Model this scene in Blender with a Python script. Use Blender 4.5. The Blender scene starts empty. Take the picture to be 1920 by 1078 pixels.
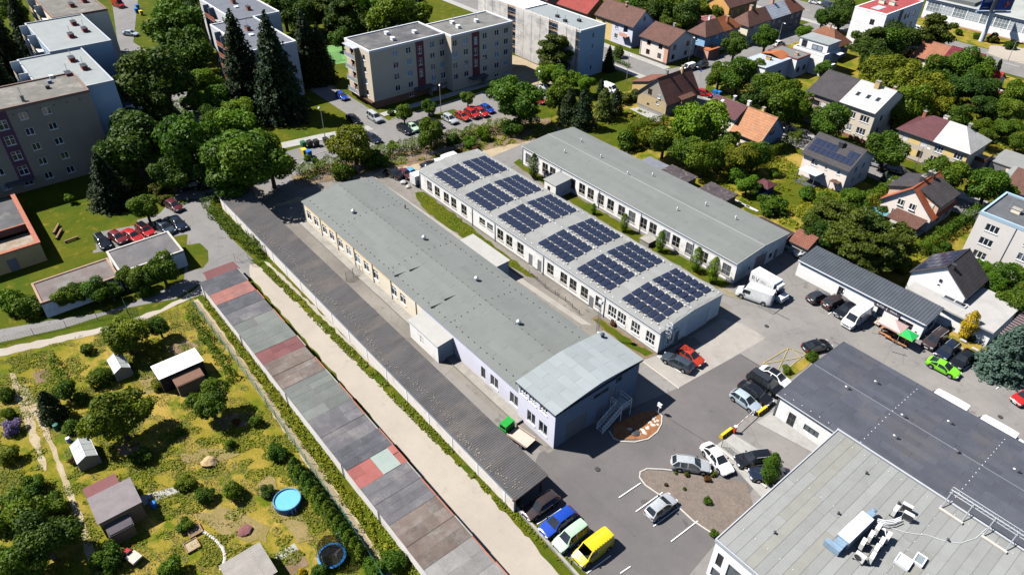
import bpy, bmesh, math, random
import numpy as np
from mathutils import Vector, Matrix, Euler
random.seed(7)
scene = bpy.context.scene
C = scene.collection
R = math.radians

# ------------------------------------------------------------------ camera (calibrated on the street grid of the photograph)
CAM_H, FOC = 68.0, 1333.3
YAW, PITCH, ROLL = -3.84130418, 0.65189358, 0.01518299
_f = Vector((math.cos(PITCH)*math.cos(YAW), math.cos(PITCH)*math.sin(YAW), -math.sin(PITCH)))
_r = Vector((math.sin(YAW), -math.cos(YAW), 0)); _u = _r.cross(_f)
_r, _u = math.cos(ROLL)*_r + math.sin(ROLL)*_u, -math.sin(ROLL)*_r + math.cos(ROLL)*_u
cd = bpy.data.cameras.new('camera'); cam = bpy.data.objects.new('camera', cd); C.objects.link(cam)
cd.sensor_width = 36; cd.lens = FOC/1920*36; cd.clip_start = 1; cd.clip_end = 6000
cam.matrix_world = Matrix(((_r.x, _u.x, -_f.x, 0), (_r.y, _u.y, -_f.y, 0), (_r.z, _u.z, -_f.z, CAM_H), (0, 0, 0, 1)))
scene.camera = cam

# ------------------------------------------------------------------ sky, sun, exposure
SUN_EL, SUN_AZ = R(52), R(39 + 180)          # direction towards the sun in the ground plane
w = bpy.data.worlds.new('World'); scene.world = w; w.use_nodes = True
nt = w.node_tree; bg = nt.nodes['Background']
sky = nt.nodes.new('ShaderNodeTexSky'); sky.sky_type = 'NISHITA'; sky.sun_disc = False
sky.sun_elevation = SUN_EL; sky.sun_rotation = R(90) - SUN_AZ
sky.air_density = 0.7; sky.dust_density = 0.15; sky.ozone_density = 1.0
nt.links.new(sky.outputs[0], bg.inputs[0]); bg.inputs[1].default_value = 0.065
sd = bpy.data.lights.new('sun', 'SUN'); sun = bpy.data.objects.new('sun', sd); C.objects.link(sun)
sd.energy = 5.0; sd.angle = R(0.5); sd.color = (1.0, 0.965, 0.905)
_sd = Vector((math.cos(SUN_EL)*math.cos(SUN_AZ), math.cos(SUN_EL)*math.sin(SUN_AZ), math.sin(SUN_EL)))
sun.rotation_euler = _sd.to_track_quat('Z', 'Y').to_euler(); sun.location = (0, 0, 120)
vs = scene.view_settings; vs.view_transform = 'Standard'; vs.look = 'None'; vs.exposure = 0.8; vs.gamma = 1.0; vs.use_curve_mapping = False
scene.render.engine = 'CYCLES'; scene.cycles.max_bounces = 5; scene.cycles.diffuse_bounces = 0; scene.cycles.transparent_max_bounces = 12
try: scene.cycles.use_denoising = True
except Exception: pass

# ------------------------------------------------------------------ surveying: a point of the photo read on a horizontal plane
def P(x, y, z=0.0):
    d = _f*FOC + _r*(x-960) - _u*(y-539)
    t = (z-CAM_H)/d.z
    return Vector((d.x*t, d.y*t, z))
def mpp(x, y, z=0.0):                        # metres per photo pixel at that spot
    p = P(x, y, z) - Vector((0, 0, CAM_H))
    return p.dot(_f)/FOC

# ------------------------------------------------------------------ materials
MATS = {}
def nodes_of(name):
    m = bpy.data.materials.new(name); m.use_nodes = True
    nt = m.node_tree; return m, nt, nt.nodes, nt.links, nt.nodes['Principled BSDF']
def mix(nt, fac, a, b, mode='MIX'):
    n = nt.nodes.new('ShaderNodeMix'); n.data_type = 'RGBA'; n.blend_type = mode
    for i, v in ((0, fac), (6, a), (7, b)):
        if hasattr(v, 'type') and hasattr(v, 'links'): nt.links.new(v, n.inputs[i])
        elif i == 0: n.inputs[0].default_value = v
        else: n.inputs[i].default_value = (*v[:3], 1)
    return n.outputs[2]
def ramp(nt, src, lo, hi):
    n = nt.nodes.new('ShaderNodeMapRange'); n.inputs[1].default_value = lo; n.inputs[2].default_value = hi
    nt.links.new(src, n.inputs[0]); return n.outputs[0]
def tex(nt, kind, scale, detail=4, rough=.6, vec=None, **kw):
    n = nt.nodes.new('ShaderNodeTex'+kind)
    if 'Scale' in n.inputs: n.inputs['Scale'].default_value = scale
    if 'Detail' in n.inputs: n.inputs['Detail'].default_value = detail
    if 'Roughness' in n.inputs and kind == 'Noise': n.inputs['Roughness'].default_value = rough
    for k, v in kw.items(): setattr(n, k, v)
    if vec is not None: nt.links.new(vec, n.inputs['Vector'])
    return n
def coords(nt, world=False, scale=(1, 1, 1)):
    if world:
        g = nt.nodes.new('ShaderNodeNewGeometry'); o = g.outputs['Position']
    else:
        g = nt.nodes.new('ShaderNodeTexCoord'); o = g.outputs['Object']
    if scale != (1, 1, 1):
        mp = nt.nodes.new('ShaderNodeMapping'); mp.inputs['Scale'].default_value = scale; nt.links.new(o, mp.inputs[0]); o = mp.outputs[0]
    return o
def mul(c, k): return tuple(min(1, max(0, v*k)) for v in c[:3])
def mat(name, col, rough=.8, var=.18, scale=.6, col2=None, c2lo=.5, c2hi=.65, c2scale=.25, bump=0., bscale=8, metal=0., spec=.3, objvar=0., fine=.0, world=True, stretch=(1, 1, 1)):
    if name in MATS: return MATS[name]
    m, nt, N, L, b = nodes_of(name)
    v = coords(nt, world, stretch)
    n1 = tex(nt, 'Noise', scale, 5, .65, v)
    base = mix(nt, ramp(nt, n1.outputs[0], .3, .7), mul(col, 1-var), mul(col, 1+var))
    if col2:
        n2 = tex(nt, 'Noise', c2scale, 6, .7, v)
        base = mix(nt, ramp(nt, n2.outputs[0], c2lo, c2hi), base, col2)
    if fine:
        n3 = tex(nt, 'Noise', 9, 3, .7, v)
        base = mix(nt, ramp(nt, n3.outputs[0], .3, .7), base, mix(nt, 1.0, base, (1-fine,)*3, 'MULTIPLY'))
    if objvar:
        oi = N.new('ShaderNodeObjectInfo')
        base = mix(nt, oi.outputs['Random'], base, mix(nt, 1.0, base, (1-objvar,)*3, 'MULTIPLY'))
    L.new(base, b.inputs['Base Color'])
    b.inputs['Roughness'].default_value = rough; b.inputs['Metallic'].default_value = metal; b.inputs['Specular IOR Level'].default_value = spec
    if bump:
        n4 = tex(nt, 'Noise', bscale, 4, .6, v); bp = N.new('ShaderNodeBump'); bp.inputs['Strength'].default_value = bump; bp.inputs['Distance'].default_value = .05
        L.new(n4.outputs[0], bp.inputs['Height']); L.new(bp.outputs[0], b.inputs['Normal'])
    MATS[name] = m; return m
def tiled(name, col, col2, along='x', w=.3, h=.4, rough=.75, mortar=.06, moss=None, spec=.25):
    """roof tiles, sheets or slates seen from afar: rows and joints in object space"""
    if name in MATS: return MATS[name]
    m, nt, N, L, b = nodes_of(name)
    v = coords(nt, False)
    if along == 'y':
        mp = N.new('ShaderNodeMapping'); mp.inputs['Rotation'].default_value = (0, 0, R(90)); L.new(v, mp.inputs[0]); v = mp.outputs[0]
    br = N.new('ShaderNodeTexBrick'); L.new(v, br.inputs['Vector'])
    br.inputs['Scale'].default_value = 1; br.inputs['Brick Width'].default_value = w; br.inputs['Row Height'].default_value = h
    br.inputs['Mortar Size'].default_value = mortar*h; br.inputs['Mortar Smooth'].default_value = .3
    br.inputs['Color1'].default_value = (*col, 1); br.inputs['Color2'].default_value = (*col2, 1); br.inputs['Mortar'].default_value = (*mul(col, .55), 1)
    c = br.outputs['Color']
    n1 = tex(nt, 'Noise', .5, 6, .7, v)
    c = mix(nt, ramp(nt, n1.outputs[0], .35, .7), c, mix(nt, 1, c, (.72, .72, .74), 'MULTIPLY'))
    if moss:
        n2 = tex(nt, 'Noise', .9, 7, .75, v); c = mix(nt, ramp(nt, n2.outputs[0], .52, .66), c, moss)
    L.new(c, b.inputs['Base Color']); b.inputs['Roughness'].default_value = rough; b.inputs['Specular IOR Level'].default_value = spec
    bp = N.new('ShaderNodeBump'); bp.inputs['Strength'].default_value = .5; bp.inputs['Distance'].default_value = .04; bp.invert = True
    L.new(br.outputs['Fac'], bp.inputs['Height']); L.new(bp.outputs[0], b.inputs['Normal'])
    MATS[name] = m; return m
def paint(name, col, rough=.28, metal=0., coat=.6):
    if name in MATS: return MATS[name]
    m, nt, N, L, b = nodes_of(name)
    n1 = tex(nt, 'Noise', 3, 3, .6, coords(nt)); L.new(mix(nt, ramp(nt, n1.outputs[0], .3, .7), mul(col, .9), mul(col, 1.06)), b.inputs['Base Color'])
    b.inputs['Roughness'].default_value = rough; b.inputs['Metallic'].default_value = metal; b.inputs['Coat Weight'].default_value = coat; b.inputs['Coat Roughness'].default_value = .06
    MATS[name] = m; return m
def glassmat(name, dark, light, share=.3, rough=.06):
    """window glass: mostly dark rooms, some with pale curtains behind the pane"""
    if name in MATS: return MATS[name]
    m, nt, N, L, b = nodes_of(name)
    oi = N.new('ShaderNodeObjectInfo'); n1 = tex(nt, 'Noise', 1.3, 3, .6, coords(nt, True))
    ad = N.new('ShaderNodeMath'); ad.operation = 'MULTIPLY_ADD'; L.new(n1.outputs[0], ad.inputs[0]); ad.inputs[1].default_value = .5; L.new(oi.outputs['Random'], ad.inputs[2])
    L.new(mix(nt, ramp(nt, ad.outputs[0], 1.25-share, 1.32-share), dark, light), b.inputs['Base Color'])
    b.inputs['Roughness'].default_value = rough; b.inputs['Specular IOR Level'].default_value = .6
    MATS[name] = m; return m
def leafmat(name, col, col2, var=.35, hue=None):
    if name in MATS: return MATS[name]
    m, nt, N, L, b = nodes_of(name)
    at = N.new('ShaderNodeAttribute'); at.attribute_name = 'tint'
    oi = N.new('ShaderNodeObjectInfo')
    c = mix(nt, at.outputs['Fac'], col, col2)
    n1 = tex(nt, 'Noise', .55, 3, .6, coords(nt, True)); c = mix(nt, ramp(nt, n1.outputs[0], .35, .7), c, mix(nt, 1, c, (.62, .7, .6), 'MULTIPLY'))
    c = mix(nt, oi.outputs['Random'], c, mix(nt, 1, c, (1-var, 1-var*.8, 1-var), 'MULTIPLY'))
    f2 = N.new('ShaderNodeMath'); f2.operation = 'FRACT'; f1 = N.new('ShaderNodeMath'); f1.operation = 'MULTIPLY'; f1.inputs[1].default_value = 7.31; L.new(oi.outputs['Random'], f1.inputs[0]); L.new(f1.outputs[0], f2.inputs[0])
    c = mix(nt, f2.outputs[0], mix(nt, 1, c, (.72, .9, 1.0), 'MULTIPLY'), mix(nt, 1, c, (1.22, 1.02, .8), 'MULTIPLY'))
    L.new(c, b.inputs['Base Color']); b.inputs['Roughness'].default_value = .6; b.inputs['Specular IOR Level'].default_value = .25
    tr = N.new('ShaderNodeBsdfTranslucent'); L.new(mix(nt, 1, c, (1.0, 1.15, .35), 'MULTIPLY'), tr.inputs[0])
    ms = N.new('ShaderNodeMixShader'); ms.inputs[0].default_value = .3
    L.new(b.outputs[0], ms.inputs[1]); L.new(tr.outputs[0], ms.inputs[2]); L.new(ms.outputs[0], N['Material Output'].inputs[0])
    MATS[name] = m; return m

# ------------------------------------------------------------------ mesh building
class MB:
    def __init__(s): s.v = []; s.f = []; s.m = []
    def quad(s, pts, mi=0):
        n = len(s.v); s.v += [tuple(p) for p in pts]; s.f.append(tuple(range(n, n+len(pts)))); s.m.append(mi); return s
    def box(s, x0, y0, z0, x1, y1, z1, mi=0, M=None):
        n = len(s.v); c = [(x, y, z) for z in (z0, z1) for x, y in ((x0, y0), (x1, y0), (x1, y1), (x0, y1))]
        if M is not None: c = [tuple(M @ Vector(p)) for p in c]
        s.v += c
        for q in ((3, 2, 1, 0), (4, 5, 6, 7), (0, 1, 5, 4), (1, 2, 6, 5), (2, 3, 7, 6), (3, 0, 4, 7)):
            s.f.append(tuple(n+i for i in q)); s.m.append(mi)
        return s
    def tube(s, a, b, r, r2=None, n=8, mi=0, cap=True):
        a, b = Vector(a), Vector(b); r2 = r if r2 is None else r2
        d = (b-a).normalized(); x = d.orthogonal().normalized(); y = d.cross(x); k = len(s.v)
        for p, q in ((a, r), (b, r2)):
            for i in range(n):
                t = 2*math.pi*i/n; s.v.append(tuple(p + (x*math.cos(t)+y*math.sin(t))*q))
        for i in range(n):
            j = (i+1) % n; s.f.append((k+i, k+j, k+n+j, k+n+i)); s.m.append(mi)
        if cap:
            s.f.append(tuple(range(k+n, k+2*n))); s.m.append(mi); s.f.append(tuple(range(k+n-1, k-1, -1))); s.m.append(mi)
        return s
    def lathe(s, prof, n=16, c=(0, 0, 0), mi=0):
        k = len(s.v)
        for r, z in prof:
            for i in range(n):
                t = 2*math.pi*i/n; s.v.append((c[0]+r*math.cos(t), c[1]+r*math.sin(t), c[2]+z))
        for q in range(len(prof)-1):
            for i in range(n):
                j = (i+1) % n; s.f.append((k+q*n+i, k+q*n+j, k+(q+1)*n+j, k+(q+1)*n+i)); s.m.append(mi)
        return s
    def prism(s, pts, z0, z1, mi=0, ms=None):
        """flat polygon raised from z0 to z1 (counter-clockwise)"""
        n = len(s.v); k = len(pts); ms = mi if ms is None else ms
        a = sum(pts[i][0]*pts[(i+1) % k][1]-pts[(i+1) % k][0]*pts[i][1] for i in range(k))
        if a < 0: pts = pts[::-1]
        s.v += [(p[0], p[1], z0) for p in pts] + [(p[0], p[1], z1) for p in pts]
        s.f.append(tuple(range(n+k, n+2*k))); s.m.append(mi)
        for i in range(k):
            j = (i+1) % k; s.f.append((n+i, n+j, n+k+j, n+k+i)); s.m.append(ms)
        return s
    def mesh(s, name, mats, smooth=False):
        me = bpy.data.meshes.new(name); me.from_pydata(s.v, [], s.f)
        for m in mats: me.materials.append(m)
        if len(mats) > 1: me.polygons.foreach_set('material_index', s.m)
        if smooth:
            me.polygons.foreach_set('use_smooth', [True]*len(s.f))
            me.set_sharp_from_angle(angle=R(38))
        me.update(); return me
    def build(s, name, mats, parent=None, loc=(0, 0, 0), rot=(0, 0, 0), smooth=False):
        if not isinstance(mats, (list, tuple)): mats = [mats]
        return obj(name, s.mesh(name, mats, smooth), parent, loc, rot)
def obj(name, me, parent=None, loc=(0, 0, 0), rot=(0, 0, 0), scl=None):
    o = bpy.data.objects.new(name, me); C.objects.link(o); o.parent = parent; o.location = loc; o.rotation_euler = rot
    if scl: o.scale = scl
    return o
def tag(o, label, cat, group=None, kind=None):
    o['label'] = label; o['category'] = cat
    if group: o['group'] = group
    if kind: o['kind'] = kind
    return o
def thing(name, label, cat, loc=(0, 0, 0), rz=0, group=None):
    o = bpy.data.objects.new(name, None); C.objects.link(o); o.location = loc; o.rotation_euler = (0, 0, rz); o.empty_display_size = .3
    return tag(o, label, cat, group)
def copy_tree(o, parent=None):
    c = o.copy(); C.objects.link(c); c.parent = parent
    for ch in list(o.children): copy_tree(ch, c)
    return c
def struct(o): o['kind'] = 'structure'; return o
_zl = [0.0]
WOB = dict(dirt_patch=.22, vegetable_bed=.12, wheel_track=.09, footpath=.09, grass_strip=.13, gravel_track=.1, verge=.25, dirt_yard=.25, planting_bed=.1, sand_lot=.2, garden_ground=.15)
def sheet(name, pts, m, z=None, px=True, kerb=0, kmat=None, kind='structure', label=None):
    """a ground sheet; points are photo points on the ground (px) or metres"""
    if z is None: _zl[0] += .004; z = _zl[0]
    q = [tuple(P(*p)[:2]) if px else p for p in pts]
    wb = WOB.get(name, 0)
    if wb:                                   # natural edges wander
        rg = random.Random(len(q)+int(q[0][0]*9)); q2 = []
        for i, a in enumerate(q):
            b_ = q[(i+1) % len(q)]; L_ = math.hypot(b_[0]-a[0], b_[1]-a[1]); n_ = max(1, min(60, int(L_/.9)))
            for k in range(n_): q2.append((a[0]+(b_[0]-a[0])*k/n_+rg.gauss(0, wb), a[1]+(b_[1]-a[1])*k/n_+rg.gauss(0, wb)))
        q = q2
    bm = bmesh.new(); vs_ = [bm.verts.new((p[0], p[1], 0)) for p in q]; f = bm.faces.new(vs_); f.normal_update()
    if f.normal.z < 0: f.normal_flip()
    bmesh.ops.triangulate(bm, faces=[f]); me = bpy.data.meshes.new(name); bm.to_mesh(me); bm.free(); me.materials.append(m)
    o = obj(name, me, None, (0, 0, z)); o['kind'] = kind
    if label: o['label'] = label
    return o
def rect(x0, y0, x1, y1): return [(x0, y0), (x1, y0), (x1, y1), (x0, y1)]
# ------------------------------------------------------------------ palette
WHITE = mat('white_render', (.88, .87, .85), .85, .06, .5, (.6, .57, .52), .58, .75, .35, bump=.1)
WHITEOLD = mat('stained_white_render', (.87, .85, .81), .88, .07, .6, (.5, .45, .38), .56, .74, .5, bump=.15)
CREAM = mat('cream_render', (.84, .74, .58), .88, .06, .5, (.70, .60, .46), .6, .75, .3)
BEIGE = mat('beige_render', (.66, .59, .48), .88, .06, .4)
PINKISH = mat('pale_pink_render', (.84, .74, .66), .88, .06, .4)
SALMON = mat('salmon_render', (.66, .36, .25), .88, .06, .4)
YELLOW = mat('yellow_render', (.72, .54, .22), .88, .08, .4, (.6, .45, .22), .58, .72, .5)
OCHRE = mat('ochre_render', (.60, .42, .18), .9, .1, .5, (.42, .33, .2), .55, .7, .5)
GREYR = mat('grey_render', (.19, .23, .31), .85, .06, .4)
LGREY = mat('pale_grey_render', (.58, .58, .60), .85, .06, .4)
TAUPE = mat('taupe_render', (.40, .31, .26), .88, .07, .4)
BLUEW = mat('sky_blue_render', (.30, .52, .74), .85, .06, .4)
BLUEGREY = mat('blue_render_and_shade', (.34, .46, .56), .85, .05, .3)  # plain pale blue, and the blue shade painted into white walls
DARKRED = mat('dark_red_render', (.17, .05, .06), .8, .08, .5)
PURPLE = mat('purple_render', (.13, .055, .09), .8, .08, .5)
PLINTH = mat('brown_plinth', (.30, .14, .08), .9, .2, 1.5)
DPLINTH = mat('dark_plinth', (.12, .10, .09), .9, .2, 1.5)
LILAC = mat('pale_lilac_render', (.70, .69, .78), .85, .05, .4)
ORANGE = mat('orange_render', (.70, .38, .12), .85, .06, .4)
CONC = mat('concrete', (.30, .28, .25), .9, .15, .8, (.22, .20, .175), .52, .7, .6, bump=.2)
FELT = mat('grey_roof_felt', (.18, .192, .183), .9, .04, .35, (.165, .174, .167), .5, .72, .22, fine=.14, objvar=.08)
FELTL = mat('pale_roof_felt', (.29, .32, .33), .8, .04, .4, (.265, .29, .295), .55, .75, .3, fine=.12, objvar=.12)
FELTW = mat('light_grey_roof_felt', (.285, .29, .28), .9, .05, .5, (.25, .25, .24), .52, .7, .3, fine=.14, objvar=.16)
FELTD = mat('dark_blue_roof_felt', (.085, .092, .115), .8, .15, .4, (.105, .098, .10), .5, .72, .2, fine=.25, objvar=.2)
FELTB = mat('black_roof_felt', (.10, .10, .105), .9, .25, .35, (.20, .19, .175), .5, .7, .25, fine=.2)
FELTBR = mat('weathered_roof_felt', (.16, .15, .135), .9, .2, .4, (.27, .255, .225), .48, .68, .35, fine=.2)
FLATW = mat('pale_flat_roof', (.27, .29, .29), .85, .07, .4, (.235, .25, .25), .5, .7, .3, fine=.1)
STEELROOF = mat('dark_metal_roof', (.075, .085, .10), .5, .15, .5, spec=.4)
TRIM = mat('white_metal_trim', (.74, .75, .76), .5, .04, 1)
DTRIM = mat('dark_metal_trim', (.08, .085, .095), .5, .1, 1)
GTRIM = mat('grey_metal_trim', (.42, .44, .47), .45, .06, 1)
WOODF = mat('brown_frame', (.10, .055, .035), .6, .15, 2)
WHITEF = mat('white_frame', (.82, .82, .82), .45, .03, 2)
STEEL = mat('galvanised_steel', (.50, .52, .54), .4, .1, 2, metal=.6)
DSTEEL = mat('dark_steel', (.05, .05, .055), .5, .2, 2)
BRICK = mat('red_brick', (.36, .13, .08), .9, .2, 2, (.28, .14, .1), .5, .7, 1.5)
WOOD = mat('weathered_wood', (.28, .17, .09), .8, .25, 3, stretch=(1, 6, 1))
WOODO = mat('orange_wood', (.42, .17, .06), .7, .2, 3)
RUST = mat('rusty_red_felt', (.30, .13, .11), .9, .18, .6, (.2, .12, .11), .5, .7, .7, fine=.2)
BLACK = mat('black_rubber', (.02, .02, .02), .8, .2, 3)
GLASS = glassmat('window_glass', (.018, .024, .032), (.30, .36, .42), .32)
GLASSB = glassmat('blue_window_glass', (.02, .03, .045), (.26, .38, .52), .42)
GLASSD = glassmat('dark_window_glass', (.012, .015, .02), (.10, .12, .14), .25)
GLASSF = glassmat('frosted_glass', (.22, .26, .28), (.46, .5, .52), .5, .3)
SHUT = mat('roller_shutter', (.70, .69, .67), .6, .05, 2)
DOORG = mat('grey_door', (.20, .20, .21), .6, .1, 2)
DOORW = mat('white_door', (.72, .73, .74), .5, .04, 2)
PVM, _nt, _N, _L, _b = nodes_of('solar_cells')
_c = coords(_nt); _br = _N.new('ShaderNodeTexBrick'); _L.new(_c, _br.inputs['Vector']); _br.offset = 0
for k_, v_ in (('Scale', 1), ('Brick Width', .165), ('Row Height', .165), ('Mortar Size', .006)): _br.inputs[k_].default_value = v_
_br.inputs['Color1'].default_value = (.017, .024, .052, 1); _br.inputs['Color2'].default_value = (.02, .029, .063, 1); _br.inputs['Mortar'].default_value = (.06, .07, .10, 1)
_L.new(_br.outputs[0], _b.inputs['Base Color']); _b.inputs['Roughness'].default_value = .16; _b.inputs['Specular IOR Level'].default_value = .5

# ------------------------------------------------------------------ windows
WSTY = {  # frame, glass, sashes, transoms(share of height), sill
 'w1': (WHITEF, GLASS, 1, [], 1), 'w2': (WHITEF, GLASS, 2, [], 1), 'w3': (WHITEF, GLASS, 3, [], 1),
 'b2': (WHITEF, GLASSB, 2, [], 1), 'b1': (WHITEF, GLASSB, 1, [], 1), 'st': (WHITEF, GLASSB, 2, [.62], 1),
 'd1': (WOODF, GLASSD, 1, [], 0), 'd2': (WOODF, GLASSD, 2, [], 0), 'd3': (DTRIM, GLASSD, 3, [], 0), 'k1': (DTRIM, GLASSD, 1, [], 0), 'k2': (DTRIM, GLASS, 2, [], 0),
 'ind': (mat('brown_grey_frame', (.30, .27, .24), .6, .1, 2), GLASSD, 2, [.40], 1), 'cross': (WHITEF, GLASSD, 3, [.42], 1), 'mtr': (WHITEF, GLASS, 2, [.72], 1), 'hall': (WHITEF, GLASSF, 4, [.15, .52], 0), 'shop': (DTRIM, GLASSD, 2, [.5], 0)}
_wc = {}
def window_meshes(w, h, sty):
    k = (round(w, 2), round(h, 2), sty)
    if k in _wc: return _wc[k]
    fm, gm, nx, tr, sill = WSTY[sty]; b = MB(); t = .075 if w > .9 else .06; y0, y1 = .05, .13
    b.box(0, y0, 0, w, y1, t).box(0, y0, h-t, w, y1, h).box(0, y0, t, t, y1, h-t).box(w-t, y0, t, w, y1, h-t)
    for i in range(1, nx): x = w*i/nx; b.box(x-t*.7, y0, t, x+t*.7, y1, h-t)
    for q in tr:
        for i in range(nx):
            a0 = t if i == 0 else w*i/nx+t*.7; a1 = w-t if i == nx-1 else w*(i+1)/nx-t*.7
            b.box(a0, y0+.003, h*q-.04, a1, y1, h*q+.04)
    if sill: b.box(-.06, -.09, -.06, w+.06, .12, -.002)
    g = MB().quad([(t*.5, .10, t*.5), (w-t*.5, .10, t*.5), (w-t*.5, .10, h-t*.5), (t*.5, .10, h-t*.5)])
    _wc[k] = (b.mesh('window', [fm]), g.mesh('pane', [gm])); return _wc[k]
def put_window(parent, pos, face, w, h, sty, name='window'):
    if sty == 'void': return None
    rz = {'F': 0, 'E': R(90), 'B': R(180), 'L': R(-90)}[face]
    if sty in ('door', 'wdoor', 'gdoor', 'wgdoor', 'shut', 'wood'):
        m = {'door': DOORG, 'wdoor': DOORW, 'gdoor': DOORG, 'wgdoor': DOORW, 'shut': SHUT, 'wood': WOODF}[sty]
        b = MB(); b.box(0, .06, 0, w, .12, h)
        n = max(1, int(h/.5)) if sty in ('gdoor', 'wgdoor', 'shut') else 2
        for i in range(n): b.box(.06, .03, h*i/n+.03, w-.06, .058, h*(i+1)/n-.03)
        o = b.build('garage_door' if 'gd' in sty else ('shutter' if sty == 'shut' else 'door'), m, parent, pos, (0, 0, rz))
        if 'door' == sty[-4:] and 'gd' not in sty: MB().box(w-.22, -.03, 1.0, w-.12, .03, 1.1).build('handle', STEEL, o)
        return o
    a, g = window_meshes(w, h, sty); o = obj(name, a, parent, pos, (0, 0, rz)); obj('pane', g, o); return o

class Bld:
    def __init__(s, name, label, cat, x0, y0, x1, y1, h, wall, z0=0, group=None, plinth=0, pm=None, extra=()):
        s.root = thing(name, label, cat, (x0, y0, z0), 0, group); s.W, s.D, s.h = x1-x0, y1-y0, h
        s.wm = [wall, pm or DPLINTH, *extra]; s.pl = plinth; s.op = []; s.zones = []
    def win(s, face, u, z, w, h, sty='w2'): s.op.append((face, u, z, w, h, sty)); return s
    def row(s, face, us, z, w, h, sty='w2'):
        for u in us: s.win(face, u-w/2, z, w, h, sty)
        return s
    def zone(s, face, u0, z0, u1, z1, mi): s.zones.append((face, u0, z0, u1, z1, mi)); return s
    def pos(s, face, u, z, off=0):
        return {'F': (u, -off, z), 'E': (s.W+off, u, z), 'B': (s.W-u, s.D+off, z), 'L': (-off, s.D-u, z)}[face]
    def walls(s, gable=None):
        b = MB(); h = s.h
        for face, wd in (('F', s.W), ('E', s.D), ('B', s.W), ('L', s.D)):
            ops = [o for o in s.op if o[0] == face]; zs = [q for q in s.zones if q[0] == face]
            us = sorted({0, wd, *[round(o[1], 3) for o in ops], *[round(o[1]+o[3], 3) for o in ops], *[q[1] for q in zs], *[q[3] for q in zs]})
            vs_ = sorted({0, h, *([s.pl] if s.pl else []), *[round(o[2], 3) for o in ops], *[round(o[2]+o[4], 3) for o in ops], *[q[2] for q in zs], *[q[4] for q in zs]})
            us = [u for u in us if 0 <= u <= wd]; vs_ = [v for v in vs_ if 0 <= v <= h]
            def pt(u, z, d=0): return s.pos(face, u, z, -d)
            for i in range(len(us)-1):
                for j in range(len(vs_)-1):
                    cu, cz = (us[i]+us[i+1])/2, (vs_[j]+vs_[j+1])/2
                    if any(o[1] < cu < o[1]+o[3] and o[2] < cz < o[2]+o[4] for o in ops): continue
                    mi = 1 if cz < s.pl else 0
                    for q in zs:
                        if q[1] < cu < q[3] and q[2] < cz < q[4]: mi = q[5]
                    b.quad([pt(us[i], vs_[j]), pt(us[i+1], vs_[j]), pt(us[i+1], vs_[j+1]), pt(us[i], vs_[j+1])], mi)
            for (_, u, z, w_, h_, sty) in ops:
                d = .16 if sty != 'void' else 1.2; c = [(u, z), (u+w_, z), (u+w_, z+h_), (u, z+h_)]
                for k in range(4):
                    p, q = c[k], c[(k+1) % 4]; b.quad([pt(*p), pt(*p, d), pt(*q, d), pt(*q)], 0)
                if sty == 'void': b.quad([pt(*p, d) for p in c], 0)
        if gable:
            ax, rise, rp = gable
            if ax == 'x': b.quad([(s.W, 0, h), (s.W, s.D, h), (s.W, rp, h+rise)]); b.quad([(0, s.D, h), (0, 0, h), (0, rp, h+rise)])
            else: b.quad([(0, 0, h), (s.W, 0, h), (rp, 0, h+rise)]); b.quad([(s.W, s.D, h), (0, s.D, h), (rp, s.D, h+rise)])
        s.wall = b.build('wall', s.wm, s.root)
        for (face, u, z, w_, h_, sty) in s.op: put_window(s.root, s.pos(face, u, z, 0), face, w_, h_, sty)
        return s
    def flat(s, m, par=.35, trim=TRIM, over=0., pw=.28, inset=True):
        W, D, h, o = s.W, s.D, s.h, over
        s.roof = MB().box(pw-o if par else -o, pw-o if par else -o, h-.12, W-pw+o if par else W+o, D-pw+o if par else D+o, h+.04).build('roof', m, s.root)
        if par:
            b = MB(); a0, a1 = -o-.03, h-.2; zt = h+par
            b.box(a0, a0, a1, W+o+.03, pw-o, zt).box(a0, D-pw+o, a1, W+o+.03, D+o+.03, zt).box(a0, pw-o, a1, pw-o, D-pw+o, zt-.003).box(W-pw+o, pw-o, a1, W+o+.03, D-pw+o, zt-.003)
            b.build('parapet', trim, s.root)
        return s
    def gable(s, ax, rise, m, over=.4, gover=.3, t=.16, rp=None, fascia=None):
        W, D = (s.W, s.D) if ax == 'x' else (s.D, s.W); rp = D/2 if rp is None else rp; h = s.h
        sa, sb = rise/rp, rise/(D-rp)
        prof = [(-over, h-sa*over), (rp, h+rise), (D+over, h-sb*over)]
        b = MB()
        def pt(u, v, z): return (u, v, z) if ax == 'x' else (v, u, z)
        top = [[pt(u, v, z+t) for v, z in prof] for u in (-gover, W+gover)]; bot = [[pt(u, v, z) for v, z in prof] for u in (-gover, W+gover)]
        fl = (lambda q: q) if ax == 'x' else (lambda q: q[::-1])
        for i in (0, 1):
            b.quad(fl([top[0][i], top[1][i], top[1][i+1], top[0][i+1]])); b.quad(fl([bot[0][i+1], bot[1][i+1], bot[1][i], bot[0][i]]), 1)
        for i, e in ((0, 0), (2, 1)): b.quad(fl([bot[0][i], bot[1][i], top[1][i], top[0][i]] if e == 0 else [top[0][i], top[1][i], bot[1][i], bot[0][i]]), 1)
        for k in (0, 1):
            for i in (0, 1): b.quad(fl([top[k][i], top[k][i+1], bot[k][i+1], bot[k][i]] if k == 0 else [bot[k][i], bot[k][i+1], top[k][i+1], top[k][i]]), 1)
        s.roof = b.build('roof', [m, fascia or DTRIM], s.root); s.slope = (ax, rise, rp, over)
        r_ = MB(); r_.tube(pt(-gover, rp, h+rise+t), pt(W+gover, rp, h+rise+t), .09, n=6); r_.build('ridge_cap', m, s.roof)
        return s
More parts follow.
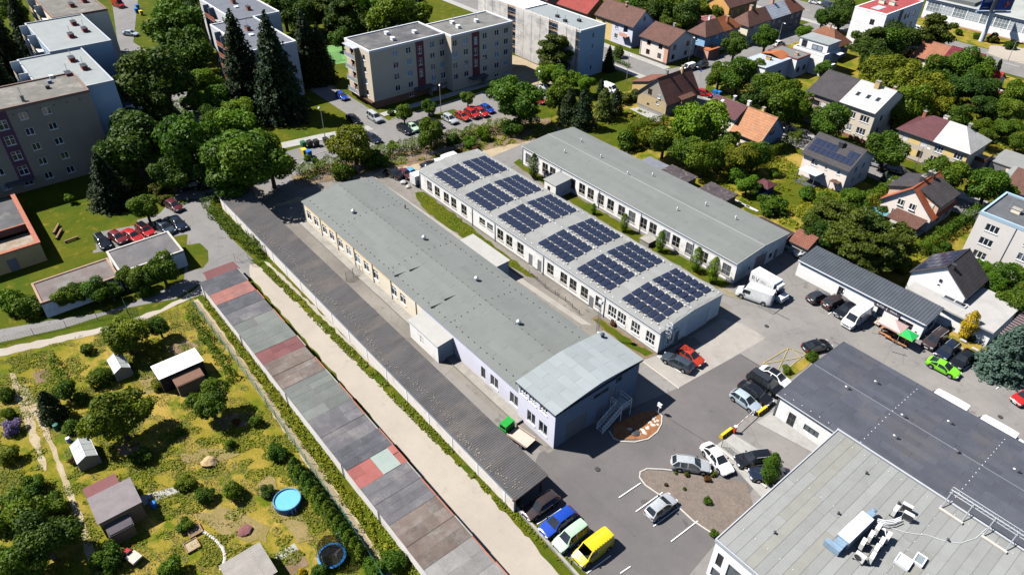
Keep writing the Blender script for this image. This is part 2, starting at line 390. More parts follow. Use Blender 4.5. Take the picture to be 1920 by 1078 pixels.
    def rz(s, x, y):
        ax, rise, rp, _ = s.slope; v = y if ax == 'x' else x; D = s.D if ax == 'x' else s.W
        return s.h + (rise*v/rp if v < rp else rise*(D-v)/(D-rp)) + .16
    def hip(s, rise, m, over=.45, ridge=None, t=.14, fascia=None, left=True, right=True, ax='x'):
        W, D, h, o = s.W, s.D, s.h, over
        a0, a1, b0, b1 = (-o if left else 0, W+o if right else W, -o, D+o) if ax == 'x' else (-o, W+o, -o if left else 0, D+o if right else D)
        e = [(a0, b0), (a1, b0), (a1, b1), (a0, b1)]
        if ax == 'x':
            rl = ridge if ridge is not None else D*.5
            r0, r1 = (rl if left else 0, D/2), (W-rl if right else W, D/2); fs = ((0, 1, 'r1', 'r0'), (1, 2, 'r1'), (2, 3, 'r0', 'r1'), (3, 0, 'r0'))
        else:
            rl = ridge if ridge is not None else W*.5
            r0, r1 = (W/2, rl if left else 0), (W/2, D-rl if right else D); fs = ((0, 1, 'r0'), (1, 2, 'r1', 'r0'), (2, 3, 'r1'), (3, 0, 'r0', 'r1'))
        ez = h-.12
        def q(k): return {'r0': (*r0, h+rise), 'r1': (*r1, h+rise)}[k] if isinstance(k, str) else (*e[k], ez+t)
        b = MB()
        for f in fs: b.quad([q(k) for k in f])
        for i in range(4): j = (i+1) % 4; b.quad([(*e[i], ez), (*e[j], ez), (*e[j], ez+t), (*e[i], ez+t)], 1)
        b.quad([(*e[i], ez) for i in (3, 2, 1, 0)], 1)
        s.roof = b.build('roof', [m, fascia or DTRIM], s.root); s.top = h+rise; return s
    def mono(s, rise, m, over=.3, t=.15, ax='y', fascia=None):
        """single slope rising along +ax"""
        W, D, h, o = s.W, s.D, s.h, over
        def z(x, y): return h + (rise*y/D if ax == 'y' else rise*x/W)
        e = [(-o, -o), (W+o, -o), (W+o, D+o), (-o, D+o)]; b = MB()
        b.quad([(*p, z(*p)+t) for p in e]); b.quad([(*p, z(*p)) for p in e[::-1]], 1)
        for i in range(4): p, q = e[i], e[(i+1) % 4]; b.quad([(*p, z(*p)), (*q, z(*q)), (*q, z(*q)+t), (*p, z(*p)+t)], 1)
        if rise:
            bb = MB(); bb.quad([(0, D, h), (0, D, h+rise), (W, D, h+rise), (W, D, h)]) if ax == 'y' else bb.quad([(W, 0, h), (W, D, h), (W, D, h+rise), (W, 0, h+rise)])
            if ax == 'y': bb.quad([(W, 0, h), (W, D, h), (W, D, h+rise)]); bb.quad([(0, D, h), (0, 0, h), (0, D, h+rise)])
            else: bb.quad([(0, 0, h), (W, 0, h), (W, 0, h+rise)]); bb.quad([(W, D, h), (0, D, h), (W, D, h+rise)])
            bb.build('upper_wall', s.wm[0], s.root)
        s.roof = b.build('roof', [m, fascia or DTRIM], s.root); return s
    def chimney(s, x, y, z, w=.5, d=.7, h=1.0, m=None, cap=None, pots=0, dz=.5):
        b = MB().box(x-w/2, y-d/2, z-dz, x+w/2, y+d/2, z+h)
        o = b.build('chimney', m or BRICK, s.roof)
        MB().box(x-w/2-.06, y-d/2-.06, z+h, x+w/2+.06, y+d/2+.06, z+h+.09).build('cap', cap or CONC, o)
        for i in range(pots): MB().tube((x, y+(i-(pots-1)/2)*.35, z+h+.09), (x, y+(i-(pots-1)/2)*.35, z+h+.5), .1, n=6).build('flue', STEEL, o)
        return s
    def flue(s, x, y, z, h=1.6, r=.06): MB().tube((x, y, z), (x, y, z+h), r, n=6).build('flue', STEEL, s.roof); return s
    def skylight(s, x, y, w=.8, l=1.2, frame=DTRIM):
        ax, rise, rp, _ = s.slope; z = s.rz(x, y)
        if ax == 'x': a = math.atan(rise/rp) if y < rp else -math.atan(rise/(s.D-rp)); rot = (a, 0, 0)
        else: a = math.atan(rise/rp) if x < rp else -math.atan(rise/(s.W-rp)); rot = (0, -a, 0)
        o = MB().box(-w/2, -l/2, -.02, w/2, l/2, .08).build('skylight', frame, s.roof, (x, y, z), rot)
        MB().box(-w/2+.09, -l/2+.09, .081, w/2-.09, l/2-.09, .092).build('pane', GLASSB, o); return s
    def gutter(s, face='F', m=None):
        b = MB()
        if face == 'F': b.tube((0, -.09, s.h-.1), (s.W, -.09, s.h-.1), .07, n=6); b.tube((.25, -.07, 0), (.25, -.07, s.h-.1), .045, n=6)
        b.build('gutter', m or GTRIM, s.root); return s
    def pipe(s, face, u, z1=None):
        p0, p1 = s.pos(face, u, 0, .07), s.pos(face, u, z1 or s.h-.1, .07); MB().tube(p0, p1, .055, n=6).build('drainpipe', GTRIM, s.root); return s
    def part(s, name, mb, m): return mb.build(name, m, s.root)

# ------------------------------------------------------------------ foliage
def leaf_mesh(name, pos, nrm, size, tint, m, elong=1.5):
    """kite-shaped leaf clumps as one mesh"""
    n = len(pos); rng = np.random.default_rng(n)
    nrm = nrm/np.maximum(np.linalg.norm(nrm, axis=1, keepdims=True), 1e-6)
    a = rng.normal(size=(n, 3)); t = np.cross(nrm, a); t /= np.maximum(np.linalg.norm(t, axis=1, keepdims=True), 1e-6); b = np.cross(nrm, t)
    s = size.reshape(-1, 1); k = elong
    droop = nrm*s*.2
    v = np.stack([pos - t*s*k*.5, pos - b*s*.5 + t*s*.1, pos + t*s*k*.5 - droop, pos + b*s*.5 + t*s*.1], axis=1).reshape(-1, 3)
    me = bpy.data.meshes.new(name); me.vertices.add(n*4); me.vertices.foreach_set('co', v.astype(np.float32).ravel())
    me.loops.add(n*4); me.loops.foreach_set('vertex_index', np.arange(n*4, dtype=np.int32))
    me.polygons.add(n); me.polygons.foreach_set('loop_start', np.arange(0, n*4, 4, dtype=np.int32)); me.polygons.foreach_set('loop_total', np.full(n, 4, np.int32))
    at = me.attributes.new('tint', 'FLOAT', 'FACE'); at.data.foreach_set('value', tint.astype(np.float32))
    me.materials.append(m); me.update(); me.validate(); return me
def dirs(rng, n):
    d = rng.normal(size=(n, 3)); return d/np.linalg.norm(d, axis=1, keepdims=True)
def crown_round(seed, m, n=12500, lobes=24, flat=.85, leaf=.064, gap=.0, spread=.74):
    """broadleaf crown of radius 1 centred on 0: overlapping lobes of leaf clumps with hollows between"""
    rng = np.random.default_rng(seed); c = dirs(rng, lobes)*rng.uniform(.25, spread, (lobes, 1)); c[:, 2] *= flat; r = rng.uniform(.2, .44, lobes)
    c[0] = 0; r[0] = .55; lt = rng.normal(0, .2, lobes)
    which = rng.choice(lobes, n, p=r**2/np.sum(r**2)); d = dirs(rng, n); d[:, 2] = np.where(rng.random(n) < .3, np.abs(d[:, 2]), d[:, 2])
    rad = r[which]*rng.uniform(.72, 1.05, n); p = c[which] + d*rad[:, None]*np.array([1, 1, flat])
    # drop clumps deep inside other lobes
    keep = np.ones(n, bool)
    for i in range(lobes):
        q = np.linalg.norm((p-c[i])/np.array([1, 1, flat]), axis=1); keep &= ~((q < r[i]*.7) & (which != i))
    p, d, which = p[keep], d[keep], which[keep]; k = len(p); p += rng.normal(size=(k, 3))*.02
    nr = d*.9 + rng.normal(size=(k, 3))*.55; nr[:, 2] += .25
    return leaf_mesh('crown', p, nr, rng.uniform(.6, 1.35, k)*leaf, np.clip(rng.normal(.45, .2, k)+lt[which], 0, 1), m)
def crown_spruce(seed, m, n=15000, leaf=.066, layers=23, top=2.6, narrow=1.0):
    """spruce: drooping whorls, radius 1 at the bottom, height `top`"""
    rng = np.random.default_rng(seed); P_, N_ = [], []
    for L in range(layers):
        f = L/(layers-1); z = top*f**.95; R0 = narrow*(1-f)**.72*rng.uniform(.88, 1.12)+.04; nb = int(15*(1-f)+6)
        for b in range(nb):
            a = 2*math.pi*(b+rng.random()*.7)/nb; rr = R0*rng.uniform(.75, 1.1); k = max(4, int(n*rr/(layers*7.5)))
            t = rng.uniform(.12, 1, k); w = .13*np.sin(np.pi*np.clip(t, .05, .95))*rr+.015
            lat = rng.normal(size=k)*w; x = t*rr; zz = z - .32*rr*t**1.6 + rng.normal(size=k)*.03 + .05
            P_.append(np.stack([math.cos(a)*x - math.sin(a)*lat, math.sin(a)*x + math.cos(a)*lat, zz], 1))
            nn = np.tile([math.cos(a)*.45, math.sin(a)*.45, 1.0], (k, 1)) + rng.normal(size=(k, 3))*.45; N_.append(nn)
    p = np.concatenate(P_); nr = np.concatenate(N_); k = len(p)
    return leaf_mesh('crown', p, nr, rng.uniform(.6, 1.3, k)*leaf, np.clip(rng.normal(.42, .26, k), 0, 1), m, 1.8)
def crown_column(seed, m, n=3200, leaf=.11, top=4.0, shape='column'):
    """upright narrow crown (poplar, thuja): radius about 1, height `top` from 0"""
    rng = np.random.default_rng(seed); f = rng.random(n); 
    prof = np.sin(np.pi*np.clip(f*.94+.06, 0, 1))**.55 if shape == 'column' else (1-f)**.55*np.clip(f*14, 0, 1)**.5
    a = rng.uniform(0, 2*math.pi, n); wob = 1+.16*np.sin(a*3+f*11+seed)+.12*np.sin(a*2-f*17)
    rr = prof*wob*np.sqrt(rng.uniform(.45, 1.05, n)); p = np.stack([rr*np.cos(a), rr*np.sin(a), f*top], 1)+rng.normal(size=(n, 3))*.05
    nr = np.stack([np.cos(a), np.sin(a), np.full(n, .5)], 1)+rng.normal(size=(n, 3))*.45
    return leaf_mesh('crown', p, nr, rng.uniform(.6, 1.35, n)*leaf, np.clip(rng.normal(.45, .25, n), 0, 1), m, 1.7)
def crown_pine(seed, m, n=12000, leaf=.062):
    """pine: separate plates of needles with sky between"""
    rng = np.random.default_rng(seed); k = 38; c = dirs(rng, k)*rng.uniform(.2, .85, (k, 1)); c[:, 2] = c[:, 2]*1.0+.1; r = rng.uniform(.2, .36, k)
    wh = rng.integers(0, k, n); d = dirs(rng, n); p = c[wh]+d*(r[wh]*rng.uniform(.4, 1, n))[:, None]*np.array([1, 1, .5])
    nr = d*.6+rng.normal(size=(n, 3))*.6; nr[:, 2] += .6
    return leaf_mesh('crown', p, nr, rng.uniform(.6, 1.3, n)*leaf, np.clip(rng.normal(.45, .25, n), 0, 1), m, 2.0)

LG = dict(
 mid=leafmat('mid_green_leaves', (.062, .132, .005), (.165, .245, .010)), dark=leafmat('dark_green_leaves', (.044, .095, .008), (.105, .165, .012)),
 bright=leafmat('bright_green_leaves', (.11, .22, .006), (.21, .33, .012)), olive=leafmat('olive_leaves', (.125, .165, .004), (.27, .29, .012)),
 spruce=leafmat('spruce_needles', (.022, .042, .014), (.045, .072, .02)), bluespruce=leafmat('blue_spruce_needles', (.11, .17, .15), (.19, .26, .23)),
 pine=leafmat('pine_needles', (.062, .10, .010), (.135, .17, .018)), yellow=leafmat('yellow_leaves', (.48, .34, .008), (.72, .54, .02), .15),
 gold=leafmat('golden_conifer', (.13, .14, .02), (.22, .22, .03)), purple=leafmat('lilac_flowers', (.16, .10, .30), (.34, .25, .52), .15),
 red=leafmat('reddish_leaves', (.13, .055, .02), (.20, .09, .025)), white=leafmat('white_blossom', (.30, .34, .14), (.60, .62, .42), .15),
 weed=leafmat('weeds', (.125, .19, .005), (.31, .32, .018)), dry=leafmat('dry_grass_blades', (.24, .19, .05), (.38, .30, .10)), ivy=leafmat('ivy', (.08, .145, .006), (.17, .24, .012)))
BARK = mat('bark', (.10, .075, .05), .95, .3, 4)
_cr = {}
def crown(kind, col, v):
    k = (kind, col, v)
    if k not in _cr:
        m = LG[col]; s = hash(kind) % 7 + v*13
        s = {'round': 3, 'spruce': 5, 'col': 7, 'cone': 9, 'pine': 11, 'bush': 13}[kind]*10+v
        _cr[k] = {'round': lambda: crown_round(s, m), 'bush': lambda: crown_round(s, m, 4600, 14, .8, .085), 'spruce': lambda: crown_spruce(s, m),
                  'col': lambda: crown_column(s, m), 'cone': lambda: crown_column(s, m, 2800, .12, 3.0, 'cone'), 'pine': lambda: crown_pine(s, m)}[kind]()
    return _cr[k]
_tk = {}
def trunk_mesh(v):
    """tapered trunk with limbs, height 1 to the crown's heart, for a crown of radius 1"""
    if v not in _tk:
        rng = random.Random(v); b = MB(); b.tube((0, 0, -1.9), (0, 0, -.2), .085, .06, 7).tube((0, 0, -.2), (.03, .02, .45), .06, .02, 6)
        for i in range(6):
            a = i*1.05+rng.random(); z = -.75+.16*i; b.tube((0, 0, z), (math.cos(a)*.55, math.sin(a)*.55, z+.5), .035, .012, 5)
        _tk[v] = b.mesh('trunk', [BARK])
    return _tk[v]
_tn = [0]
def tree(kind, col, x, y, rpx, label, cat=None, hgt=None, zc=None, name=None, sq=1.0, group=None, at=None):
    """crown centre at photo point (x,y); rpx = crown radius in photo pixels (half width).  hgt: total height in radii for upright kinds"""
    _tn[0] += 1; v = _tn[0] % 4; rng = random.Random(_tn[0])
    z = 3.0
    for _ in range(4):
        r = rpx*mpp(x, y, z)*{'round': 1.34, 'pine': 1.3, 'bush': 1.25, 'cone': 1.1}.get(kind, 1.22)
        z = {'round': 1.08*r*sq, 'pine': 1.2*r*sq, 'bush': .55*r*sq}.get(kind, (hgt or 3)*r*.5) if zc is None else zc
    p = P(x, y, z); nm = name or {'round': 'broadleaf_tree', 'pine': 'pine_tree', 'spruce': 'spruce_tree', 'col': 'columnar_tree', 'cone': 'conifer_tree', 'bush': 'shrub'}[kind]
    t = thing(nm, label, cat or ('shrub' if kind == 'bush' else 'tree'), (p.x, p.y, 0), rng.random()*6.28, group)
    if kind in ('round', 'pine', 'bush'):
        obj('crown', crown(kind, col, v), t, (0, 0, z), (0, 0, 0), (r*rng.uniform(.9, 1.12), r*rng.uniform(.9, 1.12), r*sq*rng.uniform(.9, 1.1)))
        if kind != 'bush': o = obj('trunk', trunk_mesh(v), t, (0, 0, z), (0, 0, 0), (r, r, z/1.9))
        else: MB().tube((0, 0, 0), (.04*r, 0, z*.9), .07*r, .03*r, 5).build('stem', BARK, t)
    else:
        H = (hgt or 3)*r; me = crown(kind, col, v); top = {'spruce': 2.6, 'col': 4.0, 'cone': 3.0}[kind]; b0 = .06*H if kind != 'cone' else 0
        obj('crown', me, t, (0, 0, b0), (0, 0, 0), (r, r, (H-b0)/top)); MB().tube((0, 0, 0), (0, 0, H*.9), .06*r+.04, .01, 6).build('trunk', BARK, t)
    return t
def hedge(label, pts, wd, ht, col='ivy', dens=44, leaf=.17, px=True, name='hedge', cat='hedge', kind=None, wild=.25):
    """clipped or wild hedge along a ground line: leaf clumps over its sides and top"""
    q = [P(*p) if px else Vector((*p, 0)) for p in pts]; rng = np.random.default_rng(len(bpy.data.objects)); Ps, Ns = [], []
    for a, b in zip(q, q[1:]):
        L = (b-a).length; d = (b-a).normalized(); n_ = Vector((-d.y, d.x, 0)); k = int(L*(wd+2*ht)*dens)
        t = rng.uniform(0, L, k); s = rng.uniform(-ht-wd/2, ht+wd/2, k)
        lump = 1+wild*np.sin(t*1.3+1.7*len(pts))+wild*.7*np.sin(t*2.9)
        off = np.clip(s, -wd/2, wd/2)*lump; z = np.where(np.abs(s) < wd/2, ht, ht-(np.abs(s)-wd/2))*(.85+.15*lump)
        ins = rng.uniform(.0, .18, k)
        nx = np.where(s > wd/2, 1., np.where(s < -wd/2, -1., 0.)); nz = np.where(np.abs(s) < wd/2, 1., .35)
        off -= nx*ins; z -= (nz > .9)*ins
        p = np.stack([a.x+d.x*t+n_.x*off, a.y+d.y*t+n_.y*off, np.maximum(z, .02)], 1)+rng.normal(size=(k, 3))*.06
        Ps.append(p); Ns.append(np.stack([n_.x*nx, n_.y*nx, nz], 1)+rng.normal(size=(k, 3))*.5)
    p = np.concatenate(Ps); k = len(p); o0 = Vector(q[0])
    me = leaf_mesh(name, p-np.array([o0.x, o0.y, 0]), np.concatenate(Ns), rng.uniform(.6, 1.3, k)*leaf, np.clip(rng.normal(.45, .25, k), 0, 1), LG[col])
    o = obj(name, me, None, (o0.x, o0.y, 0)); tag(o, label, cat)
    if kind: o['kind'] = kind
    return o
def in_poly(p, poly):
    x, y = p[:, 0], p[:, 1]; r = np.zeros(len(p), bool); n = len(poly)
    for i in range(n):
        x0, y0 = poly[i]; x1, y1 = poly[(i+1) % n]
        c = ((y0 > y) != (y1 > y)) & (x < (x1-x0)*(y-y0)/((y1-y0) or 1e-9)+x0); r ^= c
    return r
def scatter(name, label, cat, poly, n, col, leaf=.18, ht=.3, px=True, clump=.0, seed=1, dens_scale=None):
    """ground cover that nobody could count: upright and lying blades, clustered"""
    q = [tuple(P(*p)[:2]) if px else p for p in poly]; A = np.array(q); rng = np.random.default_rng(seed)
    lo, hi = A.min(0), A.max(0); p = rng.uniform(lo, hi, (n*3, 2)); 
    if clump:
        ph = rng.uniform(0, 6.28, 6); g = sum(np.sin(p[:, 0]*f*np.cos(a)+p[:, 1]*f*np.sin(a)+a*3) for f, a in zip((.35, .6, .9, 1.3, 1.9, 2.6), ph)); p = p[g > clump]
    p = p[in_poly(p, q)][:n]; k = len(p)
    if k == 0: return None
    zz = rng.uniform(.02, ht, k)*rng.random(k); pos = np.concatenate([p, zz[:, None]], 1); nr = rng.normal(size=(k, 3))*.38; nr[:, 2] += 1
    c0 = pos[0].copy(); c0[2] = 0
    me = leaf_mesh(name, pos-c0, nr, rng.uniform(.5, 1.4, k)*leaf, np.clip(rng.normal(.45, .28, k), 0, 1), LG[col], 1.7)
    o = obj(name, me, None, tuple(c0)); tag(o, label, cat, None, 'stuff'); return o
# ------------------------------------------------------------------ vehicles
CGLASS, _nt, _N, _L, _b = nodes_of('car_glass')
_n1 = tex(_nt, 'Noise', 2.0, 2, .5, coords(_nt)); _L.new(mix(_nt, _n1.outputs[0], (.008, .01, .013), (.03, .035, .04)), _b.inputs['Base Color'])
_b.inputs['Roughness'].default_value = .05; _b.inputs['Specular IOR Level'].default_value = .7
RIM = mat('alloy_rim', (.45, .46, .48), .35, .1, 3, metal=.7)
TYRE = mat('tyre', (.018, .018, .018), .85, .2, 3)
LAMP = paint('headlamp', (.62, .65, .68), .12)
TAIL = paint('tail_lamp', (.35, .012, .012), .2)
PLASTIC = mat('black_plastic', (.022, .022, .024), .6, .15, 3)
PLATE = mat('number_plate', (.75, .75, .74), .5, .03, 3)
# L,W,H, hood z at nose/base, windscreen x0..x1 from the nose, roof end x, rear glass end x, tail z, front/rear wheel x, wheel r, pillars, n side windows
CARS = dict(
 hatch=(4.15, 1.76, 1.48, .70, .96, 1.05, 1.85, 3.55, 4.02, .98, .82, 3.38, .31, (2.55,), 1.0),
 wagon=(4.65, 1.80, 1.50, .70, .95, 1.20, 2.00, 4.10, 4.52, .98, .90, 3.62, .32, (2.75, 3.65), 1.0),
 sedan=(4.75, 1.80, 1.46, .68, .94, 1.25, 2.05, 3.45, 4.15, 1.00, .92, 3.72, .32, (2.8,), 1.0),
 suv=(4.50, 1.86, 1.68, .86, 1.10, 1.10, 1.75, 3.95, 4.38, 1.12, .88, 3.52, .36, (2.6, 3.45), 1.0),
 minivan=(4.85, 1.90, 1.80, .82, 1.10, .95, 1.70, 4.45, 4.75, 1.08, .92, 3.88, .34, (2.5, 3.6), 1.0),
 kombi=(4.25, 1.78, 1.82, .82, 1.08, .95, 1.55, 4.00, 4.16, 1.10, .84, 3.50, .31, (2.3, 3.2), 1.0),
 van=(5.60, 2.00, 2.45, .95, 1.25, .75, 1.50, 5.45, 5.56, 1.30, 1.0, 4.45, .36, (2.25,), .0),
 smallvan=(4.80, 1.92, 1.95, .86, 1.14, .85, 1.50, 4.68, 4.76, 1.15, .9, 3.85, .33, (2.2,), .0),
 coupe=(4.30, 1.84, 1.34, .64, .88, 1.20, 2.05, 3.05, 3.95, .95, .88, 3.42, .33, (2.75,), 1.0),
 old=(4.20, 1.66, 1.42, .78, .92, 1.30, 1.80, 2.95, 3.45, .92, .85, 3.25, .31, (2.35,), 1.0))
_cm = {}
def car_meshes(kind):
    if kind in _cm: return _cm[kind]
    L, W, H, zn, zh, wx0, wx1, rx0, rx1, zt, fx, bx, wr, pil, sidew = CARS[kind]; hw = W/2
    top = [(0, zn-.12), (.10, zn), (wx0, zh), (wx1, H-.05), (wx1+.35*(rx0-wx1), H), (rx0, H-.04), (rx1, zt), (L-.04, zt-.04), (L, zt-.14)]
    def lin(pts, x):
        for (a, p), (b_, q) in zip(pts, pts[1:]):
            if x <= b_: return p+(q-p)*(x-a)/max(b_-a, 1e-6)
        return pts[-1][1]
    xs = {0, .04, .12, .3, wx0, (wx0+wx1)/2, wx1, wx1+.35*(rx0-wx1), rx0, (rx0+rx1)/2, rx1, L-.12, L-.04, L}
    ar = wr+.09
    for c in (fx, bx): xs |= {c-ar-.02, c-ar, c-ar*.7, c, c+ar*.7, c+ar, c+ar+.02}
    pl = []
    for p in pil: xs |= {p-.05, p+.05}; pl.append(p)
    xs |= {rx0-.12}
    xs = sorted(x for x in xs if 0 <= x <= L); X = [xs[0]]
    for x in xs[1:]:
        if x-X[-1] > .008: X.append(x)
    b = MB(); glass = {k: MB() for k in ('windscreen', 'rear_window', 'side_window_l', 'side_window_r')}
    S = []
    for x in X:
        e = min(x, L-x); wv = hw*(1-.16*max(0, 1-e/.45)**2 - .03*max(0, 1-e/1.4)); z0 = .22+.10*max(0, 1-e/.35)
        for c in (fx, bx):
            d = abs(x-c)
            if d <= ar: z0 = max(z0, wr+math.sqrt(max(0, ar*ar-d*d))*.98)
        zb = lin([(0, zn-.13), (.12, zn-.04), (wx0, zh-.03), (rx1, zt-.03), (L, zt-.16)], x); zr = max(lin(top, x), zb+.02); g = zr-zb
        rw = wv*.93 - .03 - min(.20, .34*g)*(1 if H < 1.9 else .42)
        zm = max((z0+zb)/2+.05, z0+.03); zb = max(zb, zm+.03)
        S.append([(wv*.96, z0), (wv, min(z0+.1, zm)), (wv, zm), (wv*.96, zb), (rw, zr-.045 if g > .12 else zb+(zr-zb)*.5), (rw-.11, zr), (0, zr+.025)])
    V = [[(x-L/2, s*y, z) for y, z in sec] for s in (1,) for x, sec in zip(X, S)]
    K = 7
    for i in range(len(X)-1):
        xm = (X[i]+X[i+1])/2
        for s in (1, -1):
            A = [(X[i]-L/2, s*y, z) for y, z in S[i]]; B_ = [(X[i+1]-L/2, s*y, z) for y, z in S[i+1]]
            for k in range(K-1):
                q = [A[k], B_[k], B_[k+1], A[k+1]]
                if s > 0: q = q[::-1]
                tgt = b; mi = 0
                if k == 3 and sidew and wx0+.25 < xm < rx1-.06 and (S[i][4][1]-S[i][3][1] > .12 or S[i+1][4][1]-S[i+1][3][1] > .12) and not any(abs(xm-p) < .05 for p in pl): tgt = glass['side_window_l' if s > 0 else 'side_window_r']
                if k == 3 and not sidew and wx0+.2 < xm < pil[0]-.05 and S[i+1][4][1]-S[i+1][3][1] > .12:
                    a0, a1 = A[3], B_[3]; ht = min(.62, H-1.4)
                    def up(p, q_): t = min(1, ht/max(.01, q_[2]-p[2])); return tuple(p[j]+(q_[j]-p[j])*t for j in range(3))
                    u0, u1 = up(A[3], A[4]), up(B_[3], B_[4]); g_ = [A[3], B_[3], u1, u0]; glass['side_window_l' if s > 0 else 'side_window_r'].quad(g_[::-1] if s > 0 else g_)
                    q = [u0, u1, B_[4], A[4]]; q = q[::-1] if s > 0 else q
                if k == 5 and wx0 < xm < wx1:
                    tgt = glass['windscreen']
                    if H > 2.2 and xm > (wx0+wx1)/2+.1: tgt = b
                if k == 5 and rx0 < xm < rx1 and sidew: tgt = glass['rear_window']
                if k == 0 or (k == 1 and H < 9 and False): mi = 1
                tgt.quad(q, mi)
        q = [(X[i]-L/2, S[i][0][0], S[i][0][1]), (X[i]-L/2, -S[i][0][0], S[i][0][1]), (X[i+1]-L/2, -S[i+1][0][0], S[i+1][0][1]), (X[i+1]-L/2, S[i+1][0][0], S[i+1][0][1])]
        b.quad(q, 1)
    for i, e in ((0, 1), (len(X)-1, -1)):
        ring = [(X[i]-L/2, y, z) for y, z in S[i]] + [(X[i]-L/2, -y, z) for y, z in S[i][-2::-1]]
        b.quad(ring if e < 0 else ring[::-1], 0)
    # weld so that the paint shades as one skin
    def weld(mb, nm, mats):
        me = mb.mesh(nm, mats); bm = bmesh.new(); bm.from_mesh(me); bmesh.ops.remove_doubles(bm, verts=bm.verts, dist=.002); bmesh.ops.recalc_face_normals(bm, faces=bm.faces) if nm == 'body' else None
        for f in bm.faces: f.smooth = True
        bm.to_mesh(me); bm.free(); me.set_sharp_from_angle(angle=R(33)); return me
    out = dict(body=weld(b, 'body', [PLASTIC, PLASTIC]))
    for k in glass:
        if glass[k].f: out[k] = weld(glass[k], k, [CGLASS])
    t = MB(); t.lathe([(.12, -.1), (wr*.95, -.1), (wr, -.06), (wr, .06), (wr*.95, .1), (wr*.66, .1), (wr*.6, .06)], 18); out['wheel'] = t.mesh('wheel', [TYRE], True)
    r_ = MB(); r_.lathe([(.0, .075), (.06, .085), (wr*.62, .075), (wr*.64, .05)], 10); out['rim'] = r_.mesh('rim', [RIM], True)
    out['headlight'] = MB().box(-.12, -.17, -.06, .06, .17, .07).mesh('headlight', [LAMP]); out['taillight'] = MB().box(-.05, -.13, -.12, .05, .13, .12).mesh('taillight', [TAIL])
    out['mirror'] = MB().box(-.07, -.09, -.06, .07, .09, .07).mesh('mirror', [PLASTIC]); out['plate'] = MB().box(-.015, -.26, -.06, .015, .26, .06).mesh('number_plate', [PLATE])
    out['grille'] = MB().box(-.03, -.45, -.08, .03, .45, .1).mesh('grille', [PLASTIC])
    out['wiper'] = None
    _cm[kind] = out; return out
PAINT = dict(silver=paint('silver_paint', (.44, .46, .48), .3, .15), white=paint('white_paint', (.80, .80, .80), .3), black=paint('black_paint', (.010, .011, .014), .16), navy=paint('navy_paint', (.012, .018, .035), .18),
 grey=paint('dark_grey_paint', (.045, .05, .058), .22, .3), red=paint('red_paint', (.40, .018, .016), .25), darkred=paint('dark_red_paint', (.16, .018, .02), .25), blue=paint('blue_paint', (.012, .055, .36), .22),
 mint=paint('mint_paint', (.38, .52, .38), .3), yellow=paint('yellow_paint', (.62, .49, .012), .32), lime=paint('lime_paint', (.18, .60, .02), .25), brown=paint('brown_paint', (.06, .042, .04), .22, .3),
 orange=paint('orange_red_paint', (.42, .038, .016), .25), ltblue=paint('light_blue_paint', (.10, .34, .62), .35), bluegrey=paint('blue_grey_paint', (.055, .075, .10), .25, .3), paleblue=paint('pale_blue_silver_paint', (.42, .50, .56), .3, .15), maroon=paint('maroon_paint', (.10, .02, .025), .3))
def car(kind, col, a, b_, label, cat='car', name='parked_car', group=None, roof=None, z=.75, rack=False, scale=1.0):
    """a = tail, b_ = nose as photo points at bumper height"""
    A, B_ = P(*a, z), P(*b_, z); c = (A+B_)/2; d = B_-A; ang = math.atan2(d.y, d.x)
    # parked square to the street grid unless clearly askew
    g = round(ang/(math.pi/2))*math.pi/2
    if abs(ang-g) < R(9): ang = g + (ang-g)*.25
    t = thing(name, label, cat, (c.x, c.y, 0.05), ang+math.pi, group); t.scale = (scale,)*3
    M = car_meshes(kind); L, W, H, zn, zh, wx0, wx1, rx0, rx1, zt, fx, bx, wr, pil, sidew = CARS[kind]; hw = W/2
    o = obj('body', M['body'], t); o.material_slots[0].link = 'OBJECT'; o.material_slots[0].material = PAINT[col]
    for k in ('windscreen', 'rear_window', 'side_window_l', 'side_window_r'):
        if k in M: obj('side_window' if 'side' in k else k, M[k], t)
    for x in (fx, bx):
        for s in (1, -1):
            w_ = obj('wheel', M['wheel'], t, (x-L/2, s*(hw-.085), wr), (R(-90*s), 0, 0)); obj('rim', M['rim'], w_)
    for s in (1, -1):
        obj('headlight', M['headlight'], t, (.10-L/2, s*(hw-.30), zn-.10), (0, 0, R(-22*s))); obj('taillight', M['taillight'], t, (L/2-.045, s*(hw-.28), zt-.20), (0, 0, R(14*s)))
        obj('mirror', M['mirror'], t, (wx0+.38-L/2, s*(hw+.06), zh+.06))
    obj('number_plate', M['plate'], t, (-L/2-.012, 0, .42)); obj('number_plate', M['plate'], t, (L/2+.012, 0, zt-.32)); obj('grille', M['grille'], t, (-L/2+.01, 0, zn-.30))
    if rack:
        for s in (1, -1): MB().box(wx1+.2-L/2, s*(hw*.66)-.02, H-.03, rx0-.1-L/2, s*(hw*.66)+.02, H+.05).build('roof_rail', GTRIM, t)
    if roof:
        MB().box(wx1+.12-L/2, -hw*.60, H-.012, rx0-.06-L/2, hw*.60, H+.035).build('roof_panel', PAINT[roof], t)
    return t
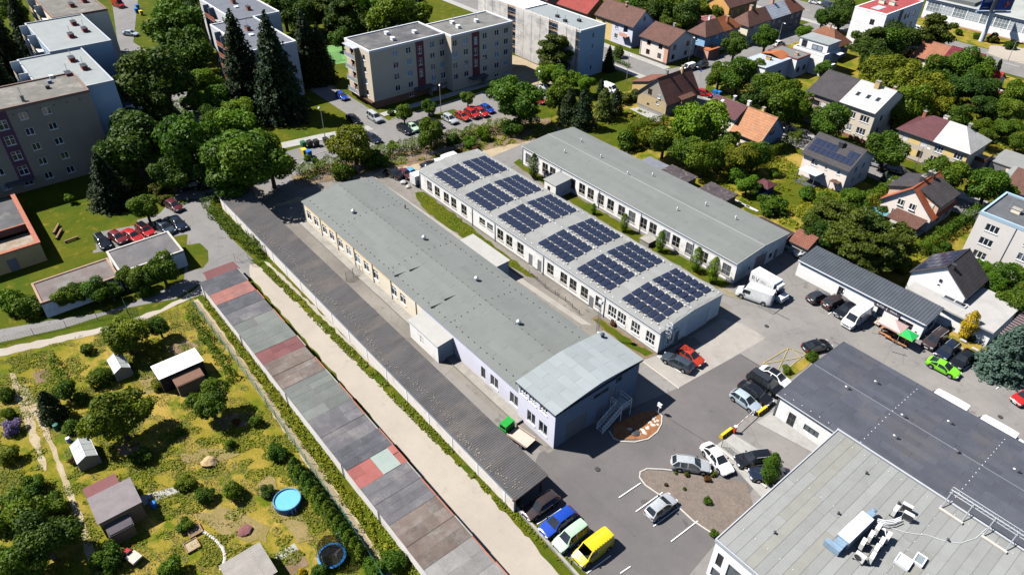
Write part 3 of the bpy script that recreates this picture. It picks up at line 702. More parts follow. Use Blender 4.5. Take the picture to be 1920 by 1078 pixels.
# ------------------------------------------------------------------ ground materials
def ground_mat(name, a, b, c, s1=.12, s2=.5, lo=.42, hi=.6, fine=.25, bump=.4, dlo=.56, dhi=.7):
    if name in MATS: return MATS[name]
    m, nt, N, L, bs = nodes_of(name); v = coords(nt, True)
    n1 = tex(nt, 'Noise', s1, 7, .72, v); n2 = tex(nt, 'Noise', s2, 6, .7, v); n3 = tex(nt, 'Noise', 5, 4, .75, v)
    col = mix(nt, ramp(nt, n1.outputs[0], lo, hi), a, b); col = mix(nt, ramp(nt, n2.outputs[0], dlo, dhi), col, c)
    col = mix(nt, ramp(nt, n3.outputs[0], .3, .72), mix(nt, 1, col, (1-fine,)*3, 'MULTIPLY'), mix(nt, 1, col, (1+fine*.8,)*3, 'MULTIPLY'))
    L.new(col, bs.inputs['Base Color']); bs.inputs['Roughness'].default_value = .95; bs.inputs['Specular IOR Level'].default_value = .1
    bp = N.new('ShaderNodeBump'); bp.inputs['Strength'].default_value = bump; bp.inputs['Distance'].default_value = .15; L.new(n3.outputs[0], bp.inputs['Height']); L.new(bp.outputs[0], bs.inputs['Normal'])
    MATS[name] = m; return m
def asphalt_mat(name, col, worn, patch, stretch=(1, 1, 1), cracks=True):
    if name in MATS: return MATS[name]
    m, nt, N, L, bs = nodes_of(name); v = coords(nt, True, stretch)
    n1 = tex(nt, 'Noise', .11, 6, .68, v); n2 = tex(nt, 'Noise', .7, 6, .7, v); n3 = tex(nt, 'Noise', 14, 2, .7, v)
    c = mix(nt, ramp(nt, n1.outputs[0], .36, .66), col, worn); c = mix(nt, ramp(nt, n2.outputs[0], .56, .74), c, patch)
    c = mix(nt, ramp(nt, n3.outputs[0], .3, .7), mix(nt, 1, c, (.86,)*3, 'MULTIPLY'), c)
    n5 = tex(nt, 'Noise', .45, 3, .5, v); c = mix(nt, ramp(nt, n5.outputs[0], .66, .72), c, mix(nt, 1, c, (.72, .7, .7), 'MULTIPLY'))
    if cracks:
        vo = tex(nt, 'Voronoi', .13, vec=v, feature='DISTANCE_TO_EDGE'); c = mix(nt, ramp(nt, vo.outputs['Distance'], .0, .006), mix(nt, 1, c, (.76,)*3, 'MULTIPLY'), c)
    L.new(c, bs.inputs['Base Color']); bs.inputs['Roughness'].default_value = .9; bs.inputs['Specular IOR Level'].default_value = .2
    MATS[name] = m; return m
GRASS = ground_mat('lawn_grass', (.05, .078, .004), (.09, .095, .006), (.18, .135, .018))
GARDEN = ground_mat('dry_garden_grass', (.17, .155, .012), (.35, .24, .055), (.09, .12, .007), .08, .3, .42, .62, .35, .4, .48, .6)
SOIL = ground_mat('brown_soil', (.17, .115, .07), (.23, .17, .11), (.12, .08, .05), .4, 1.2)
GRAVEL = ground_mat('pale_gravel', (.385, .34, .285), (.345, .305, .26), (.275, .25, .225), .12, .5, .4, .6, .05, .08, .58, .76)
DIRT = ground_mat('sandy_dirt', (.40, .33, .23), (.34, .27, .17), (.22, .19, .09), .3, .8, .4, .6, .2)
MULCH = ground_mat('bark_mulch', (.24, .10, .045), (.32, .15, .07), (.15, .07, .04), 1.0, 2.5)
PEBBLE = ground_mat('pebble_bed', (.19, .155, .13), (.16, .13, .115), (.24, .18, .14), .6, 1.8)
ASPH = asphalt_mat('yard_asphalt', (.20, .188, .18), (.26, .242, .226), (.155, .146, .14))
ASPHD = asphalt_mat('new_asphalt', (.12, .112, .112), (.16, .148, .145), (.132, .123, .122), cracks=False)
ASPHL = asphalt_mat('worn_asphalt', (.185, .177, .172), (.23, .22, .212), (.16, .152, .148))
ASPHB = asphalt_mat('old_yard_asphalt', (.17, .155, .14), (.26, .235, .205), (.13, .12, .11))
PAVE = mat('concrete_paving', (.36, .35, .33), .9, .1, .8, (.28, .27, .25), .52, .7, .5, fine=.12)
CONCY = mat('pale_concrete_yard', (.33, .305, .275), .9, .10, .3, (.26, .24, .215), .5, .7, .35, fine=.12)
LINE = mat('white_road_paint', (.78, .77, .75), .7, .08, 2, (.5, .48, .46), .6, .75, 3)
LINEY = mat('yellow_road_paint', (.44, .34, .10), .7, .1, 2, (.30, .26, .15), .55, .72, 3)
KERB = mat('kerb_stone', (.46, .43, .39), .9, .12, 1.5)

# ------------------------------------------------------------------ the ground, one sheet to the horizon, and what is laid on it
_zl[0] = .004
sheet('ground', rect(-2500, -2500, 2500, 2500), GRASS, 0.0, False)
sheet('garden_ground', [(-40, 668), (0, 660), (150, 628), (330, 572), (362, 560), (480, 722), (640, 952), (720, 1110), (600, 1200), (-200, 1400), (-300, 760)], GARDEN)
sheet('garden_ground', rect(-112, 102.5, -20, 134), GARDEN, None, False)
sheet('garden_ground', rect(-108, 150, 20, 218), GARDEN, None, False)
sheet('road', [(-90, 634), (87, 602), (200, 585), (300, 547), (345, 525), (352, 440), (345, 440), (175, 475), (170, 440), (300, 400), (335, 360), (372, 325), (440, 300), (475, 320), (425, 352), (396, 372), (390, 395), (434, 447), (474, 486), (505, 497), (470, 520), (377, 530), (330, 560), (240, 577), (117, 616), (0, 642), (-90, 664)], ASPHL)
sheet('road', [(372, 325), (440, 300), (330, 130), (250, 80), (262, -30), (205, -30), (222, 90), (300, 190)], ASPHL)
sheet('lawn', [(68, 404), (140, 370), (165, 378), (255, 412), (262, 421), (176, 437), (181, 468), (132, 482), (119, 486)], GRASS)
sheet('lawn', [(347, 460), (375, 456), (390, 470), (391, 490), (380, 503), (352, 508)], GRASS)
sheet('gravel_track', [(-60, 652), (0, 655), (150, 622), (225, 606), (300, 580), (360, 548), (385, 528), (420, 520), (440, 528), (345, 566), (270, 600), (160, 632), (0, 668), (-60, 684)], GRAVEL)
sheet('gravel_track', [(467, 497), (500, 490), (545, 530), (1130, 1110), (1000, 1130), (920, 1045), (640, 716), (470, 520)], GRAVEL)
sheet('sandy_track', [(14, 694), (30, 690), (60, 742), (95, 820), (118, 880), (150, 965), (196, 1090), (168, 1090), (140, 1000), (104, 900), (60, 790)], GARDEN)
for a in ([(38, 724), (48, 722), (75, 770), (110, 850), (130, 905), (158, 975), (195, 1090), (180, 1090), (146, 985), (118, 905), (98, 850)], [(16, 700), (28, 700), (58, 770), (90, 880), (82, 882), (44, 790)]): sheet('wheel_track', a, DIRT)
sheet('footpath', [(362, 566), (372, 560), (500, 735), (660, 960), (760, 1110), (738, 1110), (640, 965), (488, 742)], DIRT)
sheet('grass_strip', [(385, 545), (400, 545), (560, 760), (820, 1110), (770, 1110), (660, 955), (500, 735)], GRASS)
sheet('grass_strip', [(470, 487), (492, 488), (700, 690), (960, 935), (1130, 1110), (1085, 1110), (900, 910), (640, 650), (520, 530)], GRASS)
# works yard
_zl[0] = .009
sheet('yard', rect(-124, 36, 60, 103), ASPHB, None, False)
sheet('yard', [(-62, 36.6), (-39, 36.6), (-36, 31.6), (60, 31.6), (60, 102), (-47, 102), (-47, 80.5), (-43, 80.5), (-43, 57), (-62, 57)], ASPH, None, False)
sheet('yard', [(1100, 800), (1272, 727), (1386, 664), (1448, 700), (1412, 772), (1345, 836), (1420, 905), (1340, 1020), (1240, 1140), (1090, 1095), (975, 938), (1010, 850)], ASPHD)
sheet('concrete_yard', [(1204, 676), (1272, 727), (1360, 678), (1436, 634), (1391, 606), (1352, 598), (1240, 664)], CONCY)
sheet('yard_path', [(575, 422), (590, 412), (820, 610), (858, 672), (990, 800), (1042, 842), (1028, 850), (960, 800), (835, 690), (800, 655), (690, 570)], ASPHB)
sheet('yard_path', [(700, 334), (745, 362), (900, 470), (1110, 610), (1090, 608), (885, 470), (690, 345)], CONCY)
sheet('grass_strip', [(776, 362), (795, 360), (880, 424), (960, 486), (1010, 523), (985, 517), (880, 455), (800, 398)], GRASS)
sheet('planting_bed', [(1108, 597), (1118, 590), (1165, 622), (1232, 662), (1204, 676), (1150, 640)], SOIL)
sheet('grass_strip', [(1114, 600), (1124, 598), (1168, 630), (1222, 662), (1210, 668), (1160, 640)], GRASS)
sheet('grass_strip', [(962, 306), (975, 298), (1050, 350), (1180, 428), (1330, 510), (1372, 533), (1345, 540), (1240, 480), (1100, 398), (1010, 340)], GRASS)
sheet('verge', [(-70, 103), (-70, 101.4), (-47.2, 101.4), (-47.2, 103)], SOIL, None, False)
# verge on the far right and the island beds
sheet('lawn', [(1765, 600), (1790, 590), (1960, 680), (1960, 748), (1915, 716), (1850, 682), (1800, 650), (1772, 628)], GARDEN)
sheet('lawn', [(1462, 701), (1508, 671), (1540, 660), (1510, 690), (1475, 714)], GARDEN)
sheet('mulch_bed', [(1150, 822), (1150, 795), (1205, 772), (1225, 770), (1238, 775), (1240, 790), (1228, 815), (1205, 823), (1175, 824)], MULCH)
sheet('pebble_bed', [(1200, 885), (1215, 881), (1300, 890), (1400, 905), (1420, 980), (1346, 1008), (1300, 975), (1255, 935), (1232, 925), (1210, 908)], PEBBLE)
sheet('paving', [(1418, 792), (1450, 772), (1560, 838), (1530, 852)], PAVE)
sheet('paving', [(1340, 838), (1372, 812), (1424, 845), (1500, 905), (1430, 935)], PAVE)
# apartment streets
_zl[0] = .010
sheet('road', rect(-133.5, 40, -120.5, 120), ASPHL, None, False)
sheet('road', rect(-215, 69.5, -133.4, 75.2), ASPHL, None, False)
sheet('lawn', rect(-215, 50, -134.2, 69.4), GRASS, None, False)
sheet('pavement', rect(-138.2, 75.6, -136.2, 122), PAVE, None, False)
sheet('pavement', [(527, 268), (600, 252), (690, 236), (700, 243), (610, 262), (530, 279)], PAVE)
sheet('lawn', [(790, 222), (850, 205), (870, 214), (800, 234)], GRASS)
sheet('dirt_yard', [(480, 392), (560, 372), (690, 330), (740, 312), (800, 300), (980, 262), (1010, 275), (975, 300), (800, 330), (705, 336), (560, 380)], DIRT)
sheet('verge', [(545, 335), (600, 310), (700, 292), (790, 278), (905, 235), (1030, 222), (1050, 250), (980, 268), (800, 304), (640, 335), (560, 352)], SOIL)
sheet('side_road', [(905, 302), (985, 268), (1000, 285), (960, 315), (935, 320)], ASPHL)
# streets of houses
_zl[0] = .011
sheet('street', rect(-260, 142.2, -106, 149.4), ASPHL, None, False)
sheet('street', [(-106, 149.4), (-112, 142.2), (-100, 137), (60, 136), (60, 142.2), (-98, 142.8), (-104, 152), (-106.5, 160), (-108, 232), (-115.5, 232), (-114, 160), (-116, 149.4)], ASPHL, None, False)
sheet('pavement', rect(-98, 142.3, 60, 145.2), PAVE, None, False)
sheet('pavement', rect(-240, 149.5, -116.2, 152), PAVE, None, False)
sheet('pavement', rect(-240, 139.5, -112, 142.1), PAVE, None, False)
sheet('street', [(-108, 141), (-102, 119), (-95, 119), (-100, 138)], ASPHL, None, False)
sheet('main_road', rect(-300, 220, 60, 236), ASPHL, None, False)
sheet('pavement', rect(-300, 217, -84, 219.8), PAVE, None, False)
sheet('lawn', rect(-96, 236.5, 60, 249.5), GARDEN, None, False)
sheet('sand_lot', [(1855, 85), (1960, 95), (1960, 130), (1880, 112), (1850, 100)], GRAVEL)
sheet('building_site', [(940, 100), (1075, 128), (1080, 150), (1000, 160), (950, 150)], DIRT)
sheet('lawn', [(1385, 375), (1470, 335), (1520, 370), (1460, 410), (1400, 400)], GRASS)
sheet('lawn', [(1480, 310), (1530, 330), (1525, 360), (1470, 350)], GRASS)
sheet('lawn', [(1620, 420), (1700, 395), (1760, 470), (1700, 468)], GRASS)
sheet('lawn', [(1085, 240), (1190, 205), (1230, 225), (1165, 275), (1120, 275)], GRASS)
sheet('terrace', [(1180, 205), (1196, 202), (1246, 222), (1232, 230)], PAVE)
# kerbs as real steps
def kerb(pts, h=.12, wd=.16, px=True, name='kerb', m=KERB):
    q = [P(*p) if px else Vector((*p, 0)) for p in pts]; b = MB(); L_, R_ = [], []
    for i, p in enumerate(q):
        d = (q[min(i+1, len(q)-1)]-q[max(i-1, 0)]).normalized(); n = Vector((-d.y, d.x, 0))*wd/2; L_.append(p+n); R_.append(p-n)
    for i in range(len(q)-1):
        a, b_, c, d = R_[i], R_[i+1], L_[i+1], L_[i]
        tp = [Vector((v.x, v.y, h)) for v in (a, b_, c, d)]; lo = [Vector((v.x, v.y, -.02)) for v in (a, b_, c, d)]
        b.quad(tp); b.quad([lo[0], lo[1], tp[1], tp[0]]); b.quad([lo[2], lo[3], tp[3], tp[2]])
        if i == 0: b.quad([lo[3], lo[0], tp[0], tp[3]])
        if i == len(q)-2: b.quad([lo[1], lo[2], tp[2], tp[1]])
    return struct(b.build(name, m))
kerb([(1142, 808), (1150, 822), (1165, 828), (1190, 829), (1215, 823), (1232, 810), (1240, 795), (1241, 780), (1230, 770)])
kerb([(1300, 886), (1240, 880), (1213, 879), (1200, 885), (1199, 895), (1210, 910), (1235, 927), (1258, 938), (1300, 977), (1350, 1010)])
kerb([(1795, 648), (1850, 683), (1900, 710), (1960, 748)], .14)
kerb([(1204, 678), (1240, 704), (1273, 729)], .1)
kerb([(966, 952), (1020, 1012), (1100, 1100)], .45, .3, name='low_wall', m=CONC)
kerb([(1340, 836), (1385, 872), (1436, 915)], .25, .25)
kerb([(-62, 142.2), (60, 142.2)], .12, .15, False); kerb([(-98, 142.8), (-62, 142.2)], .12, .15, False); kerb([(-100, 136.9), (60, 135.9)], .12, .15, False)
kerb([(-136.1, 75.6), (-136.1, 122)], .12, .15, False); kerb([(-133.6, 76), (-133.6, 120)], .12, .15, False)
kerb([(530, 302), (575, 297), (560, 312)], .1); kerb([(590, 290), (640, 275)], .1)
# painted markings
_zl[0] = .115
def line(a, b_, wd=.12, m=LINE, px=True, name='road_marking', z=None):
    a, b_ = (P(*a), P(*b_)) if px else (Vector((*a, 0)), Vector((*b_, 0))); d = (b_-a).normalized(); n = Vector((-d.y, d.x, 0))*wd/2
    return sheet(name, [(a-n)[:2], (b_-n)[:2], (b_+n)[:2], (a+n)[:2]], m, z or _zl[0]+.004, False)
for a, b_ in [((1160, 933.5), (1201, 906)), ((1192, 959.5), (1242, 923.5)), ((1225, 987), (1276, 950)), ((1258, 1015.5), (1308, 977)), ((1007, 983), (1052, 954)), ((1038, 1013), (1056, 1001)), ((1100, 1075), (1145, 1042)), ((1311, 840), (1344, 883)), ((1232, 668), (1276, 699)), ((1805, 696), (1830, 677)), ((1836, 714), (1861, 693)), ((1873, 725), (1892, 709)), ((1867, 730), (1880, 720)), ((1749, 664), (1770, 648)), ((1778, 678), (1802, 660)), ((1553, 590), (1564, 583)), ((1163, 1075), (1182, 1062))]: line(a, b_)
for a, b_ in [((1428, 683), (1478, 653)), ((1478, 653), (1510, 664)), ((1510, 664), (1470, 697)), ((1428, 683), (1446, 697)), ((1428, 683), (1504, 670)), ((1478, 653), (1458, 695)), ((1484, 655), (1502, 674)), ((1340, 536), (1416, 567)), ((1340, 536), (1362, 552)), ((1352, 541), (1376, 556)), ((1364, 546), (1388, 560)), ((1358, 553), (1416, 567))]: line(a, b_, .09, LINEY)
for a, b_ in [((1340, 170), (1420, 205)), ((1600, 300), (1700, 345))]: pass
for x in range(-150, 0, 8): line((x, 227.6), (x+4, 227.6), .15, px=False)
def disc(name, x, y, r, m, n=14): p = P(x, y); return sheet(name, [(p.x+r*math.cos(2*math.pi*i/n), p.y+r*math.sin(2*math.pi*i/n)) for i in range(n)], m, _zl[0]+.004, False)
for x, y in ((1617, 619), (1437, 612), (1875, 782), (1730, 658), (1120, 880), (1300, 860)): disc('manhole_cover', x, y, .32, DSTEEL)
for a in ([(1275, 642), (1300, 632), (1315, 645), (1290, 655)], [(1660, 640), (1690, 650), (1700, 668), (1672, 660)], [(1440, 560), (1470, 575), (1450, 590), (1420, 574)]): sheet('asphalt_patch', a, ASPHL, _zl[0]+.004)
for a, b_ in [((1040, 868), (1190, 1005)), ((1238, 775), (1330, 832)), ((1386, 664), (1430, 690)), ((1010, 840), (1040, 868)), ((1400, 560), (1480, 600)), ((1560, 640), (1660, 690)), ((560, 395), (640, 470))]: line(a, b_, .07, ASPHD, True, 'asphalt_joint')
BARE = ground_mat('bare_ground', (.25, .19, .085), (.21, .165, .06), (.12, .12, .015), .5, 1.2)
for k_, (nm, a, m_) in enumerate((('dirt_patch', [(258, 706), (300, 690), (318, 712), (292, 742), (266, 738)], BARE), ('dirt_patch', [(300, 655), (352, 636), (372, 650), (330, 668)], SOIL), ('vegetable_bed', [(220, 838), (262, 828), (272, 845), (232, 855)], SOIL), ('slab_path', [(262, 930), (330, 912), (336, 922), (270, 948)], PAVE), ('dirt_patch', [(360, 962), (430, 950), (505, 985), (500, 1020), (420, 1000)], BARE), ('concrete_slab', [(514, 1040), (552, 1018), (560, 1030), (522, 1052)], PAVE), ('vegetable_bed', [(528, 1056), (560, 1034), (580, 1060), (545, 1078)], SOIL), ('dirt_patch', [(405, 785), (470, 770), (480, 790), (420, 806)], SOIL), ('dirt_patch', [(330, 850), (440, 838), (448, 856), (350, 872)], BARE), ('vegetable_bed', [(60, 700), (88, 692), (96, 712), (70, 722)], SOIL), ('dirt_patch', [(480, 910), (510, 890), (560, 960), (590, 1010), (560, 1015)], BARE))): sheet(nm, a, m_, .03+k_*.002)
# ------------------------------------------------------------------ the works: three long halls, sheds, garages
def felt(bld, m, pitch=1.0, piece=7.0, slopes=None, z=None, lip=.012, margin=.1):
    """roofing laid in strips along x, each strip its own piece, laps staggered"""
    W, D = bld.W, bld.D; rng = random.Random(int(W*10)); mesh = {}
    for a, b_, za, zb in slopes:                      # slope from y=a (height za) to y=b_ (height zb)
        n = max(1, round((b_-a)/pitch)); dy = (b_-a)/n; ang = math.atan2(zb-za, b_-a)
        for i in range(n):
            x = margin - (0 if i % 2 else piece*rng.uniform(.3, .7))
            while x < W-margin:
                x0, x1 = max(margin, x), min(W-margin, x+piece); x += piece
                if x1-x0 < .4: continue
                k = (round(x1-x0, 2), round(dy, 3))
                if k not in mesh: mesh[k] = MB().box(.012, .0, 0, x1-x0-.012, dy/math.cos(ang)+.05, .012).mesh('felt_strip', [m])
                y = a+dy*i; obj('felt_strip', mesh[k], bld.roof, (x0, y, za+(zb-za)*i/n+lip+.004*(i % 2)), (ang+.006, 0, 0))
def dots(name, pts, bld, s=.13, m=None, h=.12):
    b = MB()
    for x, y, z in pts: b.box(x-s/2, y-s/2, z, x+s/2, y+s/2, z+h)
    o = b.build(name, m or DSTEEL, bld.roof); o['kind'] = 'stuff'; return o
def vent(bld, x, y, z, r=.35, m=STEEL):
    o = MB().lathe([(r*.7, 0), (r*.7, .35), (r, .36), (r*1.05, .55), (r*.5, .75), (0, .8)], 12).build('roof_vent', m, bld.roof, (x, y, z), smooth=True); return o

# --- hall with the grey felt roof (middle)
M = Bld('workshop_hall', 'long low hall with grey felt roof and cream window wall, no solar panels', 'building', -105.8, 41, -46.8, 55.1, 4.1, CREAM, extra=(LILAC, mat('pale_yellow_render', (.80, .62, .36), .88, .06, .4)))
M.zone('F', 0, 3.35, 29.5, 4.1, 3).zone('F', 37, 0, 59.0, 4.1, 2)
for i, u in enumerate((1.1, 3.7, 6.8, 9.3, 12.3, 15.0, 17.9, 20.6, 23.4, 28.7, 31.2)): M.win('F', u, 1.35, 1.5, 1.75, 'mtr')
M.win('F', 51.0, .9, .9, 1.9, 'k1').win('F', 53.0, 1.0, 1.6, 1.9, 'w2').win('F', 57.0, 1.0, 1.6, 1.9, 'w2')
M.walls(('x', 1.0, 7.05)).gable('x', 1.0, FELT, .14, .25, .14, fascia=GTRIM)
felt(M, FELT, 1.0, 7.4, [(-.1, 7.02, 4.1-.015+.14, 5.1+.13), (7.08, 14.2, 5.1+.13, 4.1-.015+.14)])
for u in (.2, 6.3, 12.0, 17.7, 23.4, 28.8, 35.6): M.pipe('F', u)
for x, y in ((9.9, 4.5), (24, 9.3), (38, 9.2), (49.7, 7.5)): vent(M, x, y, M.rz(x, y)-.02)
vent(M, 13.5, 12.5, M.rz(13.5, 12.5), .14, paint('red_vent', (.3, .02, .02)))
dots('conductor_holders', [(x, y, M.rz(x, y)) for y in (1.0, 7.05, 12.6) for x in np.arange(1, 59, 1.35)] + [(x, y, M.rz(x, y)) for x in (11.5, 27, 43) for y in np.arange(1.6, 12.4, 1.1)], M, .11)
for x, y in ((29.6, 2.9), (29.0, .6), (38.7, 2.9), (38.6, .6)): MB().box(0, 0, 0, 2.1, .06, .32).box(0, .06, 0, 2.1, .9, .1).build('roof_hatch', FELT, M.roof, (x, y, M.rz(x, y)-.03), (0, 0, R(84)))
MB().box(0, -1.3, 0, 60, 0, .35).build('ramp', CONC, M.root)
# --- two storey grey end block
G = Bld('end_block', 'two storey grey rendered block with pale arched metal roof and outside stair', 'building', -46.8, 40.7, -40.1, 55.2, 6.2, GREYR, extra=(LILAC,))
for u in (1.75, 3.95): G.win('F', u, 1.0, 1.5, 1.9, 'w2')
for u in (.3, 2.0, 3.95): G.win('F', u, 4.6, 1.35, .95, 'cross')
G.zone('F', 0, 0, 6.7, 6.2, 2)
G.win('E', 2.0, 0, 3.4, 3.1, 'gdoor').win('E', 6.4, 4.35, 2.6, .6, 'k2').win('E', 10.2, 4.7, 1.1, .8, 'k1').win('E', 9.4, 1.9, 1.0, 2.2, 'door').win('E', 7.3, 0, .95, 2.1, 'door')
G.walls(('x', .62, 7.25))
b = MB(); n = 12                                   # gently arched sheet roof
prof = [(-.35+15.2*i/n, 6.22+.68*(1-abs((i-n/2)/(n/2))**1.25)) for i in range(n+1)]
for i in range(n):
    (y0, z0), (y1, z1) = prof[i], prof[i+1]; b.quad([(-.2, y0, z0+.14), (7.0, y0, z0+.14), (7.0, y1, z1+.14), (-.2, y1, z1+.14)]); b.quad([(7.0, y0, z0), (7.0, y0, z0+.14), (7.0, y1, z1+.14), (7.0, y1, z1)][::-1], 1); b.quad([(-.2, y0, z0-.4), (-.2, y0, z0+.14), (-.2, y1, z1+.14), (-.2, y1, z1-.4)], 1)
b.quad([(-.2, -.35, 6.22), (7.0, -.35, 6.22), (7.0, -.35, 6.36), (-.2, -.35, 6.36)], 1)
b.quad([(-.2, -.3, 6.1), (7.0, -.3, 6.1), (7.0, 14.8, 6.1), (-.2, 14.8, 6.1)][::-1], 1)
G.roof = b.build('roof', [FELTL, DTRIM], G.root)
for i in range(n):
    (y0, z0), (y1, z1) = prof[i], prof[i+1]; ang = math.atan2(z1-z0, y1-y0)
    for k, (x0, x1) in enumerate(((-.2, 2.9), (2.9, 7.0)) if i % 2 else ((-.2, 1.6), (1.6, 4.8), (4.8, 7.0))): MB().box(x0+.01, .01, 0, x1-.01, math.hypot(y1-y0, z1-z0)-.01, .012).build('felt_strip', FELTL, G.roof, (0, y0, z0+.145), (ang, 0, 0))
vent(G, .8, 13.6, 6.5, .28, DSTEEL)
# outside stair of the end block
t = thing('metal_stair', 'white steel outside stair with landing on the end block', 'staircase', (-40.05, 50.9, 0))
MB().box(.0, -.6, 1.82, 1.95, 1.2, 1.9).build('landing', STEEL, t)
nst = 10
for i in range(nst): MB().box(1.0, -.32*(i+1)-.6, 1.9-.19*(i+1), 1.95, -.32*i-.62, 1.94-.19*(i+1)).build('tread', STEEL, t)
for x in (.98, 1.97): MB().tube((x, -.6, 1.8), (x, -3.85, .0), .07, n=6).build('stringer', TRIM, t); MB().tube((x, -.6, 2.85), (x, -3.8, 1.0), .05, n=6).tube((x, -3.8, 0), (x, -3.8, 1.0), .05, n=6).tube((x, -2.2, .95), (x, -2.2, 1.95), .045, n=6).tube((x, -.6, 2.4), (x, -3.8, .55), .045, n=6).build('handrail', TRIM, t)
b = MB()
for a_, c_ in (((1.97, -.6), (1.97, 1.15)), ((.05, 1.15), (1.97, 1.15)), ((.05, -.6), (.98, -.6))):
    for z in (2.4, 2.9): b.tube((*a_, z), (*c_, z), .045, n=6)
for p in ((1.97, -.6), (1.97, 1.15), (.05, 1.15), (.05, -.6)): b.tube((*p, 0), (*p, 2.9), .05, n=6)
b.build('railing', TRIM, t)
# --- lean-to boxes on the middle hall
A1 = Bld('lean_to', 'small white flat roofed lean-to against the cream window wall', 'outbuilding', -68.2, 38.5, -61.2, 40.98, 3.1, WHITE)
A1.win('F', 2.6, .9, .9, 1.3, 'shut').walls().mono(.25, mat('pale_sheet_roof', (.36, .35, .33), .7, .06, .6), .18, .1, 'y', GTRIM)
A2 = Bld('lean_to', 'white flat roofed lean-to between the felt roofed hall and the solar hall', 'outbuilding', -80.4, 55.4, -71.0, 59, 2.8, WHITE)
A2.walls().mono(.1, mat('pale_sheet_roof', (.36, .35, .33), .7, .06, .6), .18, .1, 'y', GTRIM)
# --- solar hall
S = Bld('solar_hall', 'long white hall with grey felt roof carrying twelve solar arrays', 'building', -103, 63.4, -43.4, 77, 4.1, WHITEOLD, plinth=.35, pm=CONC)
for u in (2.5, 5.0, 7.9, 10.2, 13.3): S.win('F', u, 1.1, 1.6, 2.0, 'ind')
for u in (18.6, 20.8): S.win('F', u, 1.7, 1.6, 1.2, 'ind')
for u in (23.6, 26.0, 28.9): S.win('F', u, 1.1, 1.6, 2.0, 'ind')
S.win('F', 31.8, .05, .95, 2.3, 'door').win('F', 34.0, .05, .95, 2.3, 'door')
for u in (36.3, 39.4, 41.5, 44.0): S.win('F', u, 1.1, 1.5, 1.95, 'ind')
S.win('F', 45.85, .05, .95, 2.2, 'door').win('F', 47.1, 1.1, 1.3, 1.95, 'ind')
for u in (49.8, 51.7, 54.4, 57.2): S.win('F', u, 1.0, 1.6, 2.0, 'cross')
S.win('E', 3.4, .05, 1.0, 2.2, 'door').win('E', 1.8, 1.0, 1.1, 1.2, 'k2').win('E', 5.9, .05, 5.0, 3.3, 'wgdoor')
S.walls(('x', .45, 6.8)).gable('x', .45, FELTW, .25, .12, .16, fascia=TRIM)
felt(S, FELTW, 1.12, 7.4, [(-.2, 6.78, 4.1-.013+.16, 4.55+.155), (6.82, 13.8, 4.55+.155, 4.1-.013+.16)])
MB().box(0, -.06, 3.55, 59.6, -.003, 3.7).build('cornice', WHITE, S.root)
for u in (.15, 16.6, 23.0, 35.4, 49.0): S.pipe('F', u)
dots('conductor_holders', [(x, y, S.rz(x, y)) for y in (.3, 6.8, 13.2) for x in np.arange(.6, 59.4, 1.5)], S, .16, TRIM, .1)
MB().box(59.6, 3.0, 3.0, 59.95, 3.6, 3.2).build('wall_lamp', TRIM, S.root)
SLOPE = math.atan(.45/6.8)
PANEL = MB().box(-.41, -.88, 0, .41, .88, .045).mesh('solar_panel', [PVM, GTRIM]); PANEL.polygons.foreach_set('material_index', [0, 0, 1, 1, 1, 1])
RAIL = MB().box(-.03, -2.9, 0, .03, 2.9, .05).mesh('mounting_rail', [STEEL]); BLK = MB().box(-.16, -.12, 0, .16, .12, .14).mesh('ballast_block', [KERB])
ords = ('farthest', 'second farthest', 'third farthest', 'third nearest', 'second nearest', 'nearest')
for r_ in (0, 1):
    for k, xs in enumerate((-99.4, -89.7, -80.5, -70.2, -61.2, -51.8)):
        yc = 67.0 if r_ == 0 else 73.4; sg = 1 if r_ == 0 else -1
        t = thing('solar_array', ords[k]+' solar array in the '+('row along the windows' if r_ == 0 else 'row away from the windows')+' on the white hall', 'solar array', (xs+3.55, yc, S.rz(0, yc-63.4)+.10), 0, 'solar arrays on the hall roof')
        t.rotation_euler = (sg*SLOPE, 0, 0)
        for i in range(6):
            x = -2.95+i*1.18
            for j in range(3):
                p = obj('solar_panel', PANEL, t, (x, (j-1)*1.93, .15), (0, R(9), 0))
            for dx in (-.42, .42): obj('mounting_rail', RAIL, t, (x+dx, 0, .02 if dx > 0 else .06))
            for j in (-1.5, -.5, .5, 1.5): obj('ballast_block', BLK, t, (x+.58, j*1.9, -.03))
# ladder with cage on the gable of the solar hall
t = thing('cage_ladder', 'white steel cage ladder on the end wall of the solar hall', 'ladder', (-43.25, 64.4, 0)); b = MB()
for y in (-.25, .25): MB().tube((.1, y, 1.0), (.1, y, 5.4), .035, n=6).build('rail', TRIM, t)
for i in range(12): MB().tube((.1, -.25, 1.2+i*.33), (.1, .25, 1.2+i*.33), .025, n=5).build('rung', TRIM, t)
for z in (2.6, 3.3, 4.0, 4.7, 5.35):
    for i in range(6):
        a, c = math.pi*i/6, math.pi*(i+1)/6; b.tube((.1+.7*math.sin(a), -.4*math.cos(a), z), (.1+.7*math.sin(c), -.4*math.cos(c), z), .03, n=5)
for i in range(1, 6): a = math.pi*i/6; b.tube((.1+.7*math.sin(a), -.4*math.cos(a), 2.6), (.1+.7*math.sin(a), -.4*math.cos(a), 5.35), .025, n=5)
b.build('cage', TRIM, t)
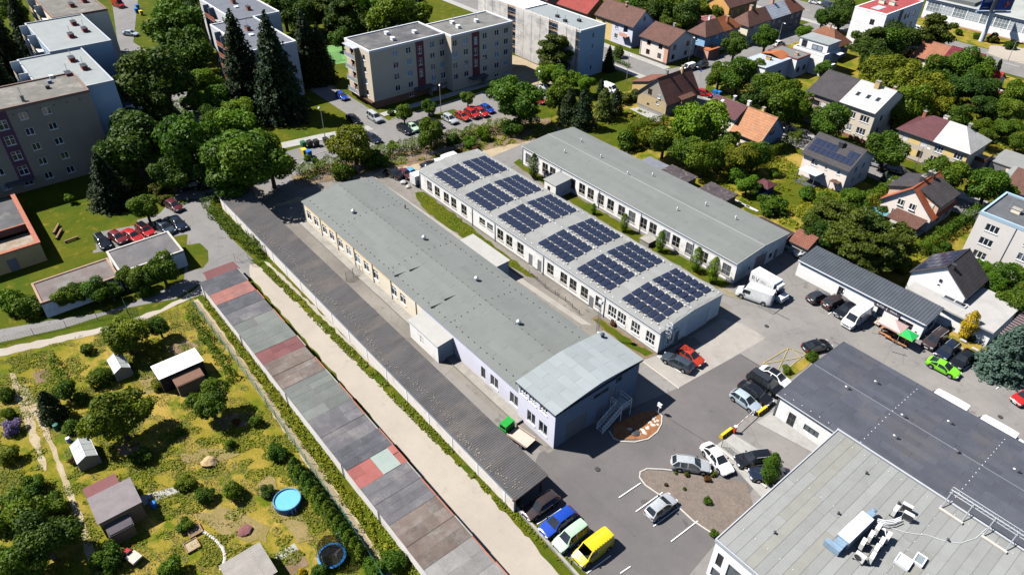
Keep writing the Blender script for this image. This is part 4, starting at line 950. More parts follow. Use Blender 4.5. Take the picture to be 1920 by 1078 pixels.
# --- right hall
H3 = Bld('storage_hall', 'long white hall with plain grey roof and brown windows beside the slim poplars', 'building', -98.6, 85.2, -46.7, 99, 4.1, WHITEOLD, plinth=.3, pm=CONC)
for i, u in enumerate((1.0, 6.1, 8.3, 13.9, 16.5, 18.8, 21.4, 23.9, 26.6, 29.1, 31.8, 34.0, 37.0, 39.1, 42.0, 44.9, 49.4)): H3.win('F', u, 1.0, 1.6, 2.1, 'ind')
H3.win('E', 5.2, .05, 3.2, 3.0, 'gdoor').win('E', 9.3, 1.0, .9, 1.0, 'k1').win('E', 10.8, .05, 1.0, 2.1, 'door').win('E', 3.6, 1.2, .5, .7, 'k1')
H3.walls(('x', .45, 6.9)).gable('x', .45, FELTW, .25, .12, .16, fascia=TRIM)
felt(H3, FELT, 1.15, 9.0, [(-.2, 6.88, 4.1-.013+.16, 4.55+.155), (6.92, 14.0, 4.55+.155, 4.1-.013+.16)])
MB().box(0, -.06, 3.55, 51.9, -.003, 3.7).build('cornice', WHITE, H3.root)
for u in (.15, 11.4, 21.8, 32.0, 43.4): H3.pipe('F', u)
for x, y in ((8, 4), (14, 8), (22, 6.9), (25, 10.5), (36, 4.4), (38, 9.6), (44, 10), (6.5, 10)): vent(H3, x, y, H3.rz(x, y), .14, TRIM)
MB().box(51.9, 6.6, 3.4, 52.3, 7.1, 3.6).build('wall_lamp', TRIM, H3.root)
K = Bld('porch', 'small white porch building with grey roof against the storage hall windows', 'outbuilding', -87.4, 81.2, -84.2, 85.15, 2.8, WHITEOLD)
K.win('F', .9, 1.0, .8, .9, 'd1').win('E', 1.6, .05, .95, 2.0, 'wdoor').walls().mono(.25, FELTW, .15, .12, 'y', TRIM)
K2 = MB().box(-64.2, 82.6, 0, -62.2, 84.6, .9).box(-64.3, 82.5, .9, -62.1, 84.7, 1.0); tag(K2.build('cellar_hatch', CONC), 'low concrete hatch box on the grass strip beside the storage hall', 'hatch')
# --- corrugated shed
W = Bld('carport_shed', 'very long shed with dark corrugated roof and plastered back wall', 'shed', -119.5, 31.2, -36.2, 35.7, 2.35, WHITEOLD)
W.win('F', 24.2, .9, .45, .9, 'b1').win('F', 25.0, .9, .45, .9, 'b1').win('F', 25.8, .9, .45, .9, 'b1')
wall = MB(); wall.box(0, 0, 0, 83.3, .25, 2.45).box(0, .25, 0, .25, 4.4, 2.6).box(25, .25, 0, 25.2, 4.4, 2.6).box(55, .25, 0, 55.2, 4.4, 2.6).box(.25, 4.1, 0, 78, 4.25, 2.6); wall.build('wall', mat('pinkish_old_render', (.80, .74, .67), .9, .08, .5, (.5, .42, .34), .56, .74, .5), W.root)
for x in (83.0, 79.5): MB().box(x, 4.1, 0, x+.15, 4.25, 2.6).build('post', WOODF, W.root)
for x in np.arange(1.5, 82, 5.0): MB().box(x, -.04, 0, x+.3, -.003, 2.3).build('pier', WHITE, W.root)
MB().box(-.2, -.16, 2.42, 83.5, -.02, 2.56).build('eaves_board', mat('blue_grey_board', (.13, .17, .22), .7, .15, 1), W.root)
CORR = mat('dark_corrugated_sheet', (.095, .09, .092), .8, .22, .5, (.15, .13, .115), .5, .7, .3, fine=.25, stretch=(1, .35, 1))
xs = np.arange(-.3, 83.7, .07); ys = (-.1, 1.1, 2.5, 3.9, 4.75); n = len(xs)
vv = [(x, y, 2.56+.03*math.sin(x/.28*2*math.pi)+(y+.3)*.11) for y in ys for x in xs]
me = bpy.data.meshes.new('roof'); me.from_pydata(vv, [], [(j*n+i, j*n+i+1, (j+1)*n+i+1, (j+1)*n+i) for j in range(4) for i in range(n-1)]); me.materials.append(CORR); W.roof = obj('roof', me, W.root)
MB().box(83.35, -.3, 2.45, 83.55, 4.75, 2.60).build('verge_board', WOODF, W.root)
rng = random.Random(3); b = MB()
for i in range(800):
    x = rng.uniform(14, 83); y = abs(rng.gauss(.95+.5*math.sin(x*.31), .33)); s = rng.uniform(.02, .065)
    if y > 3: continue
    z = 2.60+(y+.3)*.11; M4 = Matrix.Translation((x, y, z)) @ Matrix.Rotation(rng.random()*3, 4, 'Z'); b.box(-s, -s*.8, -.02, s, s*.8, s*.7, 0, M4)
o = b.build('moss_lumps', mat('pale_lichen', (.27, .25, .21), .95, .3, 2), W.roof); o['kind'] = 'stuff'
# --- garage row with a roof of its own for each garage
GR = Bld('garage_row', 'long row of garages with patchwork roofs of felt in grey, red and brown', 'garage', -96.3, 19.0, -26.5, 24.8, 2.3, mat('white_garage_wall', (.74, .70, .66), .9, .08, .5, (.55, .48, .42), .56, .74, .6))
ROOFC = dict(d=mat('charcoal_felt', (.10, .10, .115), .9, .2, .7, (.15, .15, .16), .5, .7, .6, fine=.25, objvar=.28), r=RUST, g=mat('green_grey_felt', (.18, .195, .18), .9, .15, .5, (.19, .18, .17), .5, .7, .6, fine=.25, objvar=.28), b=mat('brown_felt', (.18, .14, .12), .9, .22, .5, (.24, .22, .2), .48, .68, .7, fine=.25, objvar=.28), m=mat('maroon_felt', (.21, .085, .085), .9, .15, .6, (.16, .09, .09), .5, .7, .6, fine=.25, objvar=.28), p=mat('coral_red_felt', (.36, .12, .105), .85, .15, .6, objvar=.35), k=mat('slate_felt', (.15, .145, .155), .9, .18, .6, (.22, .2, .19), .52, .7, .6, fine=.25, objvar=.28), s=mat('pale_green_felt', (.27, .32, .29), .85, .08, .6), l=mat('pale_cement_roof', (.27, .26, .25), .9, .15, .6, (.24, .23, .22), .5, .7, .8, fine=.25, objvar=.28))
seq = [('d', -96.3, -92.3), ('r', -92.3, -89.2), ('d', -89.2, -86.4), ('k', -86.4, -83.4), ('g', -83.4, -79.6), ('g', -79.6, -75.9), ('m', -75.9, -73.2), ('b', -73.2, -70.4), ('b', -70.4, -67.4), ('g', -67.4, -64.0), ('g', -64.0, -60.5), ('k', -60.5, -57.2), ('k', -57.2, -54.2), ('d', -54.2, -51.0), ('p', -51.0, -47.9), ('k', -47.9, -45.0), ('k', -45.0, -41.9), ('b', -41.9, -38.6), ('b', -38.6, -35.4), ('l', -35.4, -31.6), ('l', -31.6, -26.5)]
rng = random.Random(11)
for i, (c, a, b_) in enumerate(seq):
    dz = rng.uniform(0, .07); y1 = 24.95+rng.uniform(-.1, .05)
    rp = MB().box(a+96.3+.015, -.12, 2.32+dz, b_+96.3-.015, y1-19, 2.44+dz).build('roof_panel', ROOFC[c], GR.root)
    nx_, ny_ = rng.randint(2, 3), rng.randint(2, 4)
    for k in range(nx_):
        for j in range(ny_):
            if rng.random() < .8: x0, x1 = a+96.35+(b_-a-.1)*k/nx_, a+96.35+(b_-a-.1)*(k+1)/nx_; y0, y2 = -.08+(y1-19)*j/ny_, -.08+(y1-19)*(j+1)/ny_; MB().box(x0+rng.uniform(0, .08), y0+rng.uniform(0, .06), 2.441+dz, x1-.02, y2-.02, 2.452+dz+rng.uniform(0, .008)).build('felt_sheet', ROOFC[c], rp)
    nseam = 1
    for k in range(1, nseam): x = a+96.3+(b_-a)*k/nseam; MB().box(x-.05, -.1, 2.44+dz, x+.05, y1-19.05, 2.456+dz).build('felt_seam', ROOFC[c], rp)
    if c in 'bkl' and i > 6:
        for k in range(0): y = rng.uniform(.8, 4.8); x = a+96.3+rng.uniform(.6, 1.4); MB().box(x, y, 2.441+dz, x+rng.uniform(.8, 1.6), y+rng.uniform(.5, 1.1), 2.452+dz).build('felt_patch', ROOFC[rng.choice('dbkg')], rp)
    if i % 2 == 0 or i > 8: MB().box(a+96.3+.02, y1-19-.02, 2.25, b_+96.3-.02, y1-19+.1, 2.52).build('coping', BRICK if i % 3 else CONC, GR.root)
    MB().box(a+96.6, 5.8, .05, b_+96.0, 5.86, 2.1).build('garage_door', rng.choice([DOORG, WOODF, WOOD]), GR.root)
MB().box(45.35, 2.9, 2.42, 48.36, 5.2, 2.53).build('roof_panel', ROOFC['s'], GR.root); MB().box(45.3, 5.2, 2.42, 46.6, 5.98, 2.54).build('roof_panel', ROOFC['p'], GR.root)
w2 = MB(); w2.box(0, 0, 0, 69.8, .2, 2.3).box(0, .2, 0, .2, 5.7, 2.3).box(69.6, .2, 0, 69.8, 5.7, 2.3).box(.2, 5.6, 0, 69.6, 5.75, 2.3); GR.wall = w2.build('wall', GR.wm[0], GR.root)
for x in (1.4, 15.2, 29.5, 44, 52): MB().tube((x, -.09, 0), (x, -.09, 2.3), .06, n=6).build('drainpipe', DSTEEL, GR.root)
# --- shop with standing seam roof
SH = Bld('shop', 'low white shop with dark standing seam roof, signboard and parasols in front', 'shop', -42.0, 95.5, -21.6, 100.2, 2.9, WHITE)
SH.win('F', 7.2, .02, 1.0, 2.0, 'shop').win('F', 11.5, 1.1, .9, .75, 'k1').win('F', 13.6, .02, 1.0, 1.95, 'void').win('F', 16.8, .8, 2.2, 1.1, 'shop').win('E', 1.4, .9, 2.2, 1.2, 'shop').win('F', 19.5, .8, .3, .3, 'k1')
SH.walls().mono(.55, STEELROOF, .18, .14, 'y', TRIM)
for i in range(46): MB().box(-.16+i*.455, -.19, 0, -.125+i*.455, 4.92, .055).build('standing_seam', STEELROOF, SH.roof, (0, 0, 3.045), (math.atan(.55/4.7), 0, 0))
MB().box(0, -.08, 2.62, 20.4, -.004, 2.78).build('fascia_stripe', GREYR, SH.root); MB().tube((0, -.26, 2.9), (20.4, -.26, 2.9), .07, n=6).build('gutter', GTRIM, SH.root)
# signboard with lettering
def lettering(txt, size, m, parent, loc, rot, ext=.01, name='lettering'):
    cu = bpy.data.curves.new(name, 'FONT'); cu.body = txt; cu.size = size; cu.extrude = ext; cu.align_x = 'CENTER'; cu.align_y = 'CENTER'
    o = bpy.data.objects.new('tmp', cu); C.objects.link(o); dg = bpy.context.evaluated_depsgraph_get(); me = bpy.data.meshes.new_from_object(o.evaluated_get(dg)); bpy.data.objects.remove(o); me.materials.clear(); me.materials.append(m)
    return obj(name, me, parent, loc, rot)
sg = thing('shop_sign', 'dark grey signboard with white lettering over the shop door', 'sign', (-27.2, 95.38, 2.28)); MB().box(-1.9, 0, -.28, 2.05, .06, .28).build('board', mat('sign_board', (.10, .085, .095), .6, .1, 2), sg)
lettering('BUTIS', .42, WHITEF, sg, (-.95, -.012, 0), (R(90), 0, 0)); lettering('MEVA', .42, WHITEF, sg, (1.1, -.012, 0), (R(90), 0, 0)); MB().box(.02, -.012, -.28, .1, -.003, .28).build('divider', WHITEF, sg)
# --- dark roofed hall (lower right)
D = Bld('dark_roof_hall', 'large white hall with dark blue-grey felt roof by the barrier', 'building', -26.5, 66.4, 30, 81.6, 3.6, WHITE)
D.win('F', 1.9, .05, 1.0, 2.1, 'shop').win('F', 4.1, .9, 2.0, 1.0, 'd3').win('F', 7.2, .9, 1.6, 1.0, 'd3')
D.walls(('x', .45, 7.6)).gable('x', .45, FELTD, .3, .25, .18, fascia=TRIM)
felt(D, FELTD, 1.0, 5.0, [(-.25, 7.58, 3.6-.02+.18, 4.05+.17), (7.62, 15.4, 4.05+.17, 3.6-.02+.18)])
dots('conductor_holders', [(x, 7.6, D.rz(x, 7.6)) for x in np.arange(.5, 34, .9)] + [(x, y, D.rz(x, y)) for x in (10.5, 21) for y in np.arange(.6, 15, .8)] + [(x, .4, D.rz(x, .4)) for x in np.arange(.5, 34, 1.2)], D, .09, TRIM, .08)
MB().tube((0, 7.6, 4.33), (40, 7.6, 4.33), .025, n=5).build('conductor_wire', STEEL, D.roof)
for x, y in ((5.2, 7.0), (12, 7.9), (18.5, 7.4), (13, 4.2), (24, 10), (7, 11), (16, 11.5)):
    o = MB().lathe([(.2, 0), (.2, .05), (.08, .06), (.08, .4), (.14, .42), (.0, .5)], 10).build('roof_vent', DSTEEL, D.roof, (x, y, D.rz(x, y))); MB().lathe([(.15, .0), (.13, .06), (0, .1)], 12).build('base', TRIM, o, (-.5, .25, 0))
MB().tube((.1, -.1, 0), (.1, -.1, 3.5), .06, n=6).build('drainpipe', DSTEEL, D.root)
b = MB().box(-26.1, 82.1, 0, -24.3, 83.5, 2.2); t = thing('site_container', 'white site container standing beside the dark roofed hall', 'container', (-26.6, 79.9, 0)); MB().box(-.6, .6, 0, -.05, 2.4, 2.3).build('body', TRIM, t); MB().box(-.5, .9, 2.3, -.15, 1.5, 2.36).build('hatch', DSTEEL, t)
# --- foreground white block with pale felt roof
F = Bld('foreground_block', 'white two storey block with pale felt roof, air conditioning units and skylights', 'building', -18.0, 42.0, 30, 64.3, 6.0, WHITE)
F.win('F', .55, 2.5, .7, 2.0, 'k1').win('F', 1.9, 2.0, 1.9, 2.2, 'k1').win('F', .4, .4, 1.0, 1.4, 'k1').win('F', 4.6, 2.0, 1.9, 2.2, 'k1')
F.walls().flat(FELTB, 0)
MB().box(-.12, -.12, 5.72, 48, 0, 6.14).box(-.12, 0, 5.72, 0, 22.3, 6.14).box(-.12, 22.3, 5.72, 48, 22.5, 6.14).build('roof_edge', GTRIM, F.root)
rng = random.Random(5); kk = {}
for i in range(26):
    x = .1+i*1.03; y = .1
    cuts = [.1, rng.uniform(7, 15), 22.2]
    for a, c in zip(cuts, cuts[1:]): MB().box(0, a, 0, 1.0, c-.03, .014).build('felt_strip', FELTW if rng.random() < .88 else mat('olive_felt', (.265, .262, .235), .9, .08, .5, fine=.14, objvar=.1), F.roof, (x, 0, 6.042+.005*(i % 2)), (0, 0, 0))
dots('conductor_holders', [(x, y, 6.05) for y in (3.0, 12.5, 21.2) for x in np.arange(1, 26, 1.4)] + [(x, y, 6.05) for x in (12.5,) for y in np.arange(1, 21, 1.4)], F, .07, TRIM, .08)
for x, y in ((3.2, 5.0), (6, 12), (9.3, 18), (17.2, 13.2), (14.5, 17.6), (11.4, 6.2), (5.2, 19)): MB().lathe([(.09, 0), (.09, .3), (.15, .32), (0, .4)], 10).build('roof_vent', DSTEEL, F.roof, (x, y, 6.05))
# ------------------------------------------------------------------ apartment blocks
def flats(name, label, x0, y0, x1, y1, h, wall, roofm, trim, ecols, floors, z1=1.6, fh=2.85, sty='w2', ww=1.35, wh=1.35, extra=(), pl=0, pm=None, stair=(), smat=2, fcols=()):
    b = Bld(name, label, 'building', x0, y0, x1, y1, h, wall, plinth=pl, pm=pm, extra=extra)
    for k in range(floors):
        z = z1+k*fh
        for u in ecols: b.win('E', u-ww/2, z, ww, wh, sty)
        for u in fcols: b.win('F', u-.45, z, .9, 1.25, 'w1')
        for u in stair:
            if k < floors-0: b.win('E', u-.75, z-1.0 if k else z-.2, 1.5, 1.75 if k else 1.0, 'st')
    for u in stair: b.zone('E', u-1.25, 2.2, u+1.25, h, smat)
    b.walls().flat(roofm, .3, trim)
    return b
def roofstack(b, x, y, m=BRICK, w=1.0, d=.6, h=.8, mast=1.8, cap=DSTEEL): b.chimney(x, y, b.h+.04, w, d, h, m, cap, 0, .02); MB().tube((x, y, b.h+h), (x, y, b.h+h+mast), .05, n=5).build('mast', STEEL, b.roof)
def balconies(b, face, us, zs, w, d, hb, slab, front, m_in=None):
    for z in zs:
        for u in us:
            p = MB(); p.box(u-w/2, -d, z-.15, u+w/2, -.003, z); p.box(u-w/2, -d, z, u+w/2, -d+.06, z+hb, 1)
            o = p.build('balcony', [slab, front], b.root)
            MB().box(u-w/2-.12, -d, z-.15, u-w/2-.003, -.003, z+2.75).build('side_wall', slab, o)
# block in the lower left corner of the estate
B1 = flats('apartment_block', 'five storey beige apartment block with purple stair strip, nearest on the left', -160, -16, -148.3, 21, 15.6, mat('drab_beige_render', (.30, .26, .20), .9, .07, .4), FELTBR, mat('brown_trim', (.22, .14, .11), .8, .1, 2), [25.4, 29.2, 18.3, 14.5], 5, 1.25, 2.98, 'w2', 1.35, 1.3, (PURPLE,), stair=(21.9,))
roofstack(B1, 9.5, 26.5, CONC, .5, .5, .9); roofstack(B1, 7.5, 21, BRICK, 1.0, .6, .7)
for i, u in enumerate(np.arange(24, 36, 2.2)): MB().tube((11.72, u, 14.55), (11.75, u, 14.55), .13, n=8).build('vent_hole', DSTEEL, B1.root)
MB().box(11.7, 18.2, 2.4, 13.4, 22.8, 2.6).build('canopy', DTRIM, B1.root)
for k_, (x0, y0, x1, y1, lb, wm, rm) in enumerate(((-175, 14.0, -151.6, 26.2, 'white apartment block with pale flat roof right behind the beige block', BLUEGREY, FLATW), (-198.8, 20.2, -174.9, 32.3, 'second white apartment block with pale roof and three red chimneys in the stepped row', BLUEGREY, FLATW), (-222, 26.2, -199.4, 38.2, 'cream apartment block with brown weathered roof at the far end of the stepped row', CREAM, FELTBR))):  # first two: white walls with the blue of shade put into their colour
    b = flats('apartment_block', lb, x0, y0, x1, y1, 15.25 if k_ == 0 else 15.6, wm, rm, GTRIM if k_ < 2 else mat('brown_trim', (.22, .14, .11), .8, .1, 2), [], 5, 1.9, 2.85, fcols=[3, 7, 17, 20])
    W_, D_ = b.W, b.D
    for u, v in ((W_*.25, D_*.5), (W_*.35, D_*.78), (W_*.62, D_*.72)): roofstack(b, W_-u-2, v, mat('red_brick_stack', (.33, .06, .05), .9, .15, 2), 2.0, 1.0, .8)
    balconies(b, 'F', [5.2, 13.5], [2.2+i*2.85 for i in range(5)], 3.4, 1.6, 1.0, WHITE if k_ < 2 else CREAM, mat('amber_balcony', (.42, .33, .20), .7, .1, 2))
    if k_ == 0:
        for i in range(3): MB().box(W_-3-i*2.6, 1.0+i*.9, 15.64, W_-2.3-i*2.6, 1.7+i*.9, 16.2).build('roof_box', (DSTEEL, GREYR, TRIM)[i], b.roof)
# white and grey stepped block behind the two tall spruces
for k_, (x0, y0, x1, y1, lb) in enumerate(((-182.6, 56.2, -158.9, 67.3, 'white apartment block with dark roof and red balconies behind the tall spruces'), (-206, 62.2, -182.4, 74.2, 'white apartment block with dark roof stepped back behind the spruces'))):
    b = flats('apartment_block', lb, x0, y0, x1, y1, 12.6, LGREY if k_ == 0 else LGREY, mat('dark_slate_roof', (.125, .135, .16), .85, .12, .5), TRIM, [], 4, 2.2, 2.75, fcols=[15.6, 18.6, 21.2])
    balconies(b, 'F', [8.3, 11.9], [1.9+i*2.75 for i in range(4)], 3.3, 1.5, 1.0, mat('grey_panel', (.36, .36, .38), .8, .06, 1), mat('red_brown_panel', (.30, .09, .05), .8, .1, 2))
    roofstack(b, 9, 5.8, BRICK, 1.6, .9, .9); roofstack(b, 17, 6.5, BRICK, 1.4, .9, .9, .8); MB().box(12.5, 4.4, 12.64, 13.7, 5.4, 12.95).build('roof_hatch', TRIM, b.roof)
# long beige block with two red stair strips
for k_, (x0, y0, x1, y1, lb) in enumerate(((-152.3, 76.2, -141.1, 96.7, 'four storey beige apartment block with dark red stair strip and balconies on its side wall'), (-149.3, 96.71, -138.5, 115.5, 'right half of the beige apartment block, set forward, with its own dark red stair strip'))):
    cols = [6.6, 10.2, 16.8, 19.6] if k_ == 0 else [1.0, 4.2, 10.0, 13.7, 16.7]; st = 13.3 if k_ == 0 else 7.2
    b = Bld('apartment_block', lb, 'building', x0, y0, x1, y1, 13.2, mat('sand_render', (.62, .52, .40), .88, .05, .4), plinth=0, extra=(DARKRED,))
    if k_ == 0: b.pl = 1.6; b.wm[1] = PLINTH
    for fl in range(5):
        for u in cols:
            if fl == 0 and u < 9: continue
            b.win('E', u-.68, fl*2.7 if fl else .45, 1.35, 1.45 if fl else .8, 'b2')
        if fl: b.win('E', st-.5, fl*2.7-.75, 1.0, 1.8, 'st') if fl > 1 else None
        if k_ == 0 and fl: b.win('F', 7.9, 1.2+(fl-1)*2.75+1.2, 1.1, 1.25, 'w1')
    b.zone('E', st-1.15, 2.4, st+1.15, 13.2, 2); b.zones = b.zones
    b.walls().flat(FELTB if k_ == 0 else mat('grey_brown_roof', (.17, .165, .155), .9, .15, .5, (.1, .1, .1), .5, .7, .3), .3, TRIM)
    MB().box(b.W+.003, st-2.4, 2.15, b.W+2.0, st+2.4, 2.4).build('entrance_canopy', DTRIM, b.root); MB().box(b.W+.003, st+1.5, 0, b.W+1.8, st+1.7, 2.14).build('canopy_wall', CONC, b.root)
    for u, v in ((3.2, 9.5), (7.5, 8.5), (6.4, 15.2)) if k_ == 0 else ((3.0, 6), (6.5, 5.2), (5.5, 11.5)): roofstack(b, u, v, WHITE, 1.1, .8, .6, 1.6, TRIM)
    if k_ == 0:
        z_ = [2.1+i*2.75 for i in range(4)]
        for z in z_:
            o = MB().box(1.6, -1.3, z-.15, 6.4, -.003, z, 0).box(1.6, -1.3, z, 6.4, -1.22, z+.95, 1).build('balcony', [CREAM, mat('grey_glass_panel', (.30, .34, .37), .4, .06, 2)], b.root)
            MB().box(2.2, -.02, z+.05, 5.8, -.004, z+2.2).build('loggia_window', GLASSD, o)
            MB().box(2.8+.7*((z*3) % 2), -.9, z+.5, 4.2, -.7, z+1.5).build('awning', mat('red_cloth', (.55, .35, .33), .9, .2, 3), o)
        MB().box(6.4, -1.3, 1.8, 6.65, -.003, 13.0).build('fin_wall', mat('tan_render', (.52, .38, .22), .88, .06, .4), b.root); MB().box(1.4, -1.4, 12.85, 6.7, -.003, 13.0).build('balcony_roof', GTRIM, b.root)
        MB().box(-.3, -.7, 1.35, 11.2, -.003, 1.6).build('ledge', WOODF, b.root)
    MB().tube((6, 11, 13.3), (6, 11, 16), .04, n=5).tube((5.2, 11, 15.6), (6.8, 11, 15.6), .03, n=5).build('antenna', STEEL, b.roof)
b = flats('apartment_block', 'salmon apartment block behind the spruces at the upper edge', -226, 88, -213, 101.5, 12.4, SALMON, FELTBR, TRIM, [2, 5, 8.5, 11.5], 4)
# block under scaffolding
b = Bld('apartment_block', 'white apartment block wrapped in scaffolding netting with a blue-grey end wall', 'building', -165, 126.2, -125.2, 135, 12.2, WHITE, plinth=.0, extra=(BLUEGREY,)); b.zone('E', 0, 0, 8.8, 12.2, 2)
for fl in range(4): b.win('E', 4.3, 1.6+fl*2.75, .5, 1.1, 'k1')
for fl in range(4):
    for u in np.arange(3, 39, 3.3): b.win('F', u, 1.4+fl*2.8, 1.5, 1.5, 'k2')
b.walls().flat(FELTL, .2, TRIM); MB().box(0, -.1, 0, 0.2, 0, 1).build('downpipe', GTRIM, b.root)
MB().box(.4, .4, 12.25, 18, 8.4, 12.55).build('insulated_roof', WHITE, b.roof)
for u, v in ((28, 3), (34, 5), (32, 2)): roofstack(b, u, v, DSTEEL, .9, .7, .5, 1.2)
SCN, _nt, _N, _L, _b = nodes_of('scaffold_netting'); _v = coords(_nt, True); _n1 = tex(_nt, 'Noise', .7, 5, .7, _v)
_L.new(mix(_nt, ramp(_nt, _n1.outputs[0], .35, .65), (.76, .74, .71), (.80, .74, .68)), _b.inputs['Base Color']); _b.inputs['Roughness'].default_value = .9
_tr = _N.new('ShaderNodeBsdfTransparent'); _ms = _N.new('ShaderNodeMixShader'); _n2 = tex(_nt, 'Noise', .35, 4, .6, _v); _L.new(ramp(_nt, _n2.outputs[0], .36, .52), _ms.inputs[0])
_mm = _N.new('ShaderNodeMath'); _mm.operation = 'MULTIPLY_ADD'; _L.new(ramp(_nt, _n2.outputs[0], .35, .55), _mm.inputs[0]); _mm.inputs[1].default_value = .3; _mm.inputs[2].default_value = .5; _L.new(_mm.outputs[0], _ms.inputs[0])
_L.new(_tr.outputs[0], _ms.inputs[1]); _L.new(_b.outputs[0], _ms.inputs[2]); _L.new(_ms.outputs[0], _N['Material Output'].inputs[0])
sc = thing('scaffolding', 'tall scaffolding with pale netting along the long wall of the white block', 'scaffolding', (-165, 124.9, 0))
for i in range(19):
    MB().tube((i*2.2, 0, 0), (i*2.2, 0, 13.2), .05, n=5).tube((i*2.2, 1.0, 0), (i*2.2, 1.0, 13.2), .05, n=5).build('standard', STEEL, sc)
for k_ in range(6): z = 2.1*k_+2.0; MB().box(0, .05, z, 39.6, .95, z+.06).build('deck', WOOD, sc); MB().tube((0, 0, z+1), (39.6, 0, z+1), .035, n=5).build('guard_rail', STEEL, sc)
for i in range(12):
    if i in (4, 9): continue
    MB().quad([(i*3.3+.05, -.1, .4), (i*3.3+3.25, -.1, .4), (i*3.3+3.25, -.1, 13.3), (i*3.3+.05, -.1, 13.3)]).build('netting', SCN, sc)
# ------------------------------------------------------------------ family houses
T_BROWN = tiled('brown_tiles', (.13, .065, .05), (.17, .085, .065)); T_BROWNY = tiled('brown_tiles_y', (.15, .07, .052), (.19, .09, .07), 'y', moss=(.10, .085, .07)); T_MAROON = tiled('maroon_sheet_tiles', (.115, .04, .045), (.13, .048, .052), w=.35, h=.5, rough=.5)
T_RUSTY = tiled('rust_brown_sheets', (.16, .07, .055), (.19, .085, .065), 'y', w=3, h=1.6, mortar=.02, moss=(.12, .085, .075)); T_ORANGE = tiled('old_orange_tiles', (.48, .22, .11), (.40, .19, .10), moss=(.36, .22, .13)); T_RED = tiled('red_tiles', (.46, .12, .05), (.38, .10, .045), 'y', w=.3, h=.4)
T_OR2 = tiled('bright_orange_tiles', (.50, .17, .06), (.42, .14, .06)); T_ANTH = tiled('anthracite_tiles', (.062, .056, .06), (.075, .068, .07), w=.4, h=.45, mortar=.04); T_WHITE = tiled('white_sheet_roof', (.52, .50, .47), (.49, .48, .45), w=3, h=.9, mortar=.02, moss=(.48, .46, .42)); T_ANTHY = tiled('anthracite_tiles_y', (.055, .05, .052), (.07, .06, .062), 'y', w=.4, h=.45, mortar=.04)
T_RBR = tiled('red_brown_tiles', (.20, .075, .05), (.24, .10, .065)); T_CRIM = tiled('crimson_sheets', (.20, .02, .04), (.22, .026, .045), w=.5, h=3); T_REDS = tiled('bright_red_sheets', (.55, .045, .02), (.5, .04, .02), w=.5, h=3); T_ZINC = tiled('zinc_sheets', (.45, .50, .56), (.50, .54, .60), 'y', w=6, h=.6, mortar=.05, rough=.4)
# steep gable house with rusty roof
h = Bld('house', 'ochre house with steep rusty brown gable roof beside the storage hall gardens', 'house', -105, 126.5, -96.3, 137.8, 3.3, mat('grey_ochre_render', (.52, .40, .22), .9, .08, .4, (.38, .32, .24), .5, .7, .4), plinth=.5, pm=CONC)
h.win('F', 3.0, .9, .7, .6, 'd1').win('F', 5.6, 2.0, .8, .8, 'w1').walls(('y', 4.6, 5.2)).gable('y', 4.6, T_RUSTY, .5, .35, .18, 5.2)
MB().quad([(.2, -.02, 3.35), (8.5, -.02, 3.35), (5.2, -.02, 7.7)]).build('gable_cladding', mat('grey_gable', (.34, .30, .25), .9, .1, .5), h.root)
put_window(h.root, (2.9, -.14, 3.7), 'F', 1.1, 1.3, 'd2'); put_window(h.root, (6.0, -.14, 3.6), 'F', .7, .8, 'w1')
h.chimney(4.9, 3.4, 7.9, .5, .5, 1.1, CONC).chimney(5.6, 8.0, 7.9, .5, .5, 1.3, OCHRE)
b = MB().quad([(5.6, 4.2, 4.6), (9.9, 3.9, 3.3), (9.9, 8.9, 3.3), (5.6, 9.2, 4.6)]).quad([(5.6, 4.2, 4.48), (5.6, 9.2, 4.48), (9.9, 8.9, 3.18), (9.9, 3.9, 3.18)]).box(8.75, 4.4, 0, 9.6, 8.5, 3.1, 1).box(6.2, 4.35, 3.0, 8.74, 8.55, 3.6, 1); b.build('porch_wing', [T_BROWN, OCHRE], h.root)
h2 = Bld('house_wing', 'low red roofed wing behind the rusty gable house', 'house', -110.5, 130.5, -105.4, 137.5, 3.0, OCHRE); h2.walls().mono(1.6, T_RBR, .3, .14, 'x')
# pink house with brown gable roof
h = Bld('house', 'pale pink two storey house with dark brown gable roof at the junction', 'house', -127.7, 152.2, -118, 163.6, 5.4, PINKISH, plinth=.5, pm=DPLINTH, extra=(SALMON,))
h.row('F', [2.9, 7.0], 1.1, 1.3, 1.4, 'd2').row('F', [2.9, 7.0], 3.6, 1.3, 1.4, 'd2').row('E', [2.4, 7.6], 1.1, 1.1, 1.3, 'd2').row('E', [2.6, 8.0], 3.6, 1.2, 1.4, 'd2').zone('F', 8.4, .5, 9.7, 5.4, 2).zone('E', 0, .5, .8, 5.4, 2)
h.walls(('x', 2.6, 5.7)).gable('x', 2.6, T_BROWN, .5, .5).chimney(5.5, 6.6, 7.9, .6, .6, .9, CONC).gutter()
g = Bld('garage', 'small flat roofed red garage beside the pink house', 'garage', -118, 164, -113.5, 169, 2.6, SALMON); g.win('F', .6, .05, 2.6, 2.1, 'gdoor').walls().flat(T_OR2, 0)
